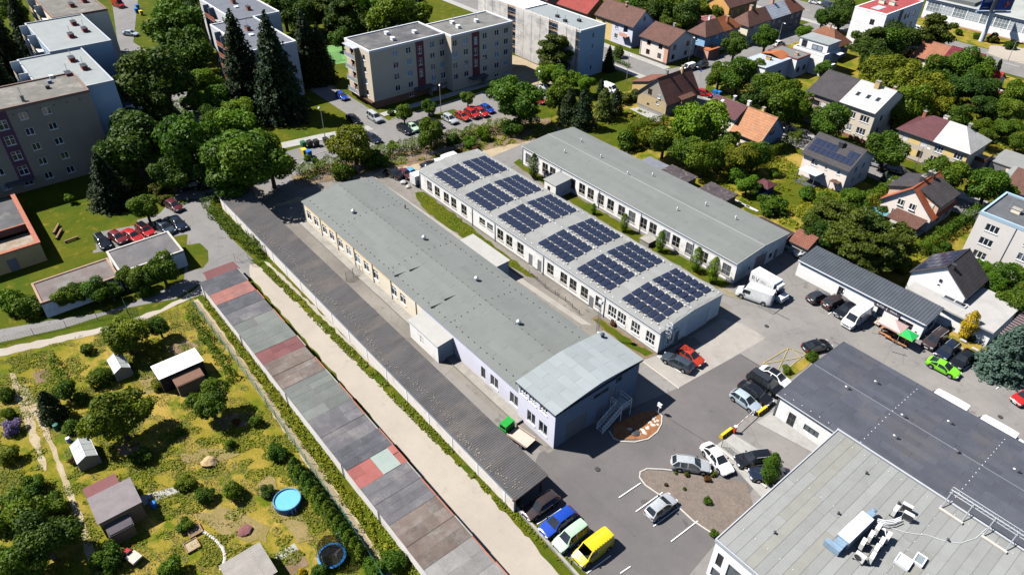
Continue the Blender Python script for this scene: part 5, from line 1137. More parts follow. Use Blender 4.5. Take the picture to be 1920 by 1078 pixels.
# double house yellow and lilac
h = Bld('house', 'double house half yellow half lilac under one brown tiled roof', 'house', -147.5, 154.6, -133, 163, 6.2, LILAC, extra=(YELLOW, BEIGE))
h.zone('F', 0, 0, 6.5, 6.2, 2); h.row('F', [3.2, 8.4], 1.3, 1.2, 1.3, 'w2').row('F', [3.2, 8.4], 3.9, 1.2, 1.4, 'w2').win('F', 11, 3.7, 1.6, 2.0, 'void').row('E', [5.5], 3.6, .7, 1.2, 'k1')
h.walls(('x', 3.4, 4.2)).gable('x', 3.4, T_BROWN, .5, .4).chimney(7.5, 4.2, 9.5, .6, .6, .9).chimney(7.9, 3.6, 9.2, .5, .5, .5); MB().box(10.6, -1.2, 2.9, 13.4, -.003, 3.1).build('balcony', SALMON, h.root); MB().box(10.6, -1.2, 3.1, 13.4, -1.12, 3.9).build('balcony_rail', SALMON, h.root)
put_window(h.root, (14.65, 3.9, 6.9), 'E', .9, 1.1, 'k2')
h = Bld('house', 'orange house with red roof partly behind the scaffolded block', 'house', -163, 154, -150.5, 163, 5.8, ORANGE); h.row('F', [2.5, 6, 9.5], 1.3, 1.2, 1.3, 'w2').row('F', [2.5, 6, 9.5], 3.6, 1.2, 1.3, 'w2').walls(('x', 3.2, 4.5)).gable('x', 3.2, tiled('red_sheets2', (.30, .05, .04), (.33, .06, .05)), .5, .4)
h = Bld('house', 'salmon house with red roof at the upper edge, left of the orange house', 'house', -182, 154, -168, 163, 5.6, SALMON); h.row('F', [2.5, 6, 9.5], 1.3, 1.2, 1.3, 'w2').row('F', [2.5, 6, 9.5], 3.5, 1.2, 1.3, 'w2').walls(('x', 3, 4.5)).gable('x', 3, T_RBR)
# blue double house
h = Bld('house', 'sky blue half of a double house with hipped brown roof', 'house', -122, 165.5, -116.4, 173.2, 5.4, BLUEW); h.row('E', [2.0, 5.6], 1.1, 1.3, 1.4, 'w2').row('E', [2.0, 5.6], 3.6, 1.3, 1.4, 'w2').row('F', [2.6], 3.6, .9, 1.3, 'w1').row('F', [2.6], 1.1, .9, 1.3, 'w1').walls().hip(3.0, T_BROWN, .5, 2.6, ax='y', right=False).chimney(2.0, 5.5, 8.2, .6, .6, .9, WHITE)
h = Bld('house', 'beige half of the double house with orange tiled roof next to the blue one', 'house', -122, 173.2, -116.4, 180.6, 5.4, BEIGE); h.row('E', [2.0, 5.4], 1.1, 1.3, 1.4, 'w2').row('E', [2.0, 5.4], 3.6, 1.3, 1.4, 'w2').walls().hip(3.0, tiled('orange_tiles_y', (.44, .15, .06), (.36, .12, .05), 'y'), .5, 2.6, ax='y', left=False).chimney(4.2, 3, 7.4, .7, .7, 1.2, tiled('orange_stack', (.5, .2, .1), (.5, .2, .1)))
# brown / zinc row further up the cross street
for (y0, y1, lb, rm, wm, l_, r_) in ((182.4, 193.5, 'beige house with brown hipped roof on the cross street', T_BROWN, CREAM, True, False), (193.5, 203, 'brown house with blue-grey metal roof in the cross street row', T_ZINC, TAUPE, False, False), (203, 210, 'brown corner house with red tiled end roof next to the metal roofed one', T_RBR, TAUPE, False, True)):
    h = Bld('house', lb, 'house', -120.5, y0, -114.6, y1, 5.4, wm); n_ = int((y1-y0)/3.2); h.row('E', [1.8+i*3 for i in range(n_)], 1.1, 1.3, 1.4, 'w2').row('E', [1.8+i*3 for i in range(n_)], 3.6, 1.3, 1.4, 'w2').row('F', [2.8], 3.6, 1.1, 1.3, 'w2').walls().hip(3.0, rm, .4, 2.6, ax='y', left=l_, right=r_).chimney(2.4, (y1-y0)*.45, 8.0, .8, .8, 1.5, SALMON)
h = Bld('house', 'orange and cream house at the upper edge beyond the cross street', 'house', -135, 190, -127, 204, 6.5, ORANGE); h.row('E', [2, 5, 9, 12], 1.2, 1.2, 1.3, 'w2').row('E', [2, 5, 9, 12], 3.8, 1.2, 1.3, 'w2').walls(('y', 3, 4)).gable('y', 3, T_BROWNY)
h = Bld('house', 'low pink roofed house in the green gardens at the upper edge', 'house', -134, 178, -126, 186, 2.8, CREAM); h.walls(('y', 1.4, 4)).gable('y', 1.4, tiled('pink_sheets', (.42, .16, .15), (.45, .18, .16), 'y'))
# white modern group
h = Bld('house', 'white rendered house with pale metal flat roof and orange roof edge behind the street trees', 'house', -100.6, 160.2, -93.4, 171, 4.4, WHITE); h.row('E', [2.5, 7], 1.2, 1.2, 1.3, 'k2').walls().mono(.25, T_ZINC, .25, .14, 'x', TRIM).chimney(4.2, 5.5, 4.7, 1.3, .7, .8, OCHRE, CONC)
MB().quad([(-.2, 8.5, 4.6), (3.4, 7.6, 5.6), (3.4, 12.5, 5.6), (-.2, 12.8, 4.6)]).quad([(7.0, 8.2, 4.6), (3.4, 7.6, 5.6), (3.4, 12.5, 5.6), (7.0, 12.8, 4.6)][::-1]).build('tiled_roof', T_OR2, h.root)
h = Bld('house', 'grey flat roofed house with red edge between the white houses', 'house', -100.4, 171.2, -91.6, 177.4, 4.9, WHITE); h.row('E', [1.7, 4.4], 1.2, 1.2, 1.4, 'k2').walls().flat(FELT, .12, mat('dark_red_trim', (.18, .05, .05), .7, .1, 1)).chimney(6.8, 2.7, 4.95, .9, .7, .6, SALMON)
h = Bld('house', 'modern white cubic house with flat roofs and big windows', 'house', -97.2, 178, -88.2, 186, 5.2, WHITE); h.win('F', 1.2, 2.7, 1.4, 1.9, 'k1').row('E', [2, 5.5], 1.0, 1.8, 1.6, 'k2').walls().flat(FLATW, .3, WHITE)
MB().box(.2, 2.0, 5.25, 8.4, 7.6, 7.4).build('upper_storey', WHITE, h.root); MB().box(.05, 1.85, 7.4, 8.6, 7.8, 7.6).build('upper_roof', FLATW, h.root); put_window(h.root, (1.0, 1.86, 5.5), 'F', 1.4, 1.6, 'k1'); put_window(h.root, (4.0, 1.86, 5.5), 'F', 3.0, 1.2, 'k2'); MB().box(9.02, 1.2, 3.0, 11.0, 3.2, 3.15).build('balcony', TRIM, h.root); MB().box(9.02, 4.2, 5.1, 11.0, 6.2, 5.25).build('balcony', TRIM, h.root)
h = Bld('house', 'white house with brown hipped roof behind the modern cubic house', 'house', -102.0, 190, -92, 198, 3.8, WHITE); h.row('F', [3, 6.5], 1.3, 1.1, 1.3, 'w2').walls().hip(3.6, tiled('brown_orange_tiles', (.26, .11, .06), (.22, .09, .05)), .5, 3.4).chimney(5.2, 4, 7.0, .6, .6, 1.2, SALMON)
h = Bld('apartment_house', 'three storey white block with red flat roof by the main road', 'building', -96.2, 203.8, -86.9, 224.8, 11.3, WHITE, extra=(mat('brown_strip', (.16, .12, .10), .8, .1, 1),))
h.row('F', [5.9], 1.6, 1.3, 1.4, 'k2').row('F', [5.9], 4.6, 1.3, 1.4, 'k2').row('F', [5.9], 7.8, 1.3, 1.5, 'k2'); h.zone('E', 7.6, 0, 9.6, 11.3, 2)
for fl in range(3): h.row('E', [3.0, 4.8, 11.8, 13.6, 17.0], 1.8+fl*3.1, 1.2, 1.5, 'k1')
h.walls().flat(tiled('red_flat_roof', (.36, .07, .07), (.33, .065, .065), w=8, h=3, mortar=.01), .12, WHITE).chimney(3.0, 9, 11.34, 1.6, 1.0, .9, CREAM).chimney(5.6, 9.8, 11.34, 1.6, 1.0, .9, CREAM).chimney(3.2, 15, 11.34, 1.3, .9, .9, CREAM); MB().box(3.4, 2.0, 11.35, 5.8, 6.5, 11.42).build('skylight_strip', GTRIM, h.roof)
# taupe / beige double house with grey and white roofs
h = Bld('house', 'taupe half of a double house under a dark grey pitched roof', 'house', -75.9, 149.8, -68.0, 164, 7.0, TAUPE); h.win('F', 1.2, 1.4, 3.6, 1.5, 'cross').win('F', 1.6, 4.4, 2.0, 1.2, 'k1').win('F', 3.9, 4.4, 1.9, 1.2, 'shut').win('F', 5.8, 4.4, 1.4, 1.2, 'k1').walls(('x', 3.0, 7.0)).gable('x', 3.0, T_ANTH, .4, 0, .2).gutter()
h = Bld('house', 'beige half of the double house under a white sheet roof with skylights', 'house', -68.0, 149.9, -59.7, 164, 7.0, BEIGE, plinth=.8, pm=PLINTH); h.row('F', [1.6, 3.7], 1.6, 1.1, 1.4, 'w2').row('F', [6.4], 1.6, 2.0, 1.4, 'w3').row('F', [1.6, 3.7], 4.4, 1.1, 1.4, 'w2').row('F', [6.4], 4.4, 2.0, 1.4, 'w3').row('E', [3.5, 8.5], 4.4, 1.0, 1.3, 'k2').row('E', [3.5], 1.6, 1.0, 1.3, 'k2').walls(('x', 3.0, 7.0)).gable('x', 3.0, T_WHITE, .4, 0, .2)
h.skylight(2.0, 3.2).skylight(4.3, 3.3).skylight(6.4, 3.4).chimney(4.2, 6.2, 9.6, 1.0, .8, 1.7, OCHRE).chimney(7.2, 8, 9.6, .6, .6, .9)
# hip roofed double house
h = Bld('house', 'left half of a double house with maroon hipped roof and yellow wall panels', 'house', -54.2, 150.2, -47.0, 159.2, 5.5, mat('warm_grey_render', (.54, .47, .38), .88, .06, .4), plinth=.3, extra=(YELLOW,)); h.win('F', 1.1, 1.1, 1.2, 1.4, 'shut').win('F', 5.0, 1.1, 1.1, 1.5, 'd2').win('F', 1.2, 3.5, 1.2, 1.4, 'shut').win('F', 4.9, 3.5, 1.5, 1.4, 'shut').zone('F', 2.3, 1.1, 5.0, 2.5, 2).zone('F', 2.4, 3.5, 4.9, 4.9, 2).walls().hip(3.1, T_MAROON, .5, 4.0, right=False).chimney(1.6, 6.2, 7.0, .6, .6, 1.2, BRICK, CONC, 1).chimney(6.0, 5.6, 8.2, .9, .8, .6, CREAM)
h = Bld('house', 'right half of the double house with white hipped roof and yellow wall panels', 'house', -47.0, 150.2, -40.1, 159.2, 5.5, mat('warm_grey_render', (.54, .47, .38), .88, .06, .4), plinth=.3, extra=(YELLOW,)); h.win('F', .6, 3.5, 1.7, 1.4, 'w3').win('F', 4.5, 3.5, 1.7, 1.4, 'w3').win('F', .5, 1.1, 1.7, 1.4, 'w3').win('F', 4.5, 1.1, 1.7, 1.4, 'w3').zone('F', 2.3, 3.5, 4.5, 4.9, 2).zone('F', 5.9+.4, 1.0, 6.9, 4.9, 2).walls().hip(3.1, T_WHITE, .5, 3.6, left=False).chimney(3.6, 5.4, 8.2, .6, .6, .7, CONC); MB().box(6.93, 4.6, 2.5, 9.0, 8.6, 2.65).box(6.95, 4.6, 0, 8.9, 8.6, 2.49).build('balcony', TAUPE, h.root); MB().box(8.93, 4.6, 2.65, 9.0, 8.6, 3.5).box(6.95, 4.6, 2.65, 8.92, 4.66, 3.5).build('balcony_rail', WOODF, h.root)
# house with solar panels
h = Bld('house', 'pale two storey house with brown gable roof full of solar panels', 'house', -61.0, 126.0, -51.6, 135.2, 5.0, PINKISH); h.win('F', 1.9, 3.2, 1.4, 1.2, 'w2').win('F', 4.9, 3.3, .4, 1.0, 'w1').win('F', 7.4, 3.3, .6, .9, 'w1').win('F', 5.1, 1.2, .5, .9, 'w1').win('F', 7.4, 1.3, .6, .9, 'w1').row('E', [3.2, 6.0], 3.3, .9, 1.3, 'b2').row('E', [3.2, 6.0], 1.0, .9, 1.3, 'b2')
h.walls(('x', 2.7, 4.4)).gable('x', 2.7, T_ANTH, .5, .4, .18, 4.4).chimney(5.2, 3.4, 7.3, .9, .9, .7, DSTEEL, DSTEEL)
sl = math.atan(2.7/4.4); PV2 = MB().box(-.46, -.73, 0, .46, .73, .04).mesh('solar_panel', [PVM])
for i in range(9):
    for j in range(2):
        if j == 1 and i in (5, 6): continue
        y = 1.0+j*1.38; obj('solar_panel', PV2, h.roof, (.6+i*1.03, y+.2, 5.0+2.7*(y+.2)/4.4+.23), (sl, 0, 0))
MB().box(1.2, -3.2, 2.5, 5.0, -.003, 2.56, 1, Matrix.Rotation(R(-4), 4, 'X')).box(1.25, -3.1, 0, 1.4, -2.95, 2.5).box(4.8, -3.1, 0, 4.95, -2.95, 2.5).box(-.0+1.2, -3.3, 0, 5.0, -.01, .25).build('pergola', [DTRIM, mat('glass_roof', (.52, .58, .60), .3, .05, 1)], h.root); MB().box(7.0, -1.2, 2.0, 8.8, -.003, 2.1).box(7.05, -1.15, 0, 7.15, -1.05, 2.0).box(8.65, -1.15, 0, 8.75, -1.05, 2.0).build('door_canopy', WOODF, h.root)
# red tiled gable house with dark dormer wings
h = Bld('house', 'white gable house with red tiled ridge, dark side wings and a brown veranda', 'house', -43.6, 125.0, -34.7, 134.2, 2.9, PINKISH); h.win('F', .9, .8, .45, 1.0, 'w1').win('F', 2.2, .8, .45, 1.0, 'w1').row('E', [3.5, 7], 1.0, 1.0, 1.2, 'k2').walls(('y', 4.0, 4.4)).gable('y', 4.0, T_RED, .45, .4, .18, 4.4)
put_window(h.root, (2.6, -.14, 3.0), 'F', 1.1, 1.2, 'w2'); put_window(h.root, (4.7, -.14, 3.0), 'F', 1.1, 1.2, 'w2')
for sgn in (1, -1):
    xa, xb = (4.9, 9.3) if sgn > 0 else (3.9, -.6); b = MB(); t_ = .2
    pts = [(xa, 1.2, 6.6), (xb, 1.2, 4.9), (xb, 8.9, 4.9), (xa, 8.9, 6.6)]
    b.quad(pts if sgn > 0 else pts[::-1]); b.quad([(x, y, z-.15) for x, y, z in (pts[::-1] if sgn > 0 else pts)]); b.quad([pts[0], (xa, 1.2, 6.4), (xb, 1.2, 4.72), pts[1]]); b.quad([pts[1], (xb, 1.2, 4.72), (xb, 8.9, 4.72), pts[2]])
    xi = 8.9 if sgn > 0 else 0.0
    b.quad([(xi, 1.5, 2.9), (xi, 8.7, 2.9), (xi, 8.7, 5.0), (xi, 1.5, 5.0)] if sgn > 0 else [(xi, 8.7, 2.9), (xi, 1.5, 2.9), (xi, 1.5, 5.0), (xi, 8.7, 5.0)], 1); b.quad([(4.4, 1.5, 2.9), (xi, 1.5, 2.9), (xi, 1.5, 5.0), (4.4, 1.5, 6.7)] if sgn > 0 else [(xi, 1.5, 2.9), (4.4, 1.5, 2.9), (4.4, 1.5, 6.7), (xi, 1.5, 5.0)], 1)
    b.build('dormer_wing', [T_ANTHY, mat('peach_render', (.70, .48, .34), .88, .05, .4)], h.root)
put_window(h.root, (7.1, 1.36, 3.5), 'F', 1.0, 1.2, 'shut'); h.chimney(4.0, 3.8, 7.0, .7, .6, .8, DSTEEL, CONC, 2).chimney(4.2, 6.6, 7.0, 1.2, .6, .8, DSTEEL, CONC, 3)
MB().box(3.0, -3.9, 2.3, 8.6, -.02, 2.42, 0, Matrix.Rotation(R(5), 4, 'X')).box(3.2, -3.7, 0, 3.4, -3.5, 2.1, 1).box(8.2, -3.7, 0, 8.4, -3.5, 2.1, 1).box(2.9, -3.9, 0, 8.8, -.02, .15, 2).build('veranda', [T_BROWN, WOODF, PAVE], h.root)
# maroon + orange row house
h = Bld('house', 'cream house with maroon roof joined to the orange tiled house', 'house', -86.4, 127.4, -78.6, 134.8, 5.3, CREAM); h.row('F', [5.9], 3.4, 1.2, 1.3, 'w2').row('F', [5.9], 1.0, 1.2, 1.3, 'w2').win('F', 1.0, 3.4, .6, .9, 'w1').walls(('x', 1.9, 3.4)).gable('x', 1.9, T_MAROON, .4, .3, .16, 3.4).chimney(4.3, 3.8, 7.1, .5, .6, 1.2, CONC, TRIM).chimney(7.6, 4.4, 7.1, .6, .6, 1.0, CREAM, TRIM).skylight(2.2, 2.6, .6, .6, TRIM)
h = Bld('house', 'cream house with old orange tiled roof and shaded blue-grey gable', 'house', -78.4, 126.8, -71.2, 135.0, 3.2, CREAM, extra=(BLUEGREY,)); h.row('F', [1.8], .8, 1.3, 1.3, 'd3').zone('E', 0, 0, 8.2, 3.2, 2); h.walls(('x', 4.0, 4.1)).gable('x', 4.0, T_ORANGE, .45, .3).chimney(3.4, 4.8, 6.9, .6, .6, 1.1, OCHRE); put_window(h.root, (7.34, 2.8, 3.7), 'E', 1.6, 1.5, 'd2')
MB().quad([(7.21, 0, 3.2), (7.21, 8.2, 3.2), (7.21, 4.1, 7.1)]).build('shaded_gable_render', BLUEGREY, h.root)  # shade on the cream gable put into its colour as blue-grey
# white flats at the right edge
h = Bld('apartment_house', 'white three storey block with black flat roof at the right edge', 'building', -27.2, 120.6, -8, 130.6, 9.3, mat('warm_white_render', (.68, .64, .60), .85, .04, .4), plinth=.9, pm=PLINTH)
for fl in range(3): h.row('F', [2.6, 8.4, 14.2], 1.9+fl*2.5, 2.0, 1.25, 'w3')
h.row('F', [1.8, 3.0, 7.5, 8.6], .25, .6, .5, 'k1'); h.walls().flat(mat('black_gravel_roof', (.11, .115, .125), .9, .2, .6, fine=.2), .35, BLUEGREY).chimney(3.6, 4.6, 9.35, 1.3, .9, .6, CREAM).chimney(6.0, 5.4, 9.35, 1.3, .9, .7, CONC, None, 3).chimney(7.2, 2.2, 9.35, .7, .7, .5, CONC)
MB().tube((2.4, 5, 9.3), (2.4, 5, 11.4), .04, n=5).build('mast', STEEL, h.roof); h.pipe('F', 5.6)
# annexe with solar gable roof and big flat roof
h = Bld('workshop_house', 'cream gable building with solar panels, behind the flat grey roof', 'building', -28.4, 104.2, -20.4, 111.4, 4.4, WHITE); h.win('F', 3.9, 5.0-.9, .4, .3, 'k1').walls(('y', 3.2, 4.1)).gable('y', 3.2, T_ANTHY, .3, .25, .18, 4.1).chimney(4.6, .9, 7.4, .5, .5, .5, DSTEEL, DSTEEL)
sl2 = math.atan(3.2/4.1)
for i in range(5):
    for j in range(4): x = .45+i*.78; obj('solar_panel', MB().box(-.48, -.85, 0, .48, .85, .04).mesh('solar_panel', [PVM]) if (i, j) == (0, 0) else bpy.data.meshes['solar_panel.002'] if False else PV2, h.roof, (x, 1.1+j*1.68, 4.4+3.2*x/4.1+.22), (0, -sl2, 0))
put_window(h.root, (3.9, -.14, 4.9), 'F', .4, .45, 'k1')
h = Bld('flat_annexe', 'low annexe with wide pale grey flat roof beside the shop', 'building', -27.2, 101.4, -14.8, 110.6, 2.9, WHITE); h.wm[0] = WHITE; h.walls()
b = MB().prism([(-.2, .0), (6.8, -.6), (12.6, -.6), (12.7, 9.4), (7.0, 9.4), (6.9, 2.4), (-.2, 2.4)], 2.95, 3.2); h.roof = b.build('roof', mat('pale_bitumen_roof', (.40, .385, .37), .9, .06, .4, (.33, .32, .31), .5, .7, .3, fine=.1), h.root)
o = MB().box(4.2, 1.7, 3.2, 7.6, 2.6, 3.42).build('skylight', GTRIM, h.roof)
for x in (4.4, 6.0): MB().box(x, 1.8, 3.421, x+1.4, 2.5, 3.44).build('pane', GLASSD, o)
for i in range(12): MB().box(12.9, 1.0+i*.7, 2.5, 17.5, 1.35+i*.7, 2.6).build('slat', mat('mauve_slats', (.20, .15, .16), .7, .1, 1), h.root)
# garages and house parts at the right edge
g = Bld('garage', 'flat roofed double garage with green door beside the hip roofed house', 'garage', -37.8, 157.5, -31.5, 165, 2.6, CREAM); g.win('F', .8, .05, 2.3, 2.0, 'gdoor').walls().flat(FELTW, 0, over=.2)
g = Bld('garage', 'flat roofed garage with brown door in front of the double garage', 'garage', -33.5, 151.5, -27, 158, 2.8, CREAM); g.win('F', .7, .05, 2.6, 2.1, 'wood').walls().flat(FELTW, 0, over=.2)
h = Bld('house', 'cream house with dark roof cut by the right edge of the picture', 'house', -30.5, 143.5, -20, 151.3, 4.6, CREAM); h.row('F', [2.4], 1.2, 1.2, 1.6, 'd2').row('F', [5.8], 1.2, 1.2, 1.6, 'd2').walls(('x', 2.4, 3.9)).gable('x', 2.4, T_BROWN); MB().box(.6, -1.4, 2.6, 3.2, -.003, 2.75).build('canopy', T_MAROON, h.root)
# houses by the main road on the right
h = Bld('house', 'old orange roofed half of a double house under the billboard', 'house', -76.5, 202.5, -69.3, 212, 3.6, CREAM); h.row('F', [2, 5], 1.1, 1.1, 1.3, 'w2').walls(('x', 3.0, 4.7)).gable('x', 3.0, tiled('mossy_orange_tiles', (.38, .15, .08), (.32, .13, .08), moss=(.2, .14, .1)), .4, .2)
h = Bld('house', 'crimson metal roofed half of the double house with two skylights', 'house', -69.2, 202.4, -61.2, 212, 3.6, CREAM); h.row('E', [3], 1.1, 1.1, 1.3, 'w2').walls(('x', 3.2, 4.8)).gable('x', 3.2, T_CRIM, .4, .2).skylight(3.2, 2.2, .7, 1.1, TRIM).skylight(5.2, 2.2, .7, 1.1, TRIM)
h = Bld('house', 'small house with bright red gable roof near the right edge', 'house', -60.2, 199.5, -54.5, 206.5, 3.0, BEIGE); h.walls(('x', 2.0, 3.5)).gable('x', 2.0, T_REDS)
h = Bld('house', 'flat maroon roofed house with crimson lower roof at the right edge', 'house', -54.0, 188, -45, 197, 3.0, CREAM); h.walls().flat(mat('maroon_flat', (.22, .06, .055), .9, .12, .6), .15, TRIM); MB().box(0, -3.2, 2.2, 5.5, -.05, 2.35, 0, Matrix.Rotation(R(6), 4, 'X')).build('lower_roof', tiled('crimson_lower', (.40, .03, .05), (.42, .035, .055), w=.5, h=3), h.root); h.chimney(3, 4, 3.05, .5, .5, .9, WHITE)
h = Bld('garden_house', 'little garden house with grey and white patched roof among the trees', 'shed', -56.5, 173.5, -52.2, 177.2, 2.3, CREAM); h.row('F', [1.0, 2.1, 3.2], .5, .6, 1.3, 'k1').walls().hip(1.0, tiled('patched_sheets', (.24, .25, .28), (.52, .52, .54), w=.6, h=.5, mortar=.02), .3, 1.6)
h = Bld('garden_house', 'grey hipped garden house half hidden in the orchard', 'shed', -77.5, 187, -72.5, 191.5, 2.5, CREAM); h.walls().hip(1.3, tiled('slate_grey', (.20, .21, .24), (.24, .25, .28)), .3, 2).chimney(1.2, 2.4, 3.4, .4, .4, .6)
h = Bld('garden_shed', 'flat grey sheds behind the dark pitched roof', 'shed', -82.5, 166.5, -76.5, 171.5, 2.4, TAUPE); h.walls().flat(FELTW, 0, over=.2)
# long glazed hall and billboard
h = Bld('glazed_hall', 'long factory hall with a band of many panes along the main road', 'building', -96, 250, -30, 290, 6.2, WHITE, plinth=.4, pm=SALMON)
for i in range(16): h.win('F', .8+i*4.05, 2.4, 3.8, 3.0, 'hall')
h.walls().mono(3.5, mat('grey_green_hall_roof', (.30, .32, .29), .9, .1, .2, (.36, .37, .36), .5, .65, .1), .5, .3, 'y', TRIM); MB().box(0, .2, 6.35, 14, 25, 7.6, 0).build('roof_step', FELT, h.root)
bb = thing('billboard', 'blue advertising billboard with orange emblem on a tall white pole', 'billboard', (-73.9, 241.8, 0)); MB().tube((0, 0, 0), (0, 0, 8.2), .75, .6, 12).build('pole', mat('white_steel_pole', (.62, .66, .70), .4, .05, 1), bb, smooth=True)
MB().box(-5.0, -.35, 8.2, 5.0, .35, 8.7).build('walkway', mat('blue_grey_steel', (.22, .32, .44), .5, .1, 1), bb, rot=(0, 0, R(52)))
pn = thing('x', 'x', 'x'); bpy.data.objects.remove(pn)
pnl = MB().box(-4.6, -.5, 9.0, 4.6, -.25, 12.4).build('panel', mat('blue_poster', (.012, .06, .28), .45, .08, .5), bb, rot=(0, 0, R(52)))
em = MB(); em.tube((0, 0, -.9), (.5, 0, .0), .22, .34, 8).tube((.5, 0, 0), (.2, 0, .9), .34, .2, 8).tube((.9, 0, -.2), (1.3, 0, 1.0), .22, .1, 8); em.build('emblem', mat('orange_emblem', (.62, .10, .03), .5, .2, 3), pnl, (2.4, -.5, 10.6)); 
for z, l in ((11.6, 3.4), (11.2, 2.0), (9.7, 1.8)): MB().box(-4.0, -.515, z, -4.0+l, -.502, z+.18).build('text_line', WHITEF, pnl)
MB().box(-4.6, -.2, 9.0, 4.6, .0, 12.4).build('back_panel', DTRIM, bb, rot=(0, 0, R(95)))
# ------------------------------------------------------------------ garages and walls on the left
g = Bld('garage_block', 'low garage block with brown felt roof behind the row of bushes', 'garage', -111.3, -.8, -105.2, 10.0, 2.6, WHITEOLD); g.walls().flat(mat('brown_grey_felt', (.17, .14, .13), .9, .2, .5, (.2, .19, .18), .5, .65, .3, fine=.2), .2, mat('rusty_trim', (.34, .22, .16), .9, .2, 2))
g = Bld('garage_block', 'low garage block with plain dark roof beside the parked red cars', 'garage', -112.9, 10.3, -105.6, 20.0, 2.8, WHITEOLD); g.walls().flat(mat('dark_grey_felt', (.13, .125, .13), .9, .15, .5, (.17, .16, .16), .5, .65, .3, fine=.2), .2, KERB)
yd = thing('walled_ruin', 'roofless brick yard with rubble floor and brick coping at the left edge', 'ruin', (-141.5, -22, 0))
MB().box(0, 24.3, 0, 20.2, 24.7, 3.4).box(19.8, 0, 0, 20.2, 24.3, 3.4).build('wall', OCHRE, yd); MB().box(-.1, 24.15, 3.4, 20.35, 24.85, 3.6).box(19.65, 0, 3.4, 20.35, 24.15, 3.6).build('coping', BRICK, yd); MB().box(0, 0, 2.1, 11.9, 24.3, 2.9).build('felt_roof', FELTB, yd); MB().box(11.9, 0, 2.1, 12.2, 24.3, 3.3).build('inner_wall', BRICK, yd); MB().box(12.2, 0, 1.4, 19.8, 24.3, 1.6).build('rubble_floor', ground_mat('rubble', (.26, .20, .14), (.34, .29, .24), (.18, .13, .08), .4, 1.5), yd); MB().box(20.2, 19.5, 0, 20.27, 20.8, 2.2).build('door', DOORG, yd)
w_ = thing('red_shed', 'small shed with dark red sheet roof at the end of the garage row', 'shed', (-98.9, 20.6, 0)); MB().box(0, 0, 0, 2.4, 4.6, 1.9).build('wall', BRICK, w_); MB().box(-.15, -.15, 1.95, 2.5, 4.75, 2.05, 0, Matrix.Rotation(R(-4), 4, 'Y')).build('roof', ROOFC['m'], w_)
# ------------------------------------------------------------------ parked vehicles (tail point, nose point)
car('wagon', 'brown', (1036, 931.5), (991.5, 960.5), 'dark brown-grey estate car half under the end of the corrugated shed')
car('wagon', 'blue', (1071.5, 960.5), (1021.5, 993.8), 'bright blue estate car between the brown estate and the mint car')
car('kombi', 'mint', (1092, 989), (1048, 1022.5), 'pale mint green boxy car next to the yellow van')
yv = car('smallvan', 'yellow', (1141, 1006), (1083, 1046), 'bright yellow delivery van with ribbed roof at the end of the row', 'van', 'delivery_van', z=1.0)
for i in range(8): MB().box(-.62+i*.36, -.72, 1.955, -.55+i*.36, .72, 2.0).build('roof_rib', PAINT['yellow'], yv)
lettering('MEVA SERVIS', .2, DSTEEL, yv, (1.0, .972, 1.15), (R(90), 0, R(180)))
bpy.data.objects.remove(yv.children[-1])
car('hatch', 'silver', (1221.5, 960.5), (1256.5, 936), 'silver hatchback parked alone between white bay lines')
car('wagon', 'silver', (1265.8, 866), (1325, 873.5), 'silver estate car standing crosswise above the planted island', rack=True)
car('sedan', 'white', (1328, 839), (1361.6, 878), 'white car beside the wire fence by the barrier')
car('wagon', 'black', (1443, 856), (1387, 862.5), 'black estate car on the paving inside the wire fence', rack=True)
car('sedan', 'navy', (1472, 889), (1416, 887), 'dark blue car behind the slim tree by the pale felt roof')
car('hatch', 'paleblue', (1378, 736), (1418.5, 764.5), 'pale blue-silver hatchback next to the barrier')
car('sedan', 'black', (1391.6, 718), (1443, 753.5), 'black saloon between the pale hatchback and the black minivan')
car('minivan', 'black', (1414, 704.5), (1454, 731), 'black minivan near the corner of the dark roofed hall', roof='grey')
car('sedan', 'white', (1438, 697), (1472, 716), 'white car with black glass roof tucked against the dark roofed hall', roof='black')
car('wagon', 'bluegrey', (1293.6, 689), (1249, 666.5), 'dark blue-grey estate car beside the end wall of the solar hall')
car('hatch', 'orange', (1276, 656.5), (1313.6, 676.5), 'red hatchback beside the blue-grey estate at the solar hall')
cv = car('van', 'white', (1444.7, 560), (1389, 540.5), 'white camper van with small dark side windows by the yellow hatching', 'camper van', 'camper_van', z=1.2)
for x, z_, w_, h_ in ((.1-1.2, 1.65, .55, .38), (1.65, 1.45, .75, .22)): MB().box(x, .985, z_, x+w_, 1.005, z_+h_).build('side_window', CGLASS, cv)
MB().box(-1.4, .99, .42, 1.2, 1.06, .50).build('sill_step', PLASTIC, cv)
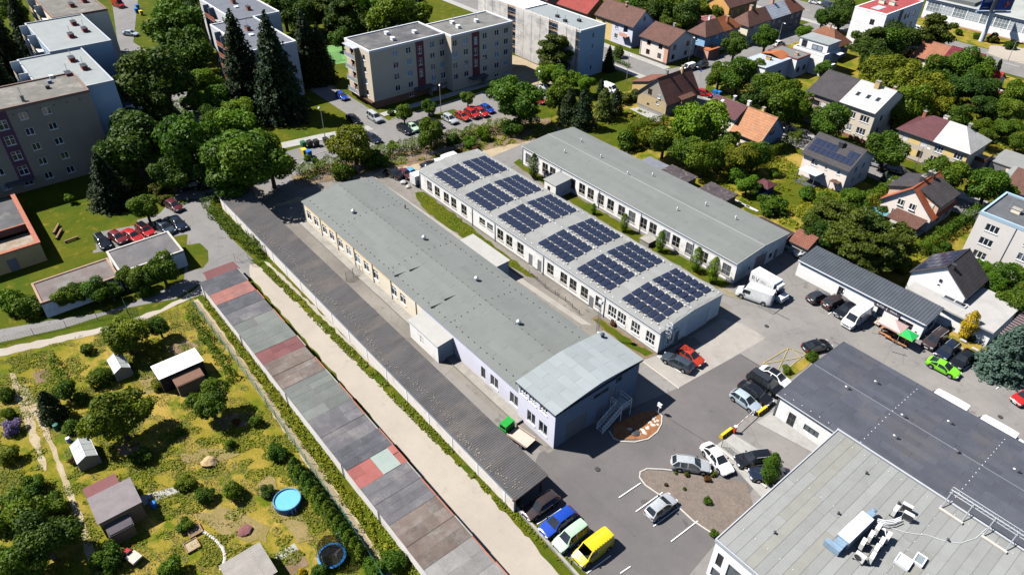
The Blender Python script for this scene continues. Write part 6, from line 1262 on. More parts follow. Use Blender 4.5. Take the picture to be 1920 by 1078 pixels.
# rental box truck
A_, B_ = P(1415.5, 524.5, 1.2), P(1473.5, 560.5, 1.0); cc = (A_+B_)/2; aa = math.atan2((B_-A_).y, (B_-A_).x)
tr = thing('box_truck', 'white box truck with RV lettering on its tall body', 'truck', (cc.x, cc.y, .05), aa+math.pi)
MB().box(-1.0, -1.05, .75, 3.3, 1.05, 3.05).build('box_body', PAINT['white'], tr); MB().box(-1.15, -.9, 2.2, -1.02, .9, 3.0).build('roof_visor', mat('blue_fabric', (.10, .16, .24), .8, .1, 2), tr)
cb = MB(); sec = [(-2.9, .45, .85, .86), (-2.75, .45, 1.15, .95), (-1.95, .45, 1.3, 1.0), (-1.35, .45, 2.15, .9), (-1.02, .45, 2.3, .92)]
for (x0, a0, t0, w0), (x1, a1, t1, w1) in zip(sec, sec[1:]):
    if abs(x0+1.95) > .01: cb.quad([(x0, -w0, t0), (x1, -w1, t1), (x1, w1, t1), (x0, w0, t0)][::-1])
    for s_ in (1, -1): q = [(x0, s_*w0, a0), (x1, s_*w1, a1), (x1, s_*w1, t1), (x0, s_*w0, t0)]; cb.quad(q if s_ < 0 else q[::-1])
cb.quad([(-2.9, -.86, .45), (-2.9, -.86, .85), (-2.9, .86, .85), (-2.9, .86, .45)]); cb.quad([(-1.02, -.92, .45), (-1.02, .92, .45), (-1.02, .92, 2.3), (-1.02, -.92, 2.3)]); cb.build('cab', PAINT['white'], tr)
MB().quad([(-1.95, -1.0, 1.3), (-1.35, -.9, 2.15), (-1.35, .9, 2.15), (-1.95, 1.0, 1.3)][::-1]).build('windscreen', CGLASS, tr)
for s_ in (1, -1):
    MB().box(-1.75, s_*.985-.01, 1.2, -1.15, s_*.985+.015, 1.75).build('side_window', CGLASS, tr); MB().box(-2.93, s_*.6-.18, .72, -2.85, s_*.6+.18, .86).build('headlight', LAMP, tr); MB().box(-1.75, s_*1.1-.08, 1.25, -1.6, s_*1.1+.08, 1.6).build('mirror', PLASTIC, tr)
    for x in (-2.1, 2.2): w_ = obj('wheel', car_meshes('van')['wheel'], tr, (x, s_*.9, .36), (R(-90*s_), 0, 0)); obj('rim', car_meshes('van')['rim'], w_)
MB().box(-2.8, -.8, .3, 3.2, .8, .74).build('chassis', PLASTIC, tr); MB().box(-2.96, -.9, .32, -2.88, .9, .6).build('bumper', PLASTIC, tr); MB().box(-1.7, -.75, 2.2, -1.03, .75, 2.75, 0).build('wind_deflector', PAINT['white'], tr)
lettering('RV', 1.15, DTRIM, tr, (2.3, 1.06, 2.1), (R(90), 0, R(180)), .005, 'logo_lettering'); lettering('RENT', .3, GTRIM, tr, (.95, 1.06, 2.3), (R(90), 0, R(180)), .005); bpy.data.objects.remove(tr.children[-1])
for k_, (z_, l_) in enumerate(((2.35, .95), (2.05, 1.1))): MB().box(.3, 1.052, z_, .3+l_, 1.058, z_+.13).build('lettering_line', GTRIM, tr)
MB().lathe([(.2, 0), (.26, .0), (.26, .006), (.2, .006)], 14).build('emblem', GTRIM, tr, (-.3, 1.052, 2.0), (R(-90), 0, 0))
car('hatch', 'grey', (1520.5, 560.5), (1549.5, 549), 'dark grey hatchback leftmost in front of the shop wall')
car('suv', 'brown', (1549.5, 571.5), (1581.5, 559), 'dark brown SUV second from the left in front of the shop')
car('hatch', 'black', (1603, 571.5), (1567, 589), 'black hatchback beside the white van in front of the shop')
car('van', 'white', (1629.5, 582.5), (1584, 605), 'white panel van parked nose out in front of the shop', 'van', 'panel_van', z=1.0)
car('coupe', 'black', (1512.6, 651.5), (1551.5, 642.5), 'black car alone behind the corner of the dark roofed hall')
car('hatch', 'paleblue', (1494, 464), (1473.5, 456), 'pale silver car nearest the corner of the storage hall, by the tiled shed')
car('hatch', 'silver', (1526, 473), (1497, 473.5), 'silver car at the far end of the shop roof')
car('minivan', 'brown', (1773.5, 624.5), (1733, 647.5), 'brown minivan beside the shop gable', rack=True)
car('suv', 'navy', (1793.5, 647.5), (1761.5, 665.5), 'navy SUV between the brown minivan and the black saloon', rack=True)
car('sedan', 'black', (1821, 662.5), (1790.5, 681), 'black saloon last in the row by the grass verge')
car('coupe', 'lime', (1746, 676.5), (1793.5, 697.8), 'lime green coupe standing across the other cars')
car('hatch', 'red', (1935, 738), (1912, 748), 'red car cut by the right edge of the picture')
car('van', 'white', (1795, 752), (1757, 734), 'white van showing only its roof behind the dark hall, first from left', 'van', 'panel_van', z=2.5)
car('van', 'white', (1884, 803), (1845, 783), 'white van showing only its roof behind the dark hall, second from left', 'van', 'panel_van', z=2.5)
car('smallvan', 'white', (1922, 828), (1888, 809), 'white van showing only its roof behind the dark hall, third from left', 'van', 'panel_van', z=2.5)
# left lot
car('wagon', 'black', (177, 438.5), (207, 465), 'black estate car leftmost beside the lawn on the left', rack=True)
car('hatch', 'darkred', (207, 435), (234, 453.5), 'dark red car next to the black estate by the lawn')
car('sedan', 'red', (235.5, 433.5), (262, 448.5), 'red car in the middle of the three red cars by the lawn')
car('suv', 'red', (260.5, 423.5), (284, 440), 'red SUV with black roof by the lawn', roof='black')
car('wagon', 'bluegrey', (297, 419), (319, 431.8), 'dark blue car beside the red SUV, by the garage roof')
car('sedan', 'navy', (320.5, 407), (346, 427), 'dark car at the right end of the row by the lawn')
car('hatch', 'maroon', (314, 378), (337.5, 391.5), 'maroon car under the trees at the road bend')
car('suv', 'black', (363, 347), (341, 351), 'black car in the shade of the trees above the maroon car')
car('van', 'red', (210, 4), (234, 14), 'red van at the top of the picture beside the stepped blocks', 'van', 'panel_van')
car('hatch', 'red', (274, 41), (290, 49), 'crimson car near the blue and yellow bins at the top')
car('sedan', 'paleblue', (230.5, 61), (259, 64), 'pale car in the shade of the stepped blocks')
car('sedan', 'white', (232, 206), (262, 203), 'white car in deep shade beside the white block')
car('wagon', 'silver', (420, 261), (435, 271), 'silver car glimpsed between the trees on the estate road')
# estate parking
car('hatch', 'blue', (632, 174), (650, 185), 'bright blue car on the drive beside the beige block balconies')
car('sedan', 'black', (653, 216), (672, 229), 'black car in the drive behind the bushy tree')
car('minivan', 'silver', (691, 211), (713.5, 226), 'silver minivan at the corner of the beige block', z=.9)
car('wagon', 'navy', (688, 254), (709, 263), 'dark blue car right of the bushy tree on the estate road')
car('wagon', 'black', (745.5, 234.5), (772, 249), 'black estate car leftmost in the estate parking row')
car('old', 'mint', (764, 231.5), (782.5, 244), 'mint green old saloon beside the black estate')
car('hatch', 'grey', (783, 229), (801, 241), 'dark car behind the small tree in the parking row')
car('sedan', 'black', (804, 225.5), (828, 236), 'black saloon left of the silver estate in the parking row')
car('wagon', 'silver', (830.5, 216), (856, 229), 'silver estate car beside the lamp post in the parking row', rack=True)
car('hatch', 'orange', (855.5, 213), (878, 222.5), 'small red car first of three red cars in the estate parking row')
car('suv', 'red', (872, 206), (897, 220), 'red SUV in the middle of three red cars in the estate row')
car('sedan', 'red', (890.5, 202), (913, 217), 'red saloon last of three red cars in the estate row')
car('hatch', 'blue', (903.5, 199), (923, 208), 'blue car half hidden by the tree at the end of the estate row')
car('sedan', 'black', (747.5, 329), (727, 320), 'black wreck leftmost beside the heap at the far end of the halls')
car('old', 'maroon', (750.5, 319), (771, 331), 'maroon old saloon beside the light blue one behind the halls')
car('old', 'ltblue', (761, 317.5), (783, 330), 'light blue old saloon behind the halls')
car('sedan', 'black', (799, 311), (820, 308), 'black car against the far wall of the solar hall')
car('hatch', 'white', (817, 306), (838, 302), 'white hatchback against the far wall of the solar hall')
car('smallvan', 'white', (836, 301), (858, 295), 'white van parked against the far corner of the solar hall', 'van', 'panel_van')
# streets of houses
car('hatch', 'red', (1309, 171), (1333, 178), 'bright red car beside the blue bin on the residential street')
car('minivan', 'white', (1302, 123), (1279, 129), 'white minivan at the junction below the pink house', z=.9)
car('suv', 'black', (1324, 119), (1306, 126), 'dark car behind the white minivan at the junction')
car('hatch', 'red', (1001.5, 183), (1019, 190.5), 'red car beside the lamp post between the trees and the scaffolded block')
car('smallvan', 'white', (1136, 163), (1153, 171), 'white van partly behind the golden conifer', 'van', 'panel_van')
car('hatch', 'white', (1018, 161), (1033, 166), 'white car in the shade of the hedge trees by the scaffolding')
car('wagon', 'silver', (1496.5, 247.5), (1521, 254.5), 'silver car under the lamp in front of the taupe house')
car('hatch', 'silver', (1466, 235), (1489, 241), 'silver car in the shade of the street trees')
car('wagon', 'silver', (1631.5, 302), (1661, 311), 'silver estate car on the street between the two round trees', rack=True)
car('minivan', 'navy', (1665, 315), (1699.5, 324.5), 'dark navy people carrier on the street below the hip roofed house')
car('hatch', 'bluegrey', (1760, 340), (1773, 349), 'grey car peeping out behind the red tiled house')
car('hatch', 'white', (1519, 2), (1539, 6), 'white car on the main road at the top edge')
car('smallvan', 'bluegrey', (1542, 7.5), (1565, 14), 'blue-grey van on the main road at the top', 'van', 'panel_van')
car('hatch', 'white', (1716, 52), (1730, 56), 'white car beside the red roofed block, nearer the wall')
car('sedan', 'white', (1730, 59), (1746, 64), 'white saloon parked by the pine near the red roofed block')
car('hatch', 'white', (1452, 83), (1469, 79), 'white car at the foot of the lamp on the cross street')
# little green flatbed in the yard
A_, B_ = P(990, 831, .6), P(945, 798, .8); cc = (A_+B_)/2; aa = math.atan2((B_-A_).y, (B_-A_).x)
tr = thing('flatbed_truck', 'small green flatbed truck with pale bed beside the corrugated shed', 'truck', (cc.x, cc.y, .05), aa+math.pi)
PG = paint('green_paint', (.02, .32, .04), .35); MB().box(-2.2, -.85, .45, -.9, .85, 1.2).box(-2.0, -.8, 1.2, -.95, .8, 1.85).build('cab', PG, tr); MB().box(-2.03, -.7, 1.25, -2.005, .7, 1.75).build('windscreen', CGLASS, tr)
for s_ in (1, -1):
    MB().box(-1.85, s_*.805-.01, 1.28, -1.1, s_*.805+.01, 1.72).build('side_window', CGLASS, tr); MB().box(-.7, s_*.92-.03, .8, 2.4, s_*.92+.03, 1.15).build('side_board', mat('pale_board', (.52, .42, .36), .8, .08, 2), tr)
    for x in (-1.5, 1.5): w_ = obj('wheel', car_meshes('hatch')['wheel'], tr, (x, s_*.78, .31), (R(-90*s_), 0, 0)); obj('rim', car_meshes('hatch')['rim'], w_)
MB().box(-.7, -.89, .72, 2.4, .89, .8).build('bed', mat('pale_board', (.52, .42, .36), .8, .08, 2), tr); MB().box(-2.1, -.5, .35, 2.3, .5, .71).build('chassis', PLASTIC, tr)
# white trailer by the far corner of the solar hall
p = P(790, 345, .5); tr = thing('caravan', 'white caravan standing against the far corner of the solar hall', 'caravan', (p.x-1.0, p.y+.3, .05), R(90)); MB().box(-1.6, -.95, .45, 1.6, .95, 2.35).build('body', PAINT['white'], tr); MB().box(-1.0, -.965, 1.3, -.2, -.952, 1.8).build('window', CGLASS, tr)
for s_ in (1, -1): obj('wheel', car_meshes('hatch')['wheel'], tr, (0, s_*.8, .31), (R(-90*s_), 0, 0))
# ------------------------------------------------------------------ trees and shrubs (crown centre in the photo, half width in photo pixels)
T = tree
for a in [
 # estate, upper left
 ('spruce', 'spruce', 451, 120, 42, 'tall dark spruce, left one of the pair before the white block', 3.7), ('spruce', 'spruce', 514, 128, 46, 'tall dark spruce, right one of the pair before the white block', 3.5),
 ('spruce', 'spruce', 574, 90, 30, 'dark spruce right of the tall pair, by the dark roofed block', 3.7), ('spruce', 'spruce', 600, 100, 24, 'slimmer spruce beside the green sports court', 3.7),
 ('spruce', 'spruce', 8, 95, 40, 'dark spruce at the left edge beside the white blocks', 3.8), ('spruce', 'spruce', 42, 50, 26, 'dark spruce between the left edge and the second white block', 4.2), ('spruce', 'spruce', 10, 175, 32, 'dark conifer at the left edge above the beige block', 3.6),
 ('spruce', 'spruce', 196, 338, 34, 'dark spruce at the right corner of the beige block', 2.6), ('pine', 'pine', 640, 28, 34, 'dark pine behind the spruces at the top'), ('pine', 'pine', 608, 24, 26, 'dark pine left of the top pine by the fence'),
 ('round', 'mid', 330, 50, 42, 'large broadleaf tree at the top beside the estate drive'), ('round', 'dark', 292, 148, 56, 'broad dark tree next to the white blocks'), ('round', 'mid', 358, 92, 38, 'broadleaf tree right of the broad dark tree'), ('round', 'dark', 345, 20, 32, 'dark tree at the top edge above the estate drive'),
 ('round', 'bright', 380, 152, 25, 'bright round tree uppermost in the estate row'), ('round', 'bright', 411, 186, 25, 'bright round tree second in the estate row'), ('round', 'bright', 372, 190, 22, 'bright round tree beside the broad dark tree'), ('round', 'bright', 444, 206, 24, 'bright round tree third in the estate row by the spruces'), ('round', 'bright', 447, 240, 33, 'large bright round tree lowest in the estate row'), ('round', 'mid', 400, 225, 22, 'small broadleaf tree between the estate rows'),
 ('round', 'dark', 247, 262, 52, 'dark broadleaf tree beside the lamp near the beige block'), ('round', 'mid', 352, 268, 56, 'large leafy tree over the estate road'), ('round', 'mid', 455, 300, 58, 'large leafy tree at the road bend by the felt roofed hall'), ('round', 'mid', 505, 305, 38, 'leafy tree right of the road bend'), ('round', 'dark', 430, 345, 30, 'dark tree over the far end of the corrugated shed'),
 ('round', 'mid', 272, 388, 24, 'leafy tree above the red cars by the lawn'), ('bush', 'gold', 295, 352, 14, 'yellowish shrub under the large leafy tree'), ('bush', 'mid', 240, 345, 22, 'green shrub right of the beige block spruce'), ('bush', 'gold', 305, 375, 12, 'yellowish shrub behind the maroon car'), ('round', 'bright', 129, 372, 8, 'thin young tree on the lawn by the walled ruin'),
 ('round', 'bright', 530, 10, 34, 'bright green tree at the top behind the tall spruces'), ('round', 'bright', 690, 26, 28, 'bright green tree at the top left of the beige block roof'), ('round', 'olive', 748, 22, 46, 'broad olive tree behind the beige block roof'), ('round', 'dark', 700, 2, 30, 'dark tree at the top edge behind the olive tree'), ('spruce', 'spruce', 786, 22, 18, 'spruce tip at the right of the olive tree behind the beige block', 4),
 ('round', 'olive', 664, 272, 32, 'bushy grey-green tree in the middle of the estate road'), ('round', 'mid', 806, 244, 26, 'small leafy tree in front of the parked black cars'), ('round', 'mid', 975, 190, 40, 'large leafy tree at the right end of the estate parking'), ('round', 'mid', 945, 172, 26, 'leafy tree at the corner of the beige block'),
 ('round', 'mid', 757, 212, 15, 'small young tree leftmost before the beige block'), ('round', 'mid', 804, 200, 13, 'small young tree left of the lamp before the beige block'), ('round', 'mid', 877, 184, 13, 'small young tree above the red cars'), ('bush', 'mid', 733, 211, 7, 'small round bush on the lawn corner by the silver minivan'),
 ('bush', 'bright', 576, 296, 8, 'small bush behind the yellow and blue bins'), ('bush', 'bright', 590, 302, 8, 'second small bush right of the bins'), ('bush', 'mid', 645, 322, 20, 'green shrub at the fence of the works, by the yellow frame'), ('bush', 'mid', 700, 300, 22, 'green shrub on the works fence below the bushy tree'), ('bush', 'bright', 735, 270, 9, 'light shrub on the bank above the works'), ('bush', 'bright', 905, 252, 16, 'light green shrub on the bank behind the solar hall'), ('bush', 'bright', 880, 268, 14, 'light green shrub on the bank left of the orange bushes'), ('bush', 'mid', 960, 240, 20, 'green shrub on the bank near the storage hall'), ('bush', 'mid', 850, 262, 16, 'green shrub on the bank above the white van'),
 ('bush', 'red', 862, 284, 7, 'rust coloured bush lowest of the three behind the solar hall'), ('bush', 'red', 871, 273, 7, 'rust coloured bush upper left of the three behind the solar hall'), ('bush', 'red', 891, 277, 7.5, 'rust coloured bush rightmost of the three behind the solar hall'),
 ('round', 'dark', 560, 30, 30, 'dark tree left of the salmon block at the top'), ('round', 'mid', 640, 68, 20, 'green tree behind the sports court'), ('round', 'dark', 672, 52, 24, 'dark tree left of the beige block roof'), ('round', 'dark', 618, 8, 28, 'dark tree at the top edge right of the salmon block'), ('round', 'dark', 300, 205, 30, 'dark tree in the shade below the broad dark tree'), ('round', 'dark', 400, 320, 30, 'dark tree over the road bend'), ('round', 'dark', 215, 300, 26, 'dark tree against the white block by the spruce'), ('round', 'dark', 385, 40, 26, 'dark tree left of the white block with red balconies'), ('round', 'mid', 25, 20, 22, 'green tree at the upper left corner'), ('round', 'dark', 320, 325, 30, 'dark tree under the large leafy tree'),
 # by the scaffolded block and the junction
 ('pine', 'pine', 1040, 98, 32, 'dark pine in front of the scaffolding'), ('round', 'bright', 1023, 140, 18, 'bright round tree first in the row under the scaffolding'), ('round', 'bright', 1050, 146, 18, 'bright round tree second in the row under the scaffolding'), ('round', 'bright', 1075, 148, 18, 'bright round tree third in the row under the scaffolding'), ('round', 'bright', 1096, 156, 17, 'bright round tree last in the row under the blue-grey wall'),
 ('round', 'mid', 1050, 180, 26, 'leafy tree behind the fence at the far corner of the storage hall'), ('cone', 'spruce', 1068, 200, 20, 'dark upright conifer, left of two, by the storage hall fence', 3), ('cone', 'spruce', 1095, 205, 22, 'dark upright conifer, right of two, by the storage hall fence', 3.2), ('cone', 'gold', 1133, 196, 18, 'golden conifer beside the lawn of the rusty roofed house', 3.1), ('cone', 'spruce', 1155, 192, 15, 'dark conifer right of the golden one', 3), ('spruce', 'spruce', 1142, 110, 12, 'small dark spruce by the blue-grey end wall', 3.2), ('bush', 'dark', 1160, 99, 13, 'dark round bush in front of the lilac house'), ('cone', 'spruce', 1127, 168, 9, 'slim dark conifer behind the golden one', 4),
 ('bush', 'gold', 1168, 183, 14, 'golden shrub at the kerb left of the rusty roofed house'), ('bush', 'gold', 1190, 180, 14, 'golden shrub at the kerb right of its twin'), ('bush', 'yellow', 1181, 219, 5, 'small yellow bush on the lawn'),
 ('round', 'bright', 1308, 232, 42, 'large bright tree between the rusty roof and the maroon roof'), ('bush', 'bright', 1270, 234, 12, 'round bright bush left of the large bright tree'),
 ('bush', 'mid', 1178, 262, 26, 'green shrub behind the storage hall, leftmost'), ('bush', 'olive', 1215, 258, 24, 'olive shrub behind the storage hall, second from left'), ('round', 'olive', 1246, 262, 27, 'olive fruit tree behind the storage hall'), ('round', 'mid', 1285, 285, 26, 'green fruit tree beside the tar paper sheds'), ('round', 'mid', 1322, 296, 28, 'green tree right of the tar paper sheds'), ('round', 'olive', 1355, 275, 26, 'olive tree in front of the orange roof'), ('round', 'olive', 1385, 295, 26, 'olive tree below the orange roof, right'), ('round', 'bright', 1370, 262, 16, 'bright shrub tree against the cream wall'), ('round', 'mid', 1415, 292, 24, 'green tree left of the long hedge'), ('round', 'bright', 1402, 345, 18, 'bright round shrub tree left of the gazebo lawn'), ('bush', 'bright', 1452, 325, 11, 'round clipped bush beside the red gazebo'), ('bush', 'mid', 1450, 385, 22, 'green shrub on the lawn behind the storage hall'), ('bush', 'mid', 1515, 362, 18, 'shrub at the corner of the pale solar house'), ('bush', 'bright', 1380, 330, 20, 'bright shrub by the dark tarred shed'),
 ('round', 'dark', 1379, 84, 22, 'dark round street tree beside the blue house'), ('round', 'mid', 1437, 72, 21, 'leafy street tree before the brown hipped house'), ('round', 'mid', 1385, 142, 30, 'leafy tree left of the white metal roofed house'), ('round', 'mid', 1350, 138, 22, 'leafy tree behind the lamp at the bend of the street'), ('round', 'olive', 1410, 128, 18, 'thin olive tree before the white metal roofed house'), ('round', 'mid', 1436, 165, 28, 'leafy tree among the street trees, left'), ('round', 'dark', 1420, 185, 24, 'dark tree among the street trees, lower left'), ('round', 'mid', 1464, 178, 30, 'leafy tree among the street trees, middle'), ('round', 'mid', 1486, 200, 33, 'leafy tree rightmost of the street trees by the taupe house'), ('round', 'mid', 1545, 130, 13, 'small green tree by the modern white house'),
 ('round', 'mid', 1560, 228, 31, 'round street tree in front of the beige white roofed house'), ('round', 'mid', 1664, 278, 33, 'round street tree left of the hip roofed house'), ('round', 'mid', 1774, 324, 33, 'round street tree right of the hip roofed house'), ('round', 'mid', 1854, 348, 33, 'round street tree above the white flats'), ('spruce', 'bluespruce', 1660, 331, 7, 'tiny blue spruce on the kerb', 2.4),
 ('spruce', 'bluespruce', 1604, 62, 12, 'small blue spruce by the red roofed block', 3.4), ('pine', 'pine', 1625, 84, 30, 'dark pine in front of the red roofed block, left'), ('round', 'mid', 1655, 80, 32, 'leafy tree in front of the red roofed block'), ('round', 'dark', 1685, 76, 30, 'dark tree in front of the red roofed block, right'), ('round', 'dark', 1640, 105, 30, 'dark tree below the red roofed block'), ('pine', 'pine', 1754, 66, 33, 'tall pine right of the red roofed block'), ('round', 'dark', 1742, 80, 20, 'dark tree below the tall pine'), ('round', 'mid', 1543, 34, 16, 'leafy tree on the main road verge'), ('round', 'dark', 1580, 25, 24, 'dark tree left of the red roofed block'), ('cone', 'spruce', 1568, 10, 7, 'slim cypress at the main road', 5), ('round', 'bright', 1506, 62, 14, 'bright round tree beside the brown hipped roof'),
 ('bush', 'white', 1740, 94, 16, 'white flowering shrub in the orchard'), ('bush', 'red', 1722, 112, 22, 'reddish shrub in the orchard beside the grey roof'), ('bush', 'red', 1700, 118, 16, 'reddish shrub left of its larger twin in the orchard'),
 ('round', 'olive', 1650, 132, 30, 'olive orchard tree uppermost left'), ('round', 'olive', 1690, 140, 32, 'olive orchard tree upper middle'), ('round', 'olive', 1665, 165, 34, 'olive orchard tree beside the white sheet roof'), ('round', 'olive', 1710, 168, 36, 'olive orchard tree in the middle of the orchard'), ('round', 'olive', 1750, 175, 30, 'olive orchard tree right of the middle'), ('round', 'olive', 1705, 198, 32, 'olive orchard tree lower middle'), ('round', 'mid', 1680, 215, 24, 'green orchard tree by the corner of the white sheet roof'), ('round', 'olive', 1752, 205, 26, 'olive orchard tree above the maroon hipped roof'), ('round', 'mid', 1760, 130, 26, 'green orchard tree near the grey garden house'), ('round', 'mid', 1805, 128, 30, 'green tree below the crimson roof, left'), ('round', 'mid', 1836, 132, 28, 'green tree below the crimson roof, right'), ('round', 'dark', 1805, 162, 26, 'dark tree right of the orchard'), ('round', 'dark', 1840, 172, 24, 'dark tree above the patched garden house'), ('cone', 'spruce', 1871, 128, 6, 'slim dark cypress by the bright red roof', 5), ('round', 'mid', 1908, 175, 28, 'green tree at the right edge below the crimson roof'), ('round', 'dark', 1850, 200, 20, 'dark bushy tree beside the patched garden house'), ('round', 'mid', 1890, 205, 22, 'green tree at the right edge in the gardens'), ('round', 'mid', 1795, 222, 22, 'green tree above the white hipped roof'), ('round', 'mid', 1835, 236, 18, 'green shrub tree right of the white hipped roof'), ('round', 'mid', 1885, 240, 20, 'green shrub tree at the right edge above the garages'), ('round', 'mid', 1850, 258, 16, 'green shrub tree above the double garage'), ('round', 'mid', 1910, 265, 16, 'green tree at the right edge by the garages'),
 ('bush', 'mid', 1797, 61, 8, 'small shrub on the factory verge, left of the pole'), ('bush', 'mid', 1833, 68, 8, 'small shrub on the factory verge beside the pole'), ('bush', 'dark', 1896, 86, 9, 'small dark tree by the lamp at the sand lot'), ('bush', 'gold', 1862, 72, 12, 'yellowish shrub right of the billboard pole'),
 ('round', 'mid', 1190, 14, 26, 'green garden tree at the top edge, left of the group'), ('round', 'dark', 1225, 22, 26, 'dark garden tree behind the brown tiled roof'), ('round', 'mid', 1255, 20, 26, 'green garden tree at the top, middle of the group'), ('round', 'dark', 1285, 30, 25, 'dark garden tree behind the blue house'), ('round', 'mid', 1250, 45, 18, 'green garden tree just above the pink house roof'), ('round', 'olive', 1310, 12, 20, 'olive garden tree at the top edge, right of the group'), ('round', 'mid', 1345, 25, 16, 'green garden tree beside the pink roofed low house'), ('round', 'mid', 1170, 45, 14, 'green tree at the corner of the lilac house'), ('bush', 'mid', 1300, 52, 14, 'green shrub in the garden behind the blue house'),
 # pines behind the shop
 ('pine', 'pine', 1560, 405, 34, 'pine behind the shop, upper left of the grove'), ('round', 'dark', 1528, 428, 24, 'dark tree at the left of the grove by the tiled shed'), ('pine', 'pine', 1590, 440, 38, 'pine in the middle of the grove behind the shop'), ('pine', 'pine', 1630, 425, 36, 'pine below the round pool'), ('pine', 'pine', 1640, 472, 40, 'pine behind the shop, lower middle of the grove'), ('pine', 'pine', 1678, 460, 32, 'pine at the right of the grove by the hedge'), ('round', 'dark', 1600, 470, 26, 'dark tree behind the shop roof ridge'), ('round', 'dark', 1555, 440, 26, 'dark tree behind the far half of the shop roof'), ('round', 'mid', 1550, 380, 22, 'green tree below the pale solar house'), ('round', 'mid', 1600, 372, 20, 'green tree at the start of the long hedge'), ('bush', 'mid', 1690, 495, 22, 'shrub at the end of the pine grove'),
 ('bush', 'mid', 1752, 472, 13, 'round bush left of the white flats'), ('bush', 'mid', 1775, 462, 12, 'second round bush at the white flats'), ('round', 'mid', 1860, 540, 22, 'green tree beside the flat grey roof'), ('round', 'mid', 1890, 520, 28, 'green tree in front of the white flats'), ('round', 'mid', 1912, 560, 30, 'green tree at the right edge by the flat grey roof'), ('round', 'bright', 1840, 500, 14, 'light green shrub tree under the white flats wall'),
 ('spruce', 'bluespruce', 1896, 655, 42, 'large blue spruce at the right edge of the lot', 2.3), ('bush', 'mid', 1787, 611, 10, 'green bush behind the brown minivan'), ('bush', 'dark', 1823, 633, 10, 'dark bush under the yellow sapling'), ('bush', 'dark', 1842, 638, 9, 'dark bush right of the yellow sapling'), ('bush', 'mid', 1861, 650, 7.5, 'round bush left of the blue spruce'), ('bush', 'mid', 1523, 668, 13, 'clipped round bush at the corner of the dark roofed hall'), ('bush', 'mid', 1475, 692, 10, 'low bush behind the white car with black roof'), ('col', 'yellow', 1818, 610, 11, 'yellow leaved young tree on the verge by the flat annexe', 5.0),
 # slim poplars
 ('col', 'mid', 1001, 312, 8, 'slim poplar farthest away along the storage hall', 5.2), ('col', 'bright', 1113, 392, 4.5, 'smallest poplar along the storage hall', 4.2), ('col', 'bright', 1171, 418, 6.5, 'slim poplar third along the storage hall', 5.0), ('col', 'bright', 1239, 453, 7.5, 'slim poplar fourth along the storage hall', 5.0), ('col', 'bright', 1307, 487, 8.5, 'slim poplar second nearest along the storage hall', 5.4), ('col', 'bright', 1339, 507, 9, 'slim poplar nearest along the storage hall', 5.4), ('col', 'mid', 1447, 878, 13, 'slim upright tree in front of the pale felt roof', 5.2),
 # bushes before the left garages
 ('round', 'mid', 123, 556, 20, 'leafy bush tree first in the row before the garages'), ('round', 'mid', 148, 548, 18, 'leafy bush tree second in the row before the garages'), ('round', 'mid', 178, 545, 21, 'leafy bush tree third in the row before the garages'), ('round', 'mid', 207, 543, 18, 'leafy bush tree fourth in the row before the garages'), ('round', 'mid', 247, 520, 23, 'leafy bush tree fifth in the row before the garages'), ('round', 'mid', 303, 507, 28, 'tallest bush tree at the right end of the row before the garages'), ('bush', 'mid', 273, 545, 18, 'low shrub between the bush trees before the garages'), ('bush', 'bright', 20, 565, 30, 'bright bush at the left edge beside the garage'), ('bush', 'mid', 55, 575, 26, 'green bush between the left edge and the garage'),
 # allotments
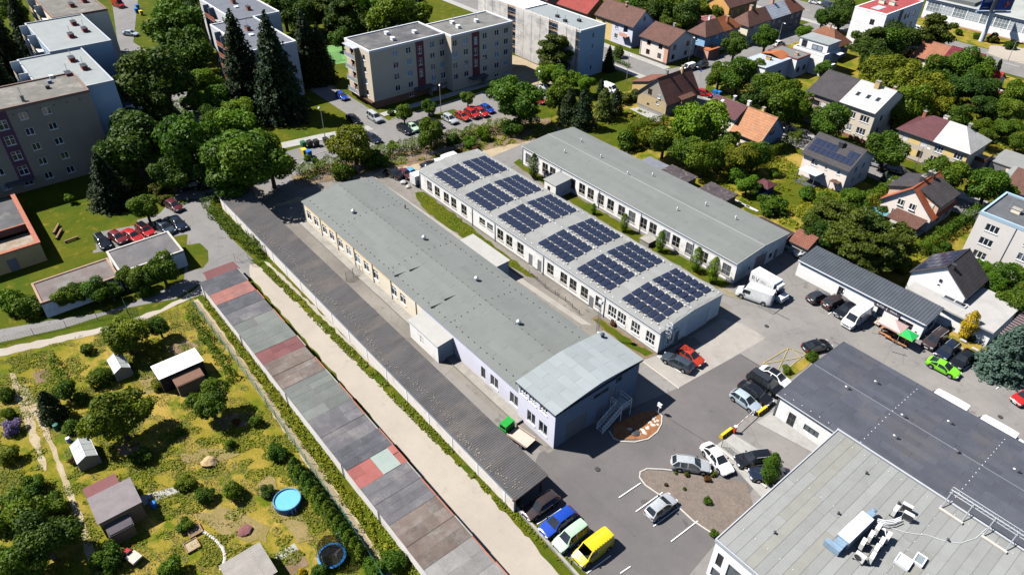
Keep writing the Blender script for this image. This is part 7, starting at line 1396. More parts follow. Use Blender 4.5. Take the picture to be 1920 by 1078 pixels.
 ('round', 'olive', 232, 628, 34, 'wide apple tree at the top of the allotments'), ('round', 'mid', 297, 612, 19, 'small fruit tree beside the wide apple tree'), ('bush', 'mid', 162, 655, 13, 'round green bush on the upper allotment'), ('bush', 'olive', 190, 706, 22, 'grey-green bush below the small greenhouse'), ('cone', 'spruce', 92, 760, 24, 'dark thuja beside the sandy track', 2.6), ('round', 'mid', 124, 732, 18, 'small tree behind the dark thuja'), ('round', 'olive', 217, 775, 48, 'large dark walnut tree in the allotments'), ('round', 'mid', 393, 752, 32, 'fruit tree beside the white roofed shed'), ('bush', 'purple', 22, 802, 17, 'purple flowering lilac at the left edge'), ('bush', 'mid', 132, 800, 17, 'green shrub beside the sandy track'), ('bush', 'olive', 14, 775, 14, 'olive shrub above the lilac'), ('bush', 'mid', 60, 912, 22, 'white flecked shrub left of the track'), ('round', 'mid', 30, 965, 44, 'large tree in the lower left corner, upper'), ('round', 'dark', 78, 1010, 46, 'large dark tree in the lower left corner'), ('round', 'mid', 30, 1050, 44, 'large tree in the lower left corner, lower'), ('bush', 'mid', 100, 945, 24, 'shrub between the lower left trees and the track'), ('bush', 'mid', 203, 1045, 28, 'green shrub left of the little tractor'), ('bush', 'mid', 432, 832, 13, 'small round tree in the middle of the allotments'), ('bush', 'mid', 436, 922, 22, 'green shrub left of the blue pool'), ('bush', 'mid', 385, 930, 19, 'green shrub right of the grey roofed hut'), ('bush', 'mid', 263, 855, 18, 'green shrub below the walnut tree'), ('bush', 'mid', 335, 808, 12, 'small shrub right of the walnut tree'), ('bush', 'mid', 322, 1068, 26, 'green shrub at the bottom edge'), ('bush', 'dark', 500, 922, 13, 'dark bush touching the blue pool'), ('bush', 'olive', 345, 905, 16, 'olive shrub above the stone border'), ('bush', 'mid', 150, 745, 15, 'green shrub at the foot of the walnut tree'), ('bush', 'mid', 480, 790, 14, 'green shrub by the green fence, upper'), ('bush', 'mid', 520, 850, 18, 'green shrub by the green fence beside the thuja hedge'), ('bush', 'olive', 300, 720, 12, 'low shrub before the white roofed shed'), ('bush', 'mid', 12, 740, 18, 'green shrub at the left edge by the track'), ('bush', 'olive', 20, 855, 20, 'olive shrub at the left edge below the lilac'), ('bush', 'mid', 345, 985, 14, 'low shrub inside the stone border'), ('bush', 'red', 140, 862, 10, 'reddish shrub beside the glass greenhouse'), ('bush', 'yellow', 566, 1070, 8, 'yellow shrub at the bottom edge'), ('bush', 'mid', 600, 1072, 16, 'green shrub at the bottom edge near the trampoline'), ('bush', 'mid', 740, 1052, 24, 'green shrub at the bottom by the garage wall'), ('bush', 'mid', 700, 1062, 20, 'green shrub at the end of the thuja hedge'), ('bush', 'red', 442, 790, 9, 'pinkish shrub in the middle of the allotments'), ('bush', 'mid', 250, 920, 10, 'little shrub at the hut wall'),
 ('bush', 'mid', 1338, 1000, 8, 'low green cushion plant at the tip of the island bed'), ('bush', 'mid', 1327, 938, 8, 'round green bush on the island bed'), ('bush', 'red', 1249, 908, 4.5, 'dark red small bush on the island bed'), ('bush', 'gold', 1287, 889, 6, 'yellow grass clump on the island bed'), ('bush', 'red', 1327, 897, 7, 'maroon shrub on the island bed'), ('bush', 'gold', 1337, 889, 6, 'pale grass clump on the island bed, right'), ('bush', 'mid', 1267, 886, 4, 'tiny green bush on the island bed'), ('bush', 'mid', 1283, 916, 4, 'tiny green cushion on the island bed'), ('bush', 'red', 1150, 605, 7, 'small shrub by the lattice mast')]:
    k, c, x, y, r_, lb = a[:6]; T(k, c, x, y, r_, lb, hgt=a[6] if len(a) > 6 else None)
# thuja hedge of single plants
for i in range(13):
    f = i/12; x = 553+(676-553)*f; y = 878+(1040-878)*f
    T('cone', 'ivy', x, y-6, 15.5, ('first thuja of the garden hedge from the fence side', 'last thuja of the garden hedge near the bottom edge')[i > 0] if i in (0, 12) else 'thuja in the clipped garden hedge beside the blue pool and trampoline', hgt=2.5, name='thuja', group='thujas of the garden hedge')
# hedges and wild growth
hedge('long clipped hedge right of the veranda house', [(1722, 478), (1775, 440), (1830, 402)], 1.5, 2.2)
hedge('clipped hedge between the solar house and the veranda house', [(1598, 402), (1640, 372), (1682, 348)], 1.6, 2.0)
hedge('hedge along the street below the pale solar house', [(1400, 316), (1450, 290), (1500, 262)], 1.8, 2.4)
hedge('dark clipped hedge beside the rusty roofed house', [(1178, 252), (1212, 240), (1250, 232)], 1.5, 2.0, 'ivy')
hedge('ivy hedge on the wall at the far end of the corrugated shed', [(392, 385), (402, 405), (440, 440), (492, 482)], 1.6, 1.8, 'ivy', wild=.35)
hedge('green hedge on the bank between estate parking and the works', [(560, 335), (640, 312), (700, 298), (760, 285), (840, 268), (930, 246), (1010, 235)], 2.8, 2.0, 'ivy', 36, .2, wild=.4)
hedge('wild hedge along the white garage wall', [(385, 558), (443, 643), (532, 768), (630, 908), (690, 993), (750, 1080)], 1.0, .6, 'weed', 44, .15, wild=.5)
hedge('low hedge on the allotment boundary below the gravel track', [(270, 640), (310, 690), (380, 600), (352, 580)][:2], 1.0, 1.0, 'weed', 24, .2, wild=.4)
hedge('row of vines on the allotment along the green fence', [(355, 590), (400, 660), (440, 715)], .9, 1.2, 'weed', 26, .2, wild=.5)
hedge('row of currant bushes on the upper allotment', [(100, 668), (110, 700), (125, 725)], .8, 1.0, 'weed', 26, .2, wild=.5)
hedge('garden hedge along the street by the lilac house', [(1145, 112), (1180, 128)], .8, 1.0, 'ivy')
S_ = scatter
S_('grass_tufts', 'long grass and weeds of the allotments', 'grass', [(0, 672), (330, 580), (362, 566), (480, 730), (640, 960), (730, 1100), (0, 1200), (-60, 800)], 42000, 'dry', .11, .14, clump=.2, seed=1)
S_('weeds', 'green weeds and vegetables of the allotments', 'weeds', [(0, 672), (330, 580), (362, 566), (480, 730), (640, 960), (730, 1100), (0, 1200), (-60, 800)], 60000, 'weed', .13, .3, clump=.5, seed=2)
S_('weeds', 'weeds along the gravel drive beside the shed wall', 'weeds', [(474, 490), (492, 490), (700, 692), (960, 938), (1100, 1085), (1080, 1085), (900, 915), (640, 655), (520, 535)], 12000, 'weed', .16, .35, clump=-.6, seed=3)
S_('weeds', 'weeds between the garage wall and the green fence', 'weeds', [(380, 548), (398, 548), (560, 765), (800, 1090), (760, 1090), (655, 955), (498, 735)], 12000, 'weed', .17, .4, clump=-.4, seed=4)
S_('grass_tufts', 'grass tufts of the gardens behind the storage hall', 'grass', [(1085, 240), (1190, 205), (1260, 225), (1400, 250), (1520, 330), (1760, 470), (1700, 500), (1480, 430), (1200, 262)], 26000, 'weed', .24, .5, clump=.3, seed=5)
S_('undergrowth', 'undergrowth of the orchard behind the houses', 'undergrowth', [(1620, 110), (1800, 120), (1920, 190), (1920, 300), (1790, 240), (1660, 230), (1600, 170)], 24000, 'weed', .34, .9, clump=.0, seed=6)
S_('undergrowth', 'undergrowth of the gardens at the top', 'undergrowth', [(1160, -10), (1340, -10), (1350, 60), (1250, 62), (1160, 60)], 14000, 'weed', .36, 1.0, clump=.0, seed=7)
S_('weeds', 'weeds on the bank behind the halls', 'weeds', [(545, 338), (640, 318), (790, 282), (905, 245), (1040, 228), (1045, 250), (980, 266), (800, 300), (640, 333)], 14000, 'weed', .22, .5, clump=.2, seed=8)
S_('grass_tufts', 'grass along the solar hall wall', 'grass', [(778, 364), (795, 362), (880, 426), (960, 488), (1008, 522), (985, 515), (880, 453)], 5000, 'weed', .13, .16, clump=.0, seed=9)
S_('undergrowth', 'undergrowth in the shade of the estate trees', 'undergrowth', [(220, 200), (330, 120), (470, 250), (540, 320), (440, 350), (300, 400), (210, 340)], 16000, 'ivy', .3, .7, clump=.5, seed=10)
# ------------------------------------------------------------------ street furniture
def lamp(x, y, top, label, arm=1.4, ang=None):
    p = P(x, y); hgt_ = min((z for z in np.arange(3, 12, .1)), key=lambda z: abs((lambda q: q)(_py(p, z)) - top)); t = thing('street_lamp', label, 'street lamp', (p.x, p.y, 0), ang if ang is not None else R(-35))
    MB().tube((0, 0, 0), (0, 0, 1.2), .11, .1, 8).tube((0, 0, 1.2), (0, 0, hgt_-.4), .075, .055, 8).build('pole', STEEL, t); MB().tube((0, 0, hgt_-.4), (arm*.35, 0, hgt_), .05, .045, 6).tube((arm*.35, 0, hgt_), (arm, 0, hgt_+.05), .045, .04, 6).build('arm', STEEL, t)
    MB().lathe([(.0, -.08), (.2, -.06), (.26, .02), (.18, .12), (0, .15)], 10).build('lamp_head', TRIM, t, (arm+.2, 0, hgt_+.05), smooth=True).scale = (1.6, .8, 1); return t
def _py(p, z):
    v = Vector((p.x, p.y, z)) - Vector((0, 0, CAM_H)); return 539 - FOC*v.dot(_u)/v.dot(_f)
for a in ((610, 262, 197, 'street lamp beside the black waste bins on the estate'), (827, 214, 156, 'street lamp in front of the beige block stair strip'), (615, 150, 116, 'street lamp on the drive behind the blue car'), (246, 112, 90, 'street lamp in the shade of the stepped blocks'), (338, 330, 262, 'street lamp among the estate trees'),
 (1174, 157, 101, 'street lamp on the junction island by the rusty roofed house'), (1008, 180, 130, 'street lamp beside the red car near the scaffolding'), (1342, 170, 118, 'street lamp by the blue bin on the residential street'), (1290.5, 117, 68, 'street lamp behind the pink house corner'), (1518, 244, 212, 'street lamp in front of the taupe house'), (1712.5, 324.5, 273, 'street lamp below the hip roofed double house'), (1459, 78, 42, 'curved street lamp on the cross street'), (1748, 55, 10, 'street lamp by the main road beside the pine'), (1889.5, 115, 76, 'street lamp at the sand lot on the right'), (1553, 35, 2, 'street lamp on the main road verge at the top')): lamp(*a)
def bin_(x, y, m, label, w=1.25, d=.95, h=1.25, lid=None, name='waste_bin', rz=0):
    p = P(x, y); t = thing(name, label, 'waste bin', (p.x, p.y, .03), rz); b = MB(); v = [(-w*.42, -d*.42), (w*.42, -d*.42), (w*.42, d*.42), (-w*.42, d*.42)]; V = [(-w/2, -d/2), (w/2, -d/2), (w/2, d/2), (-w/2, d/2)]
    for i in range(4): j = (i+1) % 4; b.quad([(*v[i], .12), (*v[j], .12), (*V[j], h), (*V[i], h)])
    b.quad([(*q, .12) for q in v[::-1]]); b.build('body', m, t); MB().box(-w/2-.03, -d/2-.04, h, w/2+.03, d/2+.04, h+.07).box(-w/2+.05, -d/2+.1, h+.07, w/2-.05, d/2-.1, h+.14).build('lid', lid or m, t)
    for x_ in (-w*.33, w*.33): MB().tube((x_, -.04, .1), (x_, .04, .1), .1, n=8).build('wheel', BLACK, t)
BY, BB, BK, BG = paint('yellow_bin', (.70, .52, .02), .5, 0, 0), paint('blue_bin', (.02, .16, .50), .5, 0, 0), paint('black_bin', (.018, .02, .022), .5, 0, 0), paint('green_bin', (.02, .12, .05), .5, 0, 0)
bin_(571.5, 291, BY, 'yellow recycling bin beside the blue one on the estate'); bin_(580, 294, BB, 'blue recycling bin beside the yellow one on the estate')
for i, (x, y) in enumerate(((570, 277), (582, 275.5), (594, 274), (612, 270), (626, 267))): bin_(x, y, BK if i else BG, ('dark green waste bin, leftmost in the row under the lamp', 'black waste bin second in the row under the lamp', 'black waste bin third in the row under the lamp', 'black waste bin fourth in the row, right of the lamp', 'black waste bin last in the row under the lamp')[i])
bin_(1340, 180, BB, 'blue recycling bin beside the bright red car'); bin_(1346, 181.5, paint('blue_bin2', (.03, .22, .55), .5, 0, 0), 'second blue bin right of the bright red car'); bin_(259, 18, BB, 'blue bin near the crimson car at the top'); bin_(257, 25, BB, 'lower blue bin near the crimson car at the top'); bin_(266, 29, BY, 'yellow bin near the crimson car at the top')
# barrier at the lot entrance
p = P(1376, 811); t = thing('barrier', 'red barrier post with a long white and red arm across the lot', 'barrier', (p.x, p.y, .05)); q = P(1411, 779)-P(1376, 811); t.rotation_euler = (0, 0, math.atan2(q.y, q.x))
RED = paint('barrier_red', (.60, .06, .02), .4, 0, 0); MB().box(-.18, -.16, 0, .18, .16, 1.1).build('post', RED, t); MB().box(-.2, -.18, 1.1, .2, .18, 1.16).build('cap', TRIM, t)
L_ = q.length
for i in range(8): MB().box(.2+i*(L_-.2)/8, -.03, .95, .2+(i+1)*(L_-.2)/8-.004, .03, 1.05).build('arm_segment', mat('faded_red', (.50, .30, .26), .6, .1, 2) if i % 2 else TRIM, t)
p = P(1412, 778); t = thing('barrier_rest', 'small white rest post for the barrier arm by the paving', 'post', (p.x, p.y, .05)); MB().box(-.08, -.08, 0, .08, .08, .9).box(-.12, -.12, 0, .12, .12, .08).build('post', TRIM, t)
BYB = paint('block_yellow', (.72, .48, .02), .5, 0, 0)
for (a, b_, lb) in (((1351, 822), (1367, 810), 'yellow and black concrete block left of the barrier'), ((1419, 779), (1433, 769), 'yellow and black concrete block right of the barrier')):
    A_, B_ = P(*a), P(*b_); d_ = B_-A_; t = thing('traffic_block', lb, 'barrier block', (A_.x, A_.y, .05), math.atan2(d_.y, d_.x)); L_ = d_.length+.3
    bl = MB(); [bl.quad(f_) for f_ in ([(0, -.3, 0), (L_, -.3, 0), (L_, -.17, .6), (0, -.17, .6)], [(L_, .3, 0), (0, .3, 0), (0, .17, .6), (L_, .17, .6)], [(0, -.17, .6), (L_, -.17, .6), (L_, .17, .6), (0, .17, .6)], [(0, .3, 0), (0, -.3, 0), (0, -.17, .6), (0, .17, .6)], [(L_, -.3, 0), (L_, .3, 0), (L_, .17, .6), (L_, -.17, .6)])]; bl.build('body', BYB, t)
    for i in range(3): x0 = L_*(.12+.3*i); MB().quad([(x0, -.29, .05), (x0+.22, -.29, .05), (x0+.35, -.185, .57), (x0+.13, -.185, .57)]).build('stripe', BLACK, t, (0, -.006, 0))
def wire_fence(label, pts, h=1.3, m=None, step=2.5, mesh=True, name='fence', px=True, rail=None, post=.035, gap=.16):
    q = [P(*p) if px else Vector((*p, 0)) for p in pts]; t = thing(name, label, 'fence', (q[0].x, q[0].y, 0)); m = m or DSTEEL; o0 = q[0]; w_ = MB()
    for a, b_ in zip(q, q[1:]):
        a, b_ = a-o0, b_-o0; L_ = (b_-a).length; n = max(1, round(L_/step)); d = (b_-a)/n
        for i in range(n+1): p = a+d*i; MB().tube(p, p+Vector((0, 0, h)), post, n=6).build('post', m, t)
        for z in np.arange(.12, h-.02, gap if mesh else h*.45): w_.tube(a+Vector((0, 0, z)), b_+Vector((0, 0, z)), .012 if mesh else .03, n=4)
        if mesh:
            for i in range(int(L_/.35)): p = a+(b_-a)*(i*.35/L_); w_.tube(p, p+Vector((0, 0, h-.05)), .008, n=3, cap=False)
    o = w_.build('wire_mesh' if mesh else 'rails', rail or m, t); o['kind'] = 'stuff'; return t
GFM = mat('green_fence_wire', (.03, .13, .09), .6, .15, 2)
wire_fence('wire fence along the kerb beside the white car', [(1352, 838), (1390, 868), (1432, 905)], 1.5)
wire_fence('long green wire fence between the allotments and the garages', [(358, 566), (484, 735), (640, 962), (726, 1100)], 1.7, GFM, 3.0, gap=.2)
wire_fence('wire fence with dark posts along the gravel track', [(0, 645), (64, 628), (125, 614), (184, 600), (240, 588)], 1.3, None, 4.5, gap=.3)
wire_fence('green wire fence at the far corner of the storage hall', [(1034, 230), (1060, 243)], 1.8, GFM, 2.0)
wire_fence('dark railing along the path beside the solar hall', [(992, 513), (1022, 540), (1060, 565), (1086, 590)], .95, None, 2.2, False, 'railing')
wire_fence('works fence behind the halls', [(560, 352), (640, 330), (700, 314), (800, 298), (900, 272)], 1.6, GTRIM, 4.0, gap=.3)
wire_fence('street fence below the pale solar house', [(1626, 330), (1650, 340), (1672, 350)], 1.1, WOODF, 1.4, False)
wire_fence('garden fence by the kerb of the veranda house', [(1778, 395), (1800, 400), (1806, 412)], 1.1, STEEL, 1.2, False)
wire_fence('wire gate between the corrugated shed and the window wall', [(650, 528), (676, 512)], 1.8, None, 1.5)
wire_fence('steel gate at the end of the gravel drive', [(442, 492), (466, 486), (474, 500)], 1.8, STEEL, 1.6, gap=.3)
wire_fence('green gate at the allotment entrance on the gravel track', [(236, 577), (246, 600), (262, 596)], 2.0, GFM, 1.5, gap=.25)
# lattice mast beside the solar hall
p = P(1119, 636); t = thing('lattice_mast', 'slender steel lattice mast between the end block and the solar hall', 'mast', (p.x, p.y, 0)); b = MB()
for k in range(3):
    a = 2.094*k; MB().tube((.22*math.cos(a), .22*math.sin(a), 0), (.15*math.cos(a), .15*math.sin(a), 7.5), .035, n=5).build('leg', STEEL, t)
    for i in range(12): c = a+2.094; r0 = .22-.07*i/12; z = i*.62; b.tube((r0*math.cos(a), r0*math.sin(a), z), (r0*math.cos(c), r0*math.sin(c), z+.62), .018, n=4)
b.build('bracing', STEEL, t); MB().box(-.3, -.2, 6.6, .3, .2, 7.1).build('antenna', TRIM, t); MB().box(.1, -.3, 1.0, .5, .1, 1.6).build('control_box', TRIM, t)
# lamp with solar panel at the mulch bed
p = P(1234, 776); t = thing('solar_lamp', 'slim white lamp post with two panels on the mulch bed', 'lamp post', (p.x, p.y, 0)); MB().tube((0, 0, 0), (0, 0, 2.0), .05, n=6).build('pole', TRIM, t)
for z in (1.35, 1.7): MB().box(-.3, -.12, z, .3, .12, z+.2).build('lamp_head', TRIM, t)
# stones on the mulch bed
rng = random.Random(4)
def rock(x, y, r, label, m, z=0, name='boulder', flat=.7, cat='rock'):
    p = P(x, y, z); bm = bmesh.new(); bmesh.ops.create_icosphere(bm, subdivisions=2, radius=r); rr = random.Random(int(x*7+y))
    for v in bm.verts: v.co *= rr.uniform(.78, 1.12); v.co.z = max(v.co.z*flat, -r*.25)
    me = bpy.data.meshes.new(name); bm.to_mesh(me); bm.free(); me.materials.append(m); return tag(obj(name, me, None, (p.x, p.y, z+r*.2)), label, cat)
STONE = mat('grey_stone', (.40, .39, .37), .9, .15, 2, bump=.3); WSTONE = mat('white_stone', (.52, .49, .44), .9, .1, 2)
for i, (x, y, r_) in enumerate(((737, 332, .8), (749, 337, .75), (757, 344, .7), (766, 352, .6))): rock(x, y, r_, ('grey boulder first in the line behind the halls, by the black wreck', 'grey boulder second in the line behind the halls', 'grey boulder third in the line behind the halls', 'grey boulder last in the line behind the halls')[i], STONE)
for lst, lb in ((((1190, 809), (1180, 804), (1203, 806), (1213, 802), (1196, 815), (1208, 813)), 'white stone slab round the shaft on the mulch bed'), (((1222, 785), (1228, 782), (1219, 792), (1230, 790), (1234, 795), (1226, 798)), 'white stone slab on the rim of the mulch bed by the lamp')):
    for x, y in lst:
        for k in range(2): o = rock(x+rng.uniform(-3, 3), y+rng.uniform(-2, 2), rng.uniform(.16, .3), lb, WSTONE, 0, 'stone_slab', .3); o['group'] = 'white stones of the mulch bed'
p = P(1191, 812); tag(MB().lathe([(.55, 0), (.55, .12), (.45, .16), (0, .16)], 16).build('shaft_cover', DSTEEL, None, (p.x, p.y, .05)), 'round black shaft cover on the mulch bed', 'manhole')
def px_box(name, label, cat, pts, z, m, h): pass
# ------------------------------------------------------------------ shop front
p = P(1694, 636, 0); t = thing('gazebo', 'pale pink square canopy over the tables before the shop', 'gazebo', tuple(P(1674, 608, 2.2)[:2])+(.05,)); PK = mat('pale_pink_canvas', (.56, .37, .345), .85, .05, 1); b = MB(); e = [(-1.75, -1.25, 2.25), (1.75, -1.25, 2.25), (1.75, 1.25, 2.25), (-1.75, 1.25, 2.25)]
for i in range(4): j = (i+1) % 4; b.quad([e[i], e[j], (0, 0, 3.1)]); b.quad([(e[i][0], e[i][1], 2.0), (e[j][0], e[j][1], 2.0), e[j], e[i]])
b.build('canopy', PK, t)
for x, y, _ in e: MB().tube((x*.98, y*.98, 0), (x*.98, y*.98, 2.2), .035, n=6).build('leg', STEEL, t)
t = thing('parasol', 'green square parasol beside the pink canopy', 'parasol', tuple(P(1702.5, 628, 2.0)[:2])+(.05,)); b = MB(); e = [(-1.1, -1.0, 2.1), (1.1, -1.0, 2.1), (1.1, 1.0, 2.1), (-1.1, 1.0, 2.1)]; GP = mat('green_canvas', (.02, .36, .08), .8, .1, 1)
for i in range(4): j = (i+1) % 4; b.quad([e[i], e[j], (0, 0, 2.5)]); b.quad([(e[i][0], e[i][1], 1.92), (e[j][0], e[j][1], 1.92), e[j], e[i]], 1)
b.build('canopy', [GP, mat('lime_fringe', (.25, .60, .10), .8, .1, 1)], t); MB().tube((0, 0, 0), (0, 0, 2.45), .04, n=6).build('pole', STEEL, t); MB().box(-.35, -.35, 0, .35, .35, .08).build('base', CONC, t)
for i, (x, y, lb) in enumerate(((*P(1663, 621, .6)[:2], 'orange wooden beer table set leftmost under the pink canopy'), (*P(1676, 630, .6)[:2], 'orange wooden beer table set between the pink canopy and the parasol'), (*P(1692, 638, .6)[:2], 'orange wooden beer table set under the green parasol'))):
    t = thing('beer_table', lb, 'table', (x, y, .05)); MB().box(-.95, -.28, .72, .95, .28, .77).build('table_top', WOODO, t)
    for s_ in (1, -1): MB().box(-.95, s_*.7-.13, .42, .95, s_*.7+.13, .46).build('bench', WOODO, t)
    for x_ in (-.7, .7): MB().box(x_-.03, -.25, 0, x_+.03, .25, .719).build('leg', DSTEEL, t); MB().box(x_-.025, -.8, 0, x_+.025, -.6, .419).box(x_-.025, .6, 0, x_+.025, .8, .419).build('bench_leg', DSTEEL, t)
t = thing('garden_chairs', 'pale rattan chair stack left of the pink canopy', 'chair', tuple(P(1646, 605, .5)[:2])+(.05,)); MB().box(-.4, -.4, .35, .4, .4, .5).box(-.4, .3, .5, .4, .4, 1.0).build('seat', mat('rattan', (.50, .42, .33), .8, .1, 3), t)
for x_ in (-.35, .35):
    for y_ in (-.35, .35): MB().box(x_-.03, y_-.03, 0, x_+.03, y_+.03, .349).build('leg', DSTEEL, t)
for i, (x, y) in enumerate(((1804, 642), (1826, 658), (1855, 672), (1882, 694), (1915, 711))):
    p = P(x, y); t = thing('verge_sign', ('first', 'second', 'third', 'fourth', 'last')[i]+' low white sign plate along the grass verge', 'sign', (p.x, p.y, .02), R(0)); MB().box(-.45, -.02, .25, .45, .02, .55).build('plate', TRIM, t); MB().tube((-.3, 0, 0), (-.3, 0, .25), .02, n=5).tube((.3, 0, 0), (.3, 0, .25), .02, n=5).build('stake', STEEL, t)
# ------------------------------------------------------------------ roof plant on the foreground block
ZF = 6.06
GALV = mat('galvanised_duct', (.30, .42, .54), .4, .12, 1.5, metal=.4); ACW = mat('ac_casing', (.70, .69, .66), .5, .05, 2)
A_, B_ = P(1566, 1025, ZF+1.1), P(1640, 955, ZF+1.1); d_ = B_-A_; cc = (A_+B_)/2; t = thing('ventilation_unit', 'big white ventilation unit with blue-grey ducts on the pale felt roof', 'ventilation unit', (cc.x, cc.y, ZF), math.atan2(d_.y, d_.x)); L_ = d_.length*.62
MB().box(-L_/2, -.62, .25, L_/2, .62, 1.25).build('casing', GALV, t); MB().box(-L_/2-.02, -.64, 1.25, L_/2+.02, .64, 1.33).build('lid', TRIM, t)
for i in range(4): MB().box(-L_/2+L_*i/4+.03, -.645, .3, -L_/2+L_*(i+1)/4-.03, -.622, 1.2).build('door_panel', ACW, t)
MB().box(L_/2, -.35, .3, L_/2+.9, .35, 1.0).box(L_/2+.9, -.3, .2, L_/2+1.3, .3, .9).build('duct', GALV, t); MB().tube((L_/2+1.3, 0, .7), (L_/2+1.5, 0, 1.0), .22, .28, 10).build('duct_end', GALV, t)
MB().box(-L_/2-.7, -.5, .3, -L_/2, .5, 1.0).box(-L_/2-1.25, -.5, .05, -L_/2-.7, 1.1, .8).build('intake_duct', GALV, t); MB().box(-L_/2, -.7, .0, L_/2, -.55, .25).box(-L_/2, .55, 0, L_/2, .7, .25).build('frame', STEEL, t)
def condenser(x, y, label, rz, w=.95, d=.38, h=.85):
    p = P(x, y, ZF+.5); t = thing('air_conditioner', label, 'air conditioner', (p.x, p.y, ZF), rz); MB().box(-w/2, -d/2, .18, w/2, d/2, .18+h).build('casing', ACW, t)
    g = MB().lathe([(.0, 0), (.33, .0), (.36, .03), (.30, .03)], 14).build('fan_grille', DSTEEL, t, (-.12, -d/2-.002, .18+h/2), (R(90), 0, 0)); MB().box(-w/2, -d/2-.1, 0, -w/2+.08, d/2+.1, .18).box(w/2-.08, -d/2-.1, 0, w/2, d/2+.1, .18).build('foot', DSTEEL, t)
    MB().box(-w/2+.02, d/2+.001, .25, w/2-.02, d/2+.02, .1+h).build('rear_grille', DSTEEL, t)
for a in ((1678, 958, 'air conditioner leftmost of the three at the duct end', R(95)), (1700, 952, 'air conditioner upper of the three at the duct end', R(190)), (1702, 968, 'air conditioner lower of the three at the duct end', R(190)), (1612, 1045, 'air conditioner at the near end of the double bank', R(0)), (1634, 1046, 'air conditioner first of the outer bank', R(98)), (1642, 1031, 'air conditioner second of the outer bank', R(98)), (1652, 1018, 'air conditioner third of the outer bank', R(98)), (1664, 1008, 'air conditioner last of the outer bank', R(98)), (1617, 1020, 'air conditioner first of the inner bank beside the big unit', R(98)), (1632, 1006, 'air conditioner second of the inner bank beside the big unit', R(98)), (1645, 992, 'air conditioner last of the inner bank beside the big unit', R(98))): condenser(*a)
def pipe_run(label, pts, r, m, name='pipe_bundle'):
    b = MB(); q = [P(x, y, ZF+z) for x, y, z in pts]
    for a, c in zip(q, q[1:]): b.tube(a-q[0], c-q[0], r, n=6)
    return tag(b.build(name, m, None, q[0]), label, 'pipe')
for k, dz in enumerate((0, .12, .24)): o = pipe_run('insulated pipe from the big unit to the three air conditioners', [(1645, 972+k*3, .3+dz), (1660, 976+k*3, .35+dz), (1676, 974+k*3, .3+dz), (1690, 968+k*3, .3+dz)], .055, TRIM, 'coolant_pipe'); o['group'] = 'coolant pipes to the three units'
for k, dz in enumerate((0, .12)): o = pipe_run('insulated pipe looping from the big unit to the double bank', [(1640, 985+k*3, .4+dz), (1650, 984+k*3, .7+dz), (1660, 992+k*3, .7+dz), (1662, 1004+k*3, .3+dz)], .055, TRIM, 'coolant_pipe'); o['group'] = 'coolant pipes to the double bank'
pipe_run('thin white cable snaking over the pale felt roof', [(1652, 982, .05), (1680, 992, .05), (1700, 998, .05), (1740, 1003, .05), (1770, 1013, .05), (1800, 1018, .05), (1830, 1008, .05), (1850, 990, .05)], .025, TRIM, 'cable')
for (x, y, w_, l_, lb, g) in ((1695, 1051, 1.35, 1.35, 'larger square skylight with greenish glass on the pale felt roof', GLASSF), (1725, 1048, .95, 1.35, 'smaller grey skylight right of the larger one', GLASSF)):
    p = P(x, y, ZF+.3); t = thing('roof_skylight', lb, 'skylight', (p.x, p.y, ZF), R(4)); MB().box(-w_/2, -l_/2, 0, w_/2, -l_/2+.12, .35).box(-w_/2, l_/2-.12, 0, w_/2, l_/2, .35).box(-w_/2, -l_/2+.12, 0, -w_/2+.12, l_/2-.12, .35).box(w_/2-.12, -l_/2+.12, 0, w_/2, l_/2-.12, .35).build('frame', TRIM, t); MB().box(-w_/2+.12, -l_/2+.12, .22, w_/2-.12, l_/2-.12, .26).build('pane', g, t)
# lattice sign frame along the joint of the two roofs
t = thing('truss_walkway', 'long galvanised truss with braced feet along the edge of the dark roof', 'truss', (-5.9, 64.75, ZF)); L_ = 11.5; b = MB()
for y, z in ((0, 1.3), (.5, 1.3), (0, .9), (.5, .9)): MB().tube((0, y, z), (L_, y, z), .05, n=6).build('chord', STEEL, t)
for i in range(23): b.tube((i*.5, 0, .9), (i*.5+.5, 0, 1.3), .025, n=4).tube((i*.5, .5, 1.3), (i*.5+.5, .5, .9), .025, n=4).tube((i*.5, 0, 1.3), (i*.5, .5, 1.3), .025, n=4)
b.build('bracing', STEEL, t)
for i in range(6): x = .2+i*2.1; MB().tube((x, .0, 1.3), (x, -2.0, .08), .055, n=6).tube((x, .25, .9), (x, .25, .0), .05, n=6).tube((x, -.9, .72), (x, .25, .05), .035, n=5).build('strut', STEEL, t)
for i in range(3): MB().box(.1+i*4.2, -2.2, .02, 2.5+i*4.2, -1.9, .22).build('ballast_beam', KERB, t)
# ------------------------------------------------------------------ gardens
def hut(name, label, x0, y0, x1, y1, h, wall, roofm, rise, ax='y', over=.25, cat='shed', wins=()):
    b = Bld(name, label, cat, x0, y0, x1, y1, h, wall)
    for w_ in wins: b.win(*w_)
    b.walls(); b.mono(rise, roofm, over, .1, ax); return b
hut('garden_hut', 'garden hut with wide grey roof in the lower allotments', -65.3, -4.6, -61.2, -.4, 2.4, WOOD, mat('grey_felt_hut', (.19, .165, .17), .9, .12, 1), .2, 'x', .15, wins=(('E', 1.0, .9, 1.2, .9, 'w2'),))
hut('garden_hut', 'low maroon roofed lean-to behind the grey garden hut', -67.4, -4.7, -65.5, -1.5, 2.0, WOOD, ROOFC['m'], .2, 'x', .1); hut('garden_hut', 'dark lean-to roof in front of the grey garden hut', -61.0, -4.2, -59.6, -1.9, 1.9, WOOD, mat('dark_felt_hut', (.09, .08, .09), .9, .12, 1), -.2, 'x', .1)
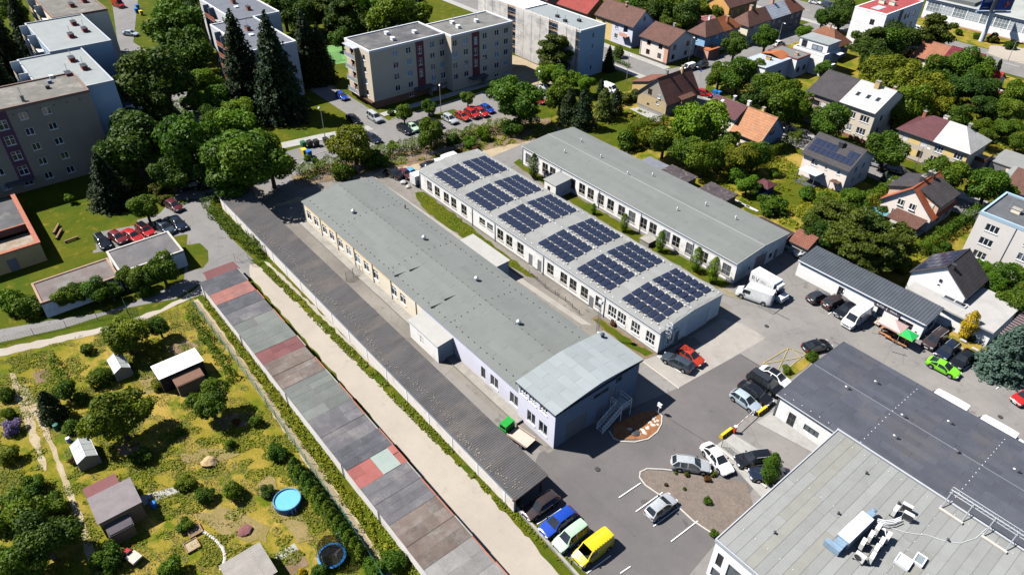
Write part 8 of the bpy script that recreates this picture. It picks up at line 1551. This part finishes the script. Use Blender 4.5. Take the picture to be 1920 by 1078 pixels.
hut('garden_shed', 'dark shed with bright white corrugated roof', -82.2, 7.4, -79.0, 13.0, 2.3, mat('dark_boards', (.05, .035, .03), .8, .2, 2), mat('white_corrugated', (.78, .77, .76), .5, .04, 2), .15, 'x', .12); hut('garden_shed', 'small brown roofed porch before the white roofed shed', -78.8, 8.8, -77.0, 12.2, 1.9, WOOD, mat('brown_sheet', (.17, .09, .06), .8, .12, 1), -.15, 'x', .1)
hut('garden_shed', 'shed with grey corrugated roof at the bottom edge', -48.7, 3.4, -44.6, 7.4, 2.2, WOOD, tiled('grey_corrugated', (.40, .37, .33), (.36, .33, .30), 'y', w=6, h=.16, mortar=.3), .15, 'x', .15)
def greenhouse(label, x, y, rz, w=2.0, l=3.0, h=1.5, r_=2.1):
    p = P(x, y); t = thing('greenhouse', label, 'greenhouse', (p.x, p.y, 0), rz); gm, nt_, N_, L__, b_ = nodes_of('greenhouse_film') if 'greenhouse_film' not in bpy.data.materials else (bpy.data.materials['greenhouse_film'],)*5
    if nt_ is not gm: n_ = tex(nt_, 'Noise', 2, 3, .6, coords(nt_, True)); L__.new(mix(nt_, n_.outputs[0], (.44, .46, .42), (.62, .66, .66)), b_.inputs['Base Color']); b_.inputs['Roughness'].default_value = .25; b_.inputs['Transmission Weight'].default_value = .25
    rf = MB(); 
    for i in range(3):
        y0, y1 = -l/2+l*i/3+.03, -l/2+l*(i+1)/3-.03
        MB().quad([(-w/2, y0, h), (0, y0, r_), (0, y1, r_), (-w/2, y1, h)][::-1]).build('roof_pane', gm, t); MB().quad([(w/2, y0, h), (w/2, y1, h), (0, y1, r_), (0, y0, r_)]).build('roof_pane', gm, t)
        for s_ in (1, -1): MB().quad([(s_*w/2, y0, .1), (s_*w/2, y1, .1), (s_*w/2, y1, h-.03), (s_*w/2, y0, h-.03)]).build('side_pane', gm, t)
    for s_ in (1, -1): MB().quad([(-w/2, s_*l/2, .05), (w/2, s_*l/2, .05), (w/2, s_*l/2, h), (0, s_*l/2, r_), (-w/2, s_*l/2, h)]).build('end_pane', mat('amber_film', (.40, .33, .20), .5, .15, 2), t)
    b = MB()
    for yy in (-l/2, -l/6, l/6, l/2):
        b.tube((-w/2, yy, 0), (-w/2, yy, h), .03, n=5).tube((w/2, yy, 0), (w/2, yy, h), .03, n=5).tube((-w/2, yy, h), (0, yy, r_+.02), .03, n=5).tube((w/2, yy, h), (0, yy, r_+.02), .03, n=5)
    b.tube((0, -l/2, r_+.02), (0, l/2, r_+.02), .035, n=5).tube((-w/2, -l/2, h), (-w/2, l/2, h), .03, n=5).tube((w/2, -l/2, h), (w/2, l/2, h), .03, n=5); b.build('frame', TRIM, t)
greenhouse('small glass greenhouse in the upper allotments', 229, 697, R(90), 2.0, 3.4); greenhouse('small glass greenhouse by the sandy track', 165, 860, R(90), 2.2, 3.4)
p = P(541, 945); t = thing('swimming_pool', 'round blue above-ground pool on the dry lawn', 'pool', (p.x, p.y, 0)); t.scale = (.76, .76, .9); MB().lathe([(1.95, 0), (2.0, .1), (2.0, 1.05), (1.9, 1.1), (1.84, 1.05), (1.84, .5)], 32).build('wall', [mat('pool_liner', (.05, .13, .25), .5, .15, 1)], t, smooth=True); MB().lathe([(1.84, 0), (0, 0)], 32).build('water', [mat('pool_water', (.14, .42, .62), .08, .05, .8, spec=.6)], t, (0, 0, .92)); MB().lathe([(2.02, 0), (1.93, .06), (1.84, .0)], 32).build('rim', mat('pool_rim', (.10, .30, .50), .5, .1, 1), t, (0, 0, 1.07)); MB().tube((2.1, .2, 0), (2.1, .2, 1.4), .05, n=6).tube((2.1, -.3, 0), (2.1, -.3, 1.4), .05, n=6).build('ladder', TRIM, t)
p = P(624, 1048); t = thing('trampoline', 'round black trampoline with blue edge and safety net', 'trampoline', (p.x, p.y, 0)); t.scale = (.88, .88, 1); MB().lathe([(1.7, .75), (1.45, .8), (1.4, .76)], 28).build('edge_pad', [mat('blue_pad', (.03, .20, .52), .6, .1, 2)], t, smooth=True); MB().lathe([(1.45, .74), (0, .70)], 28).build('jump_mat', BLACK, t)
NET, _nt, _N, _L, _b = nodes_of('black_net'); _n1 = tex(_nt, 'Noise', 14, 2, .5, coords(_nt)); _b.inputs['Base Color'].default_value = (.012, .012, .014, 1); _tr = _N.new('ShaderNodeBsdfTransparent'); _ms = _N.new('ShaderNodeMixShader'); _L.new(ramp(_nt, _n1.outputs[0], .3, .55), _ms.inputs[0]); _L.new(_tr.outputs[0], _ms.inputs[1]); _L.new(_b.outputs[0], _ms.inputs[2]); _L.new(_ms.outputs[0], _N['Material Output'].inputs[0])
MB().lathe([(1.5, .8), (1.45, 2.5)], 28).build('safety_net', NET, t)
for i in range(6): a = i*1.047; MB().tube((1.68*math.cos(a), 1.68*math.sin(a), 0), (1.62*math.cos(a), 1.62*math.sin(a), 2.6), .035, n=6).build('pole', STEEL, t)
p = P(1645, 405); t = thing('swimming_pool', 'small turquoise round pool beside the veranda house', 'pool', (p.x, p.y, 0)); MB().lathe([(1.7, 0), (1.75, .9), (1.65, .95), (1.6, .5)], 28).build('wall', mat('pool_liner2', (.07, .28, .38), .5, .1, 1), t, smooth=True); MB().lathe([(1.62, .0), (0, 0)], 28).build('water', mat('pool_water2', (.08, .26, .32), .08, .05, 1, spec=.6), t, (0, 0, .8))
p = P(247, 1046); t = thing('garden_tractor', 'little red garden tractor with pale load tray', 'tractor', (p.x, p.y, 0), R(20)); MB().box(-.8, -.35, .4, -.1, .35, .85).build('hood', PAINT['red'], t); MB().box(.05, -.55, .55, 1.35, .55, .85).build('tray', mat('pale_board', (.52, .42, .36), .8, .08, 2), t); MB().box(-.08, -.25, .5, .04, .25, 1.1).build('seat', BLACK, t)
for x_ in (-.5, .8):
    for s_ in (1, -1): obj('wheel', car_meshes('hatch')['wheel'], t, (x_, s_*.5, .3), (R(-90*s_), 0, 0))
for i, (x, y, w_, m_, lb) in enumerate(((366, 996, 1.2, SOIL, 'square raised vegetable bed with dark soil, upper'), (361, 1024, 1.2, DIRT, 'square raised vegetable bed with straw, lower'))):
    p = P(x, y); t = thing('raised_bed', lb, 'raised bed', (p.x, p.y, 0)); MB().box(-.7, -.7, 0, .7, -.62, .3).box(-.7, .62, 0, .7, .7, .3).box(-.7, -.62, 0, -.62, .62, .3).box(.62, -.62, 0, .7, .62, .3).build('frame', WOOD, t); MB().box(-.62, -.62, 0, .62, .62, .2).build('soil', m_, t)
sb = thing('stone_border', 'curved border of pale stones round the flower bed', 'border', tuple(P(398, 1000))); q0 = P(398, 1000)
for i in range(26):
    f = i/25; x = 370+52*math.sin(f*2.1); y = 992+75*f**1.2; p = P(x, y)-q0; bm = bmesh.new(); bmesh.ops.create_icosphere(bm, subdivisions=1, radius=.2); me = bpy.data.meshes.new('stone'); [setattr(v, 'co', Vector((v.co.x*rng.uniform(.8, 1.3), v.co.y*rng.uniform(.8, 1.2), v.co.z*.7))) for v in bm.verts]; bm.to_mesh(me); bm.free(); me.materials.append(WSTONE); obj('stone', me, sb, (p.x, p.y, .08))
rock(393, 868, .95, 'straw coloured compost heap in the allotments', mat('straw', (.40, .28, .15), .95, .25, 4), 0, 'compost_heap', .6, 'heap'); rock(460, 995, .8, 'dark red covered stack on the allotment lawn', ROOFC['m'], 0, 'covered_stack', .35, 'stack')
for (x, y, r_, h_, m_, lb) in ((130, 828, .28, .7, TRIM, 'white barrel by the glass greenhouse'), (290, 950, .35, .8, BB, 'blue barrel in the shade of the garden hut'), (108, 805, .35, .9, GFM, 'green composter by the sandy track'), (258, 948, .3, .8, BB, 'small blue barrel at the hut corner')): p = P(x, y); tag(MB().lathe([(0, 0), (r_*.9, 0), (r_, h_*.5), (r_*.9, h_), (r_*.7, h_+.03), (0, h_+.03)], 12).build('barrel', m_, None, (p.x, p.y, 0), smooth=True), lb, 'barrel')
# wooden logs on the lawn
for i, (x, y, a_, lb) in enumerate(((107, 432, 62, 'long wooden log bench, upper left on the lawn'), (112, 442, 62, 'long wooden log bench beside the upper one on the lawn'), (135, 452, 5, 'short wooden log bench lying crosswise on the lawn'))):
    p = P(x, y); t = thing('log_bench', lb, 'bench', (p.x, p.y, 0), R(a_-90)); MB().tube((-1.5+.4*(i == 2), 0, .35), (1.5-.4*(i == 2), 0, .35), .22, .2, 8).build('seat', WOOD, t)
    for x_ in (-.9, .9): MB().box(x_-.12, -.2, 0, x_+.12, .2, .2).build('support', WOOD, t)
p = P(632, 338); t = thing('yellow_frame', 'yellow steel tube frame by the works fence', 'frame', (p.x, p.y, 0), R(90)); MB().tube((-1, 0, 0), (-1, 0, 1.1), .05, n=6).tube((1, 0, 0), (1, 0, 1.1), .05, n=6).tube((-1, 0, 1.1), (1, 0, 1.1), .05, n=6).build('tubes', BY, t)
# sheds behind the storage hall
TAR = mat('torn_tar_paper', (.06, .05, .055), .9, .35, .8, (.22, .19, .17), .55, .68, 1.2); rr_ = R(3)
hut('tar_shed', 'flat grey tar paper shed, upper, behind the storage hall', -82.0, 100.6, -77.0, 104.8, 2.0, WOOD, mat('blue_grey_tar', (.16, .17, .20), .9, .15, .8), .1); hut('tar_shed', 'black torn tar paper shed next to the grey one', -76.8, 100.8, -70.8, 105.6, 2.0, WOOD, TAR, .15); hut('tar_shed', 'black tar paper shed lower, half buried in green', -67.5, 101.0, -61.8, 106.0, 2.0, WOOD, TAR, .2)
g = Bld('gazebo_hut', 'small red roofed gazebo on the lawn behind the storage hall', 'gazebo', -62.3, 113.2, -59.9, 115.6, 1.9, mat('blue_boards', (.03, .05, .16), .7, .1, 2)); g.win('F', .6, .3, 1.2, 1.2, 'void').walls().hip(.7, T_MAROON, .35, 1.0)
cp = thing('arched_shed', 'dark arched sheet roof shed behind the near end of the storage hall', 'shed', (-54.2, 99.6, 0)); b = MB(); n = 10
for i in range(n): a0, a1 = math.pi*i/n, math.pi*(i+1)/n; f = lambda a: (2.0-2.0*math.cos(a), 1.6+1.0*math.sin(a)); (y0, z0), (y1, z1) = f(a0), f(a1); b.quad([(0, y0, z0), (7.0, y0, z0), (7.0, y1, z1), (0, y1, z1)])
b.build('roof', [tiled('dark_brown_sheet', (.06, .042, .045), (.07, .05, .05), 'y', w=4, h=.5)], cp); MB().box(.1, .1, 0, 6.9, 3.9, 1.6).build('wall', WOOD, cp)
g = Bld('tiled_shed', 'cream shed with brown tiled roof by the silver cars', 'shed', -46.9, 100.8, -43.6, 105.4, 2.0, CREAM); g.walls(('x', 1.2, 2.3)).gable('x', 1.2, T_RBR, .3, .2)
p = P(1388, 380); t = thing('plank_stack', 'stack of pale planks along the garden edge behind the storage hall', 'planks', (p.x-3, p.y-.6, 0), R(0))
for i in range(6): MB().box(i*.9, rng.uniform(-.2, .2), .05+.08*(i % 2), i*.9+2.6, .5+rng.uniform(-.1, .2), .12+.08*(i % 2)).build('plank', mat('pale_planks', (.50, .50, .48), .8, .1, 2), t)
# pillars by the orange house, sports court, sign
for i in range(5): p = P(1437+i*9, 268-i*4.5); o = tag(MB().box(-.25, -.25, 0, .25, .25, 1.7).box(-.32, -.32, 1.7, .32, .32, 1.85).build('garden_pillar', CREAM, None, (p.x, p.y, 0)), ('first', 'second', 'third', 'fourth', 'fifth')[i]+' cream pillar of the terrace beside the orange roof, from the left', 'pillar', 'terrace pillars')
sheet('sports_court', [(612, 88), (645, 78), (655, 118), (622, 122)], mat('green_court', (.12, .26, .08), .9, .1, .5), .03)
wire_fence('tall green net fence of the sports court', [(612, 106), (618, 118), (640, 112)], 2.5, GFM, 2.5, gap=.15)
p = P(1312, 150); t = thing('road_sign', 'small blue round road sign at the junction', 'sign', (p.x, p.y, 0)); MB().tube((0, 0, 0), (0, 0, 2.6), .03, n=6).build('pole', STEEL, t); MB().tube((0, -.04, 2.3), (0, -.06, 2.3), .3, n=16).build('plate', mat('sign_blue', (.05, .10, .45), .5, .05, 2), t)
wl = kerb([(1404, 322), (1424, 330)], 0.1)
bpy.data.objects.remove(wl)
MBs = MB().box(-44.2, 63.0, 0, -43.8, 64.2, .3)
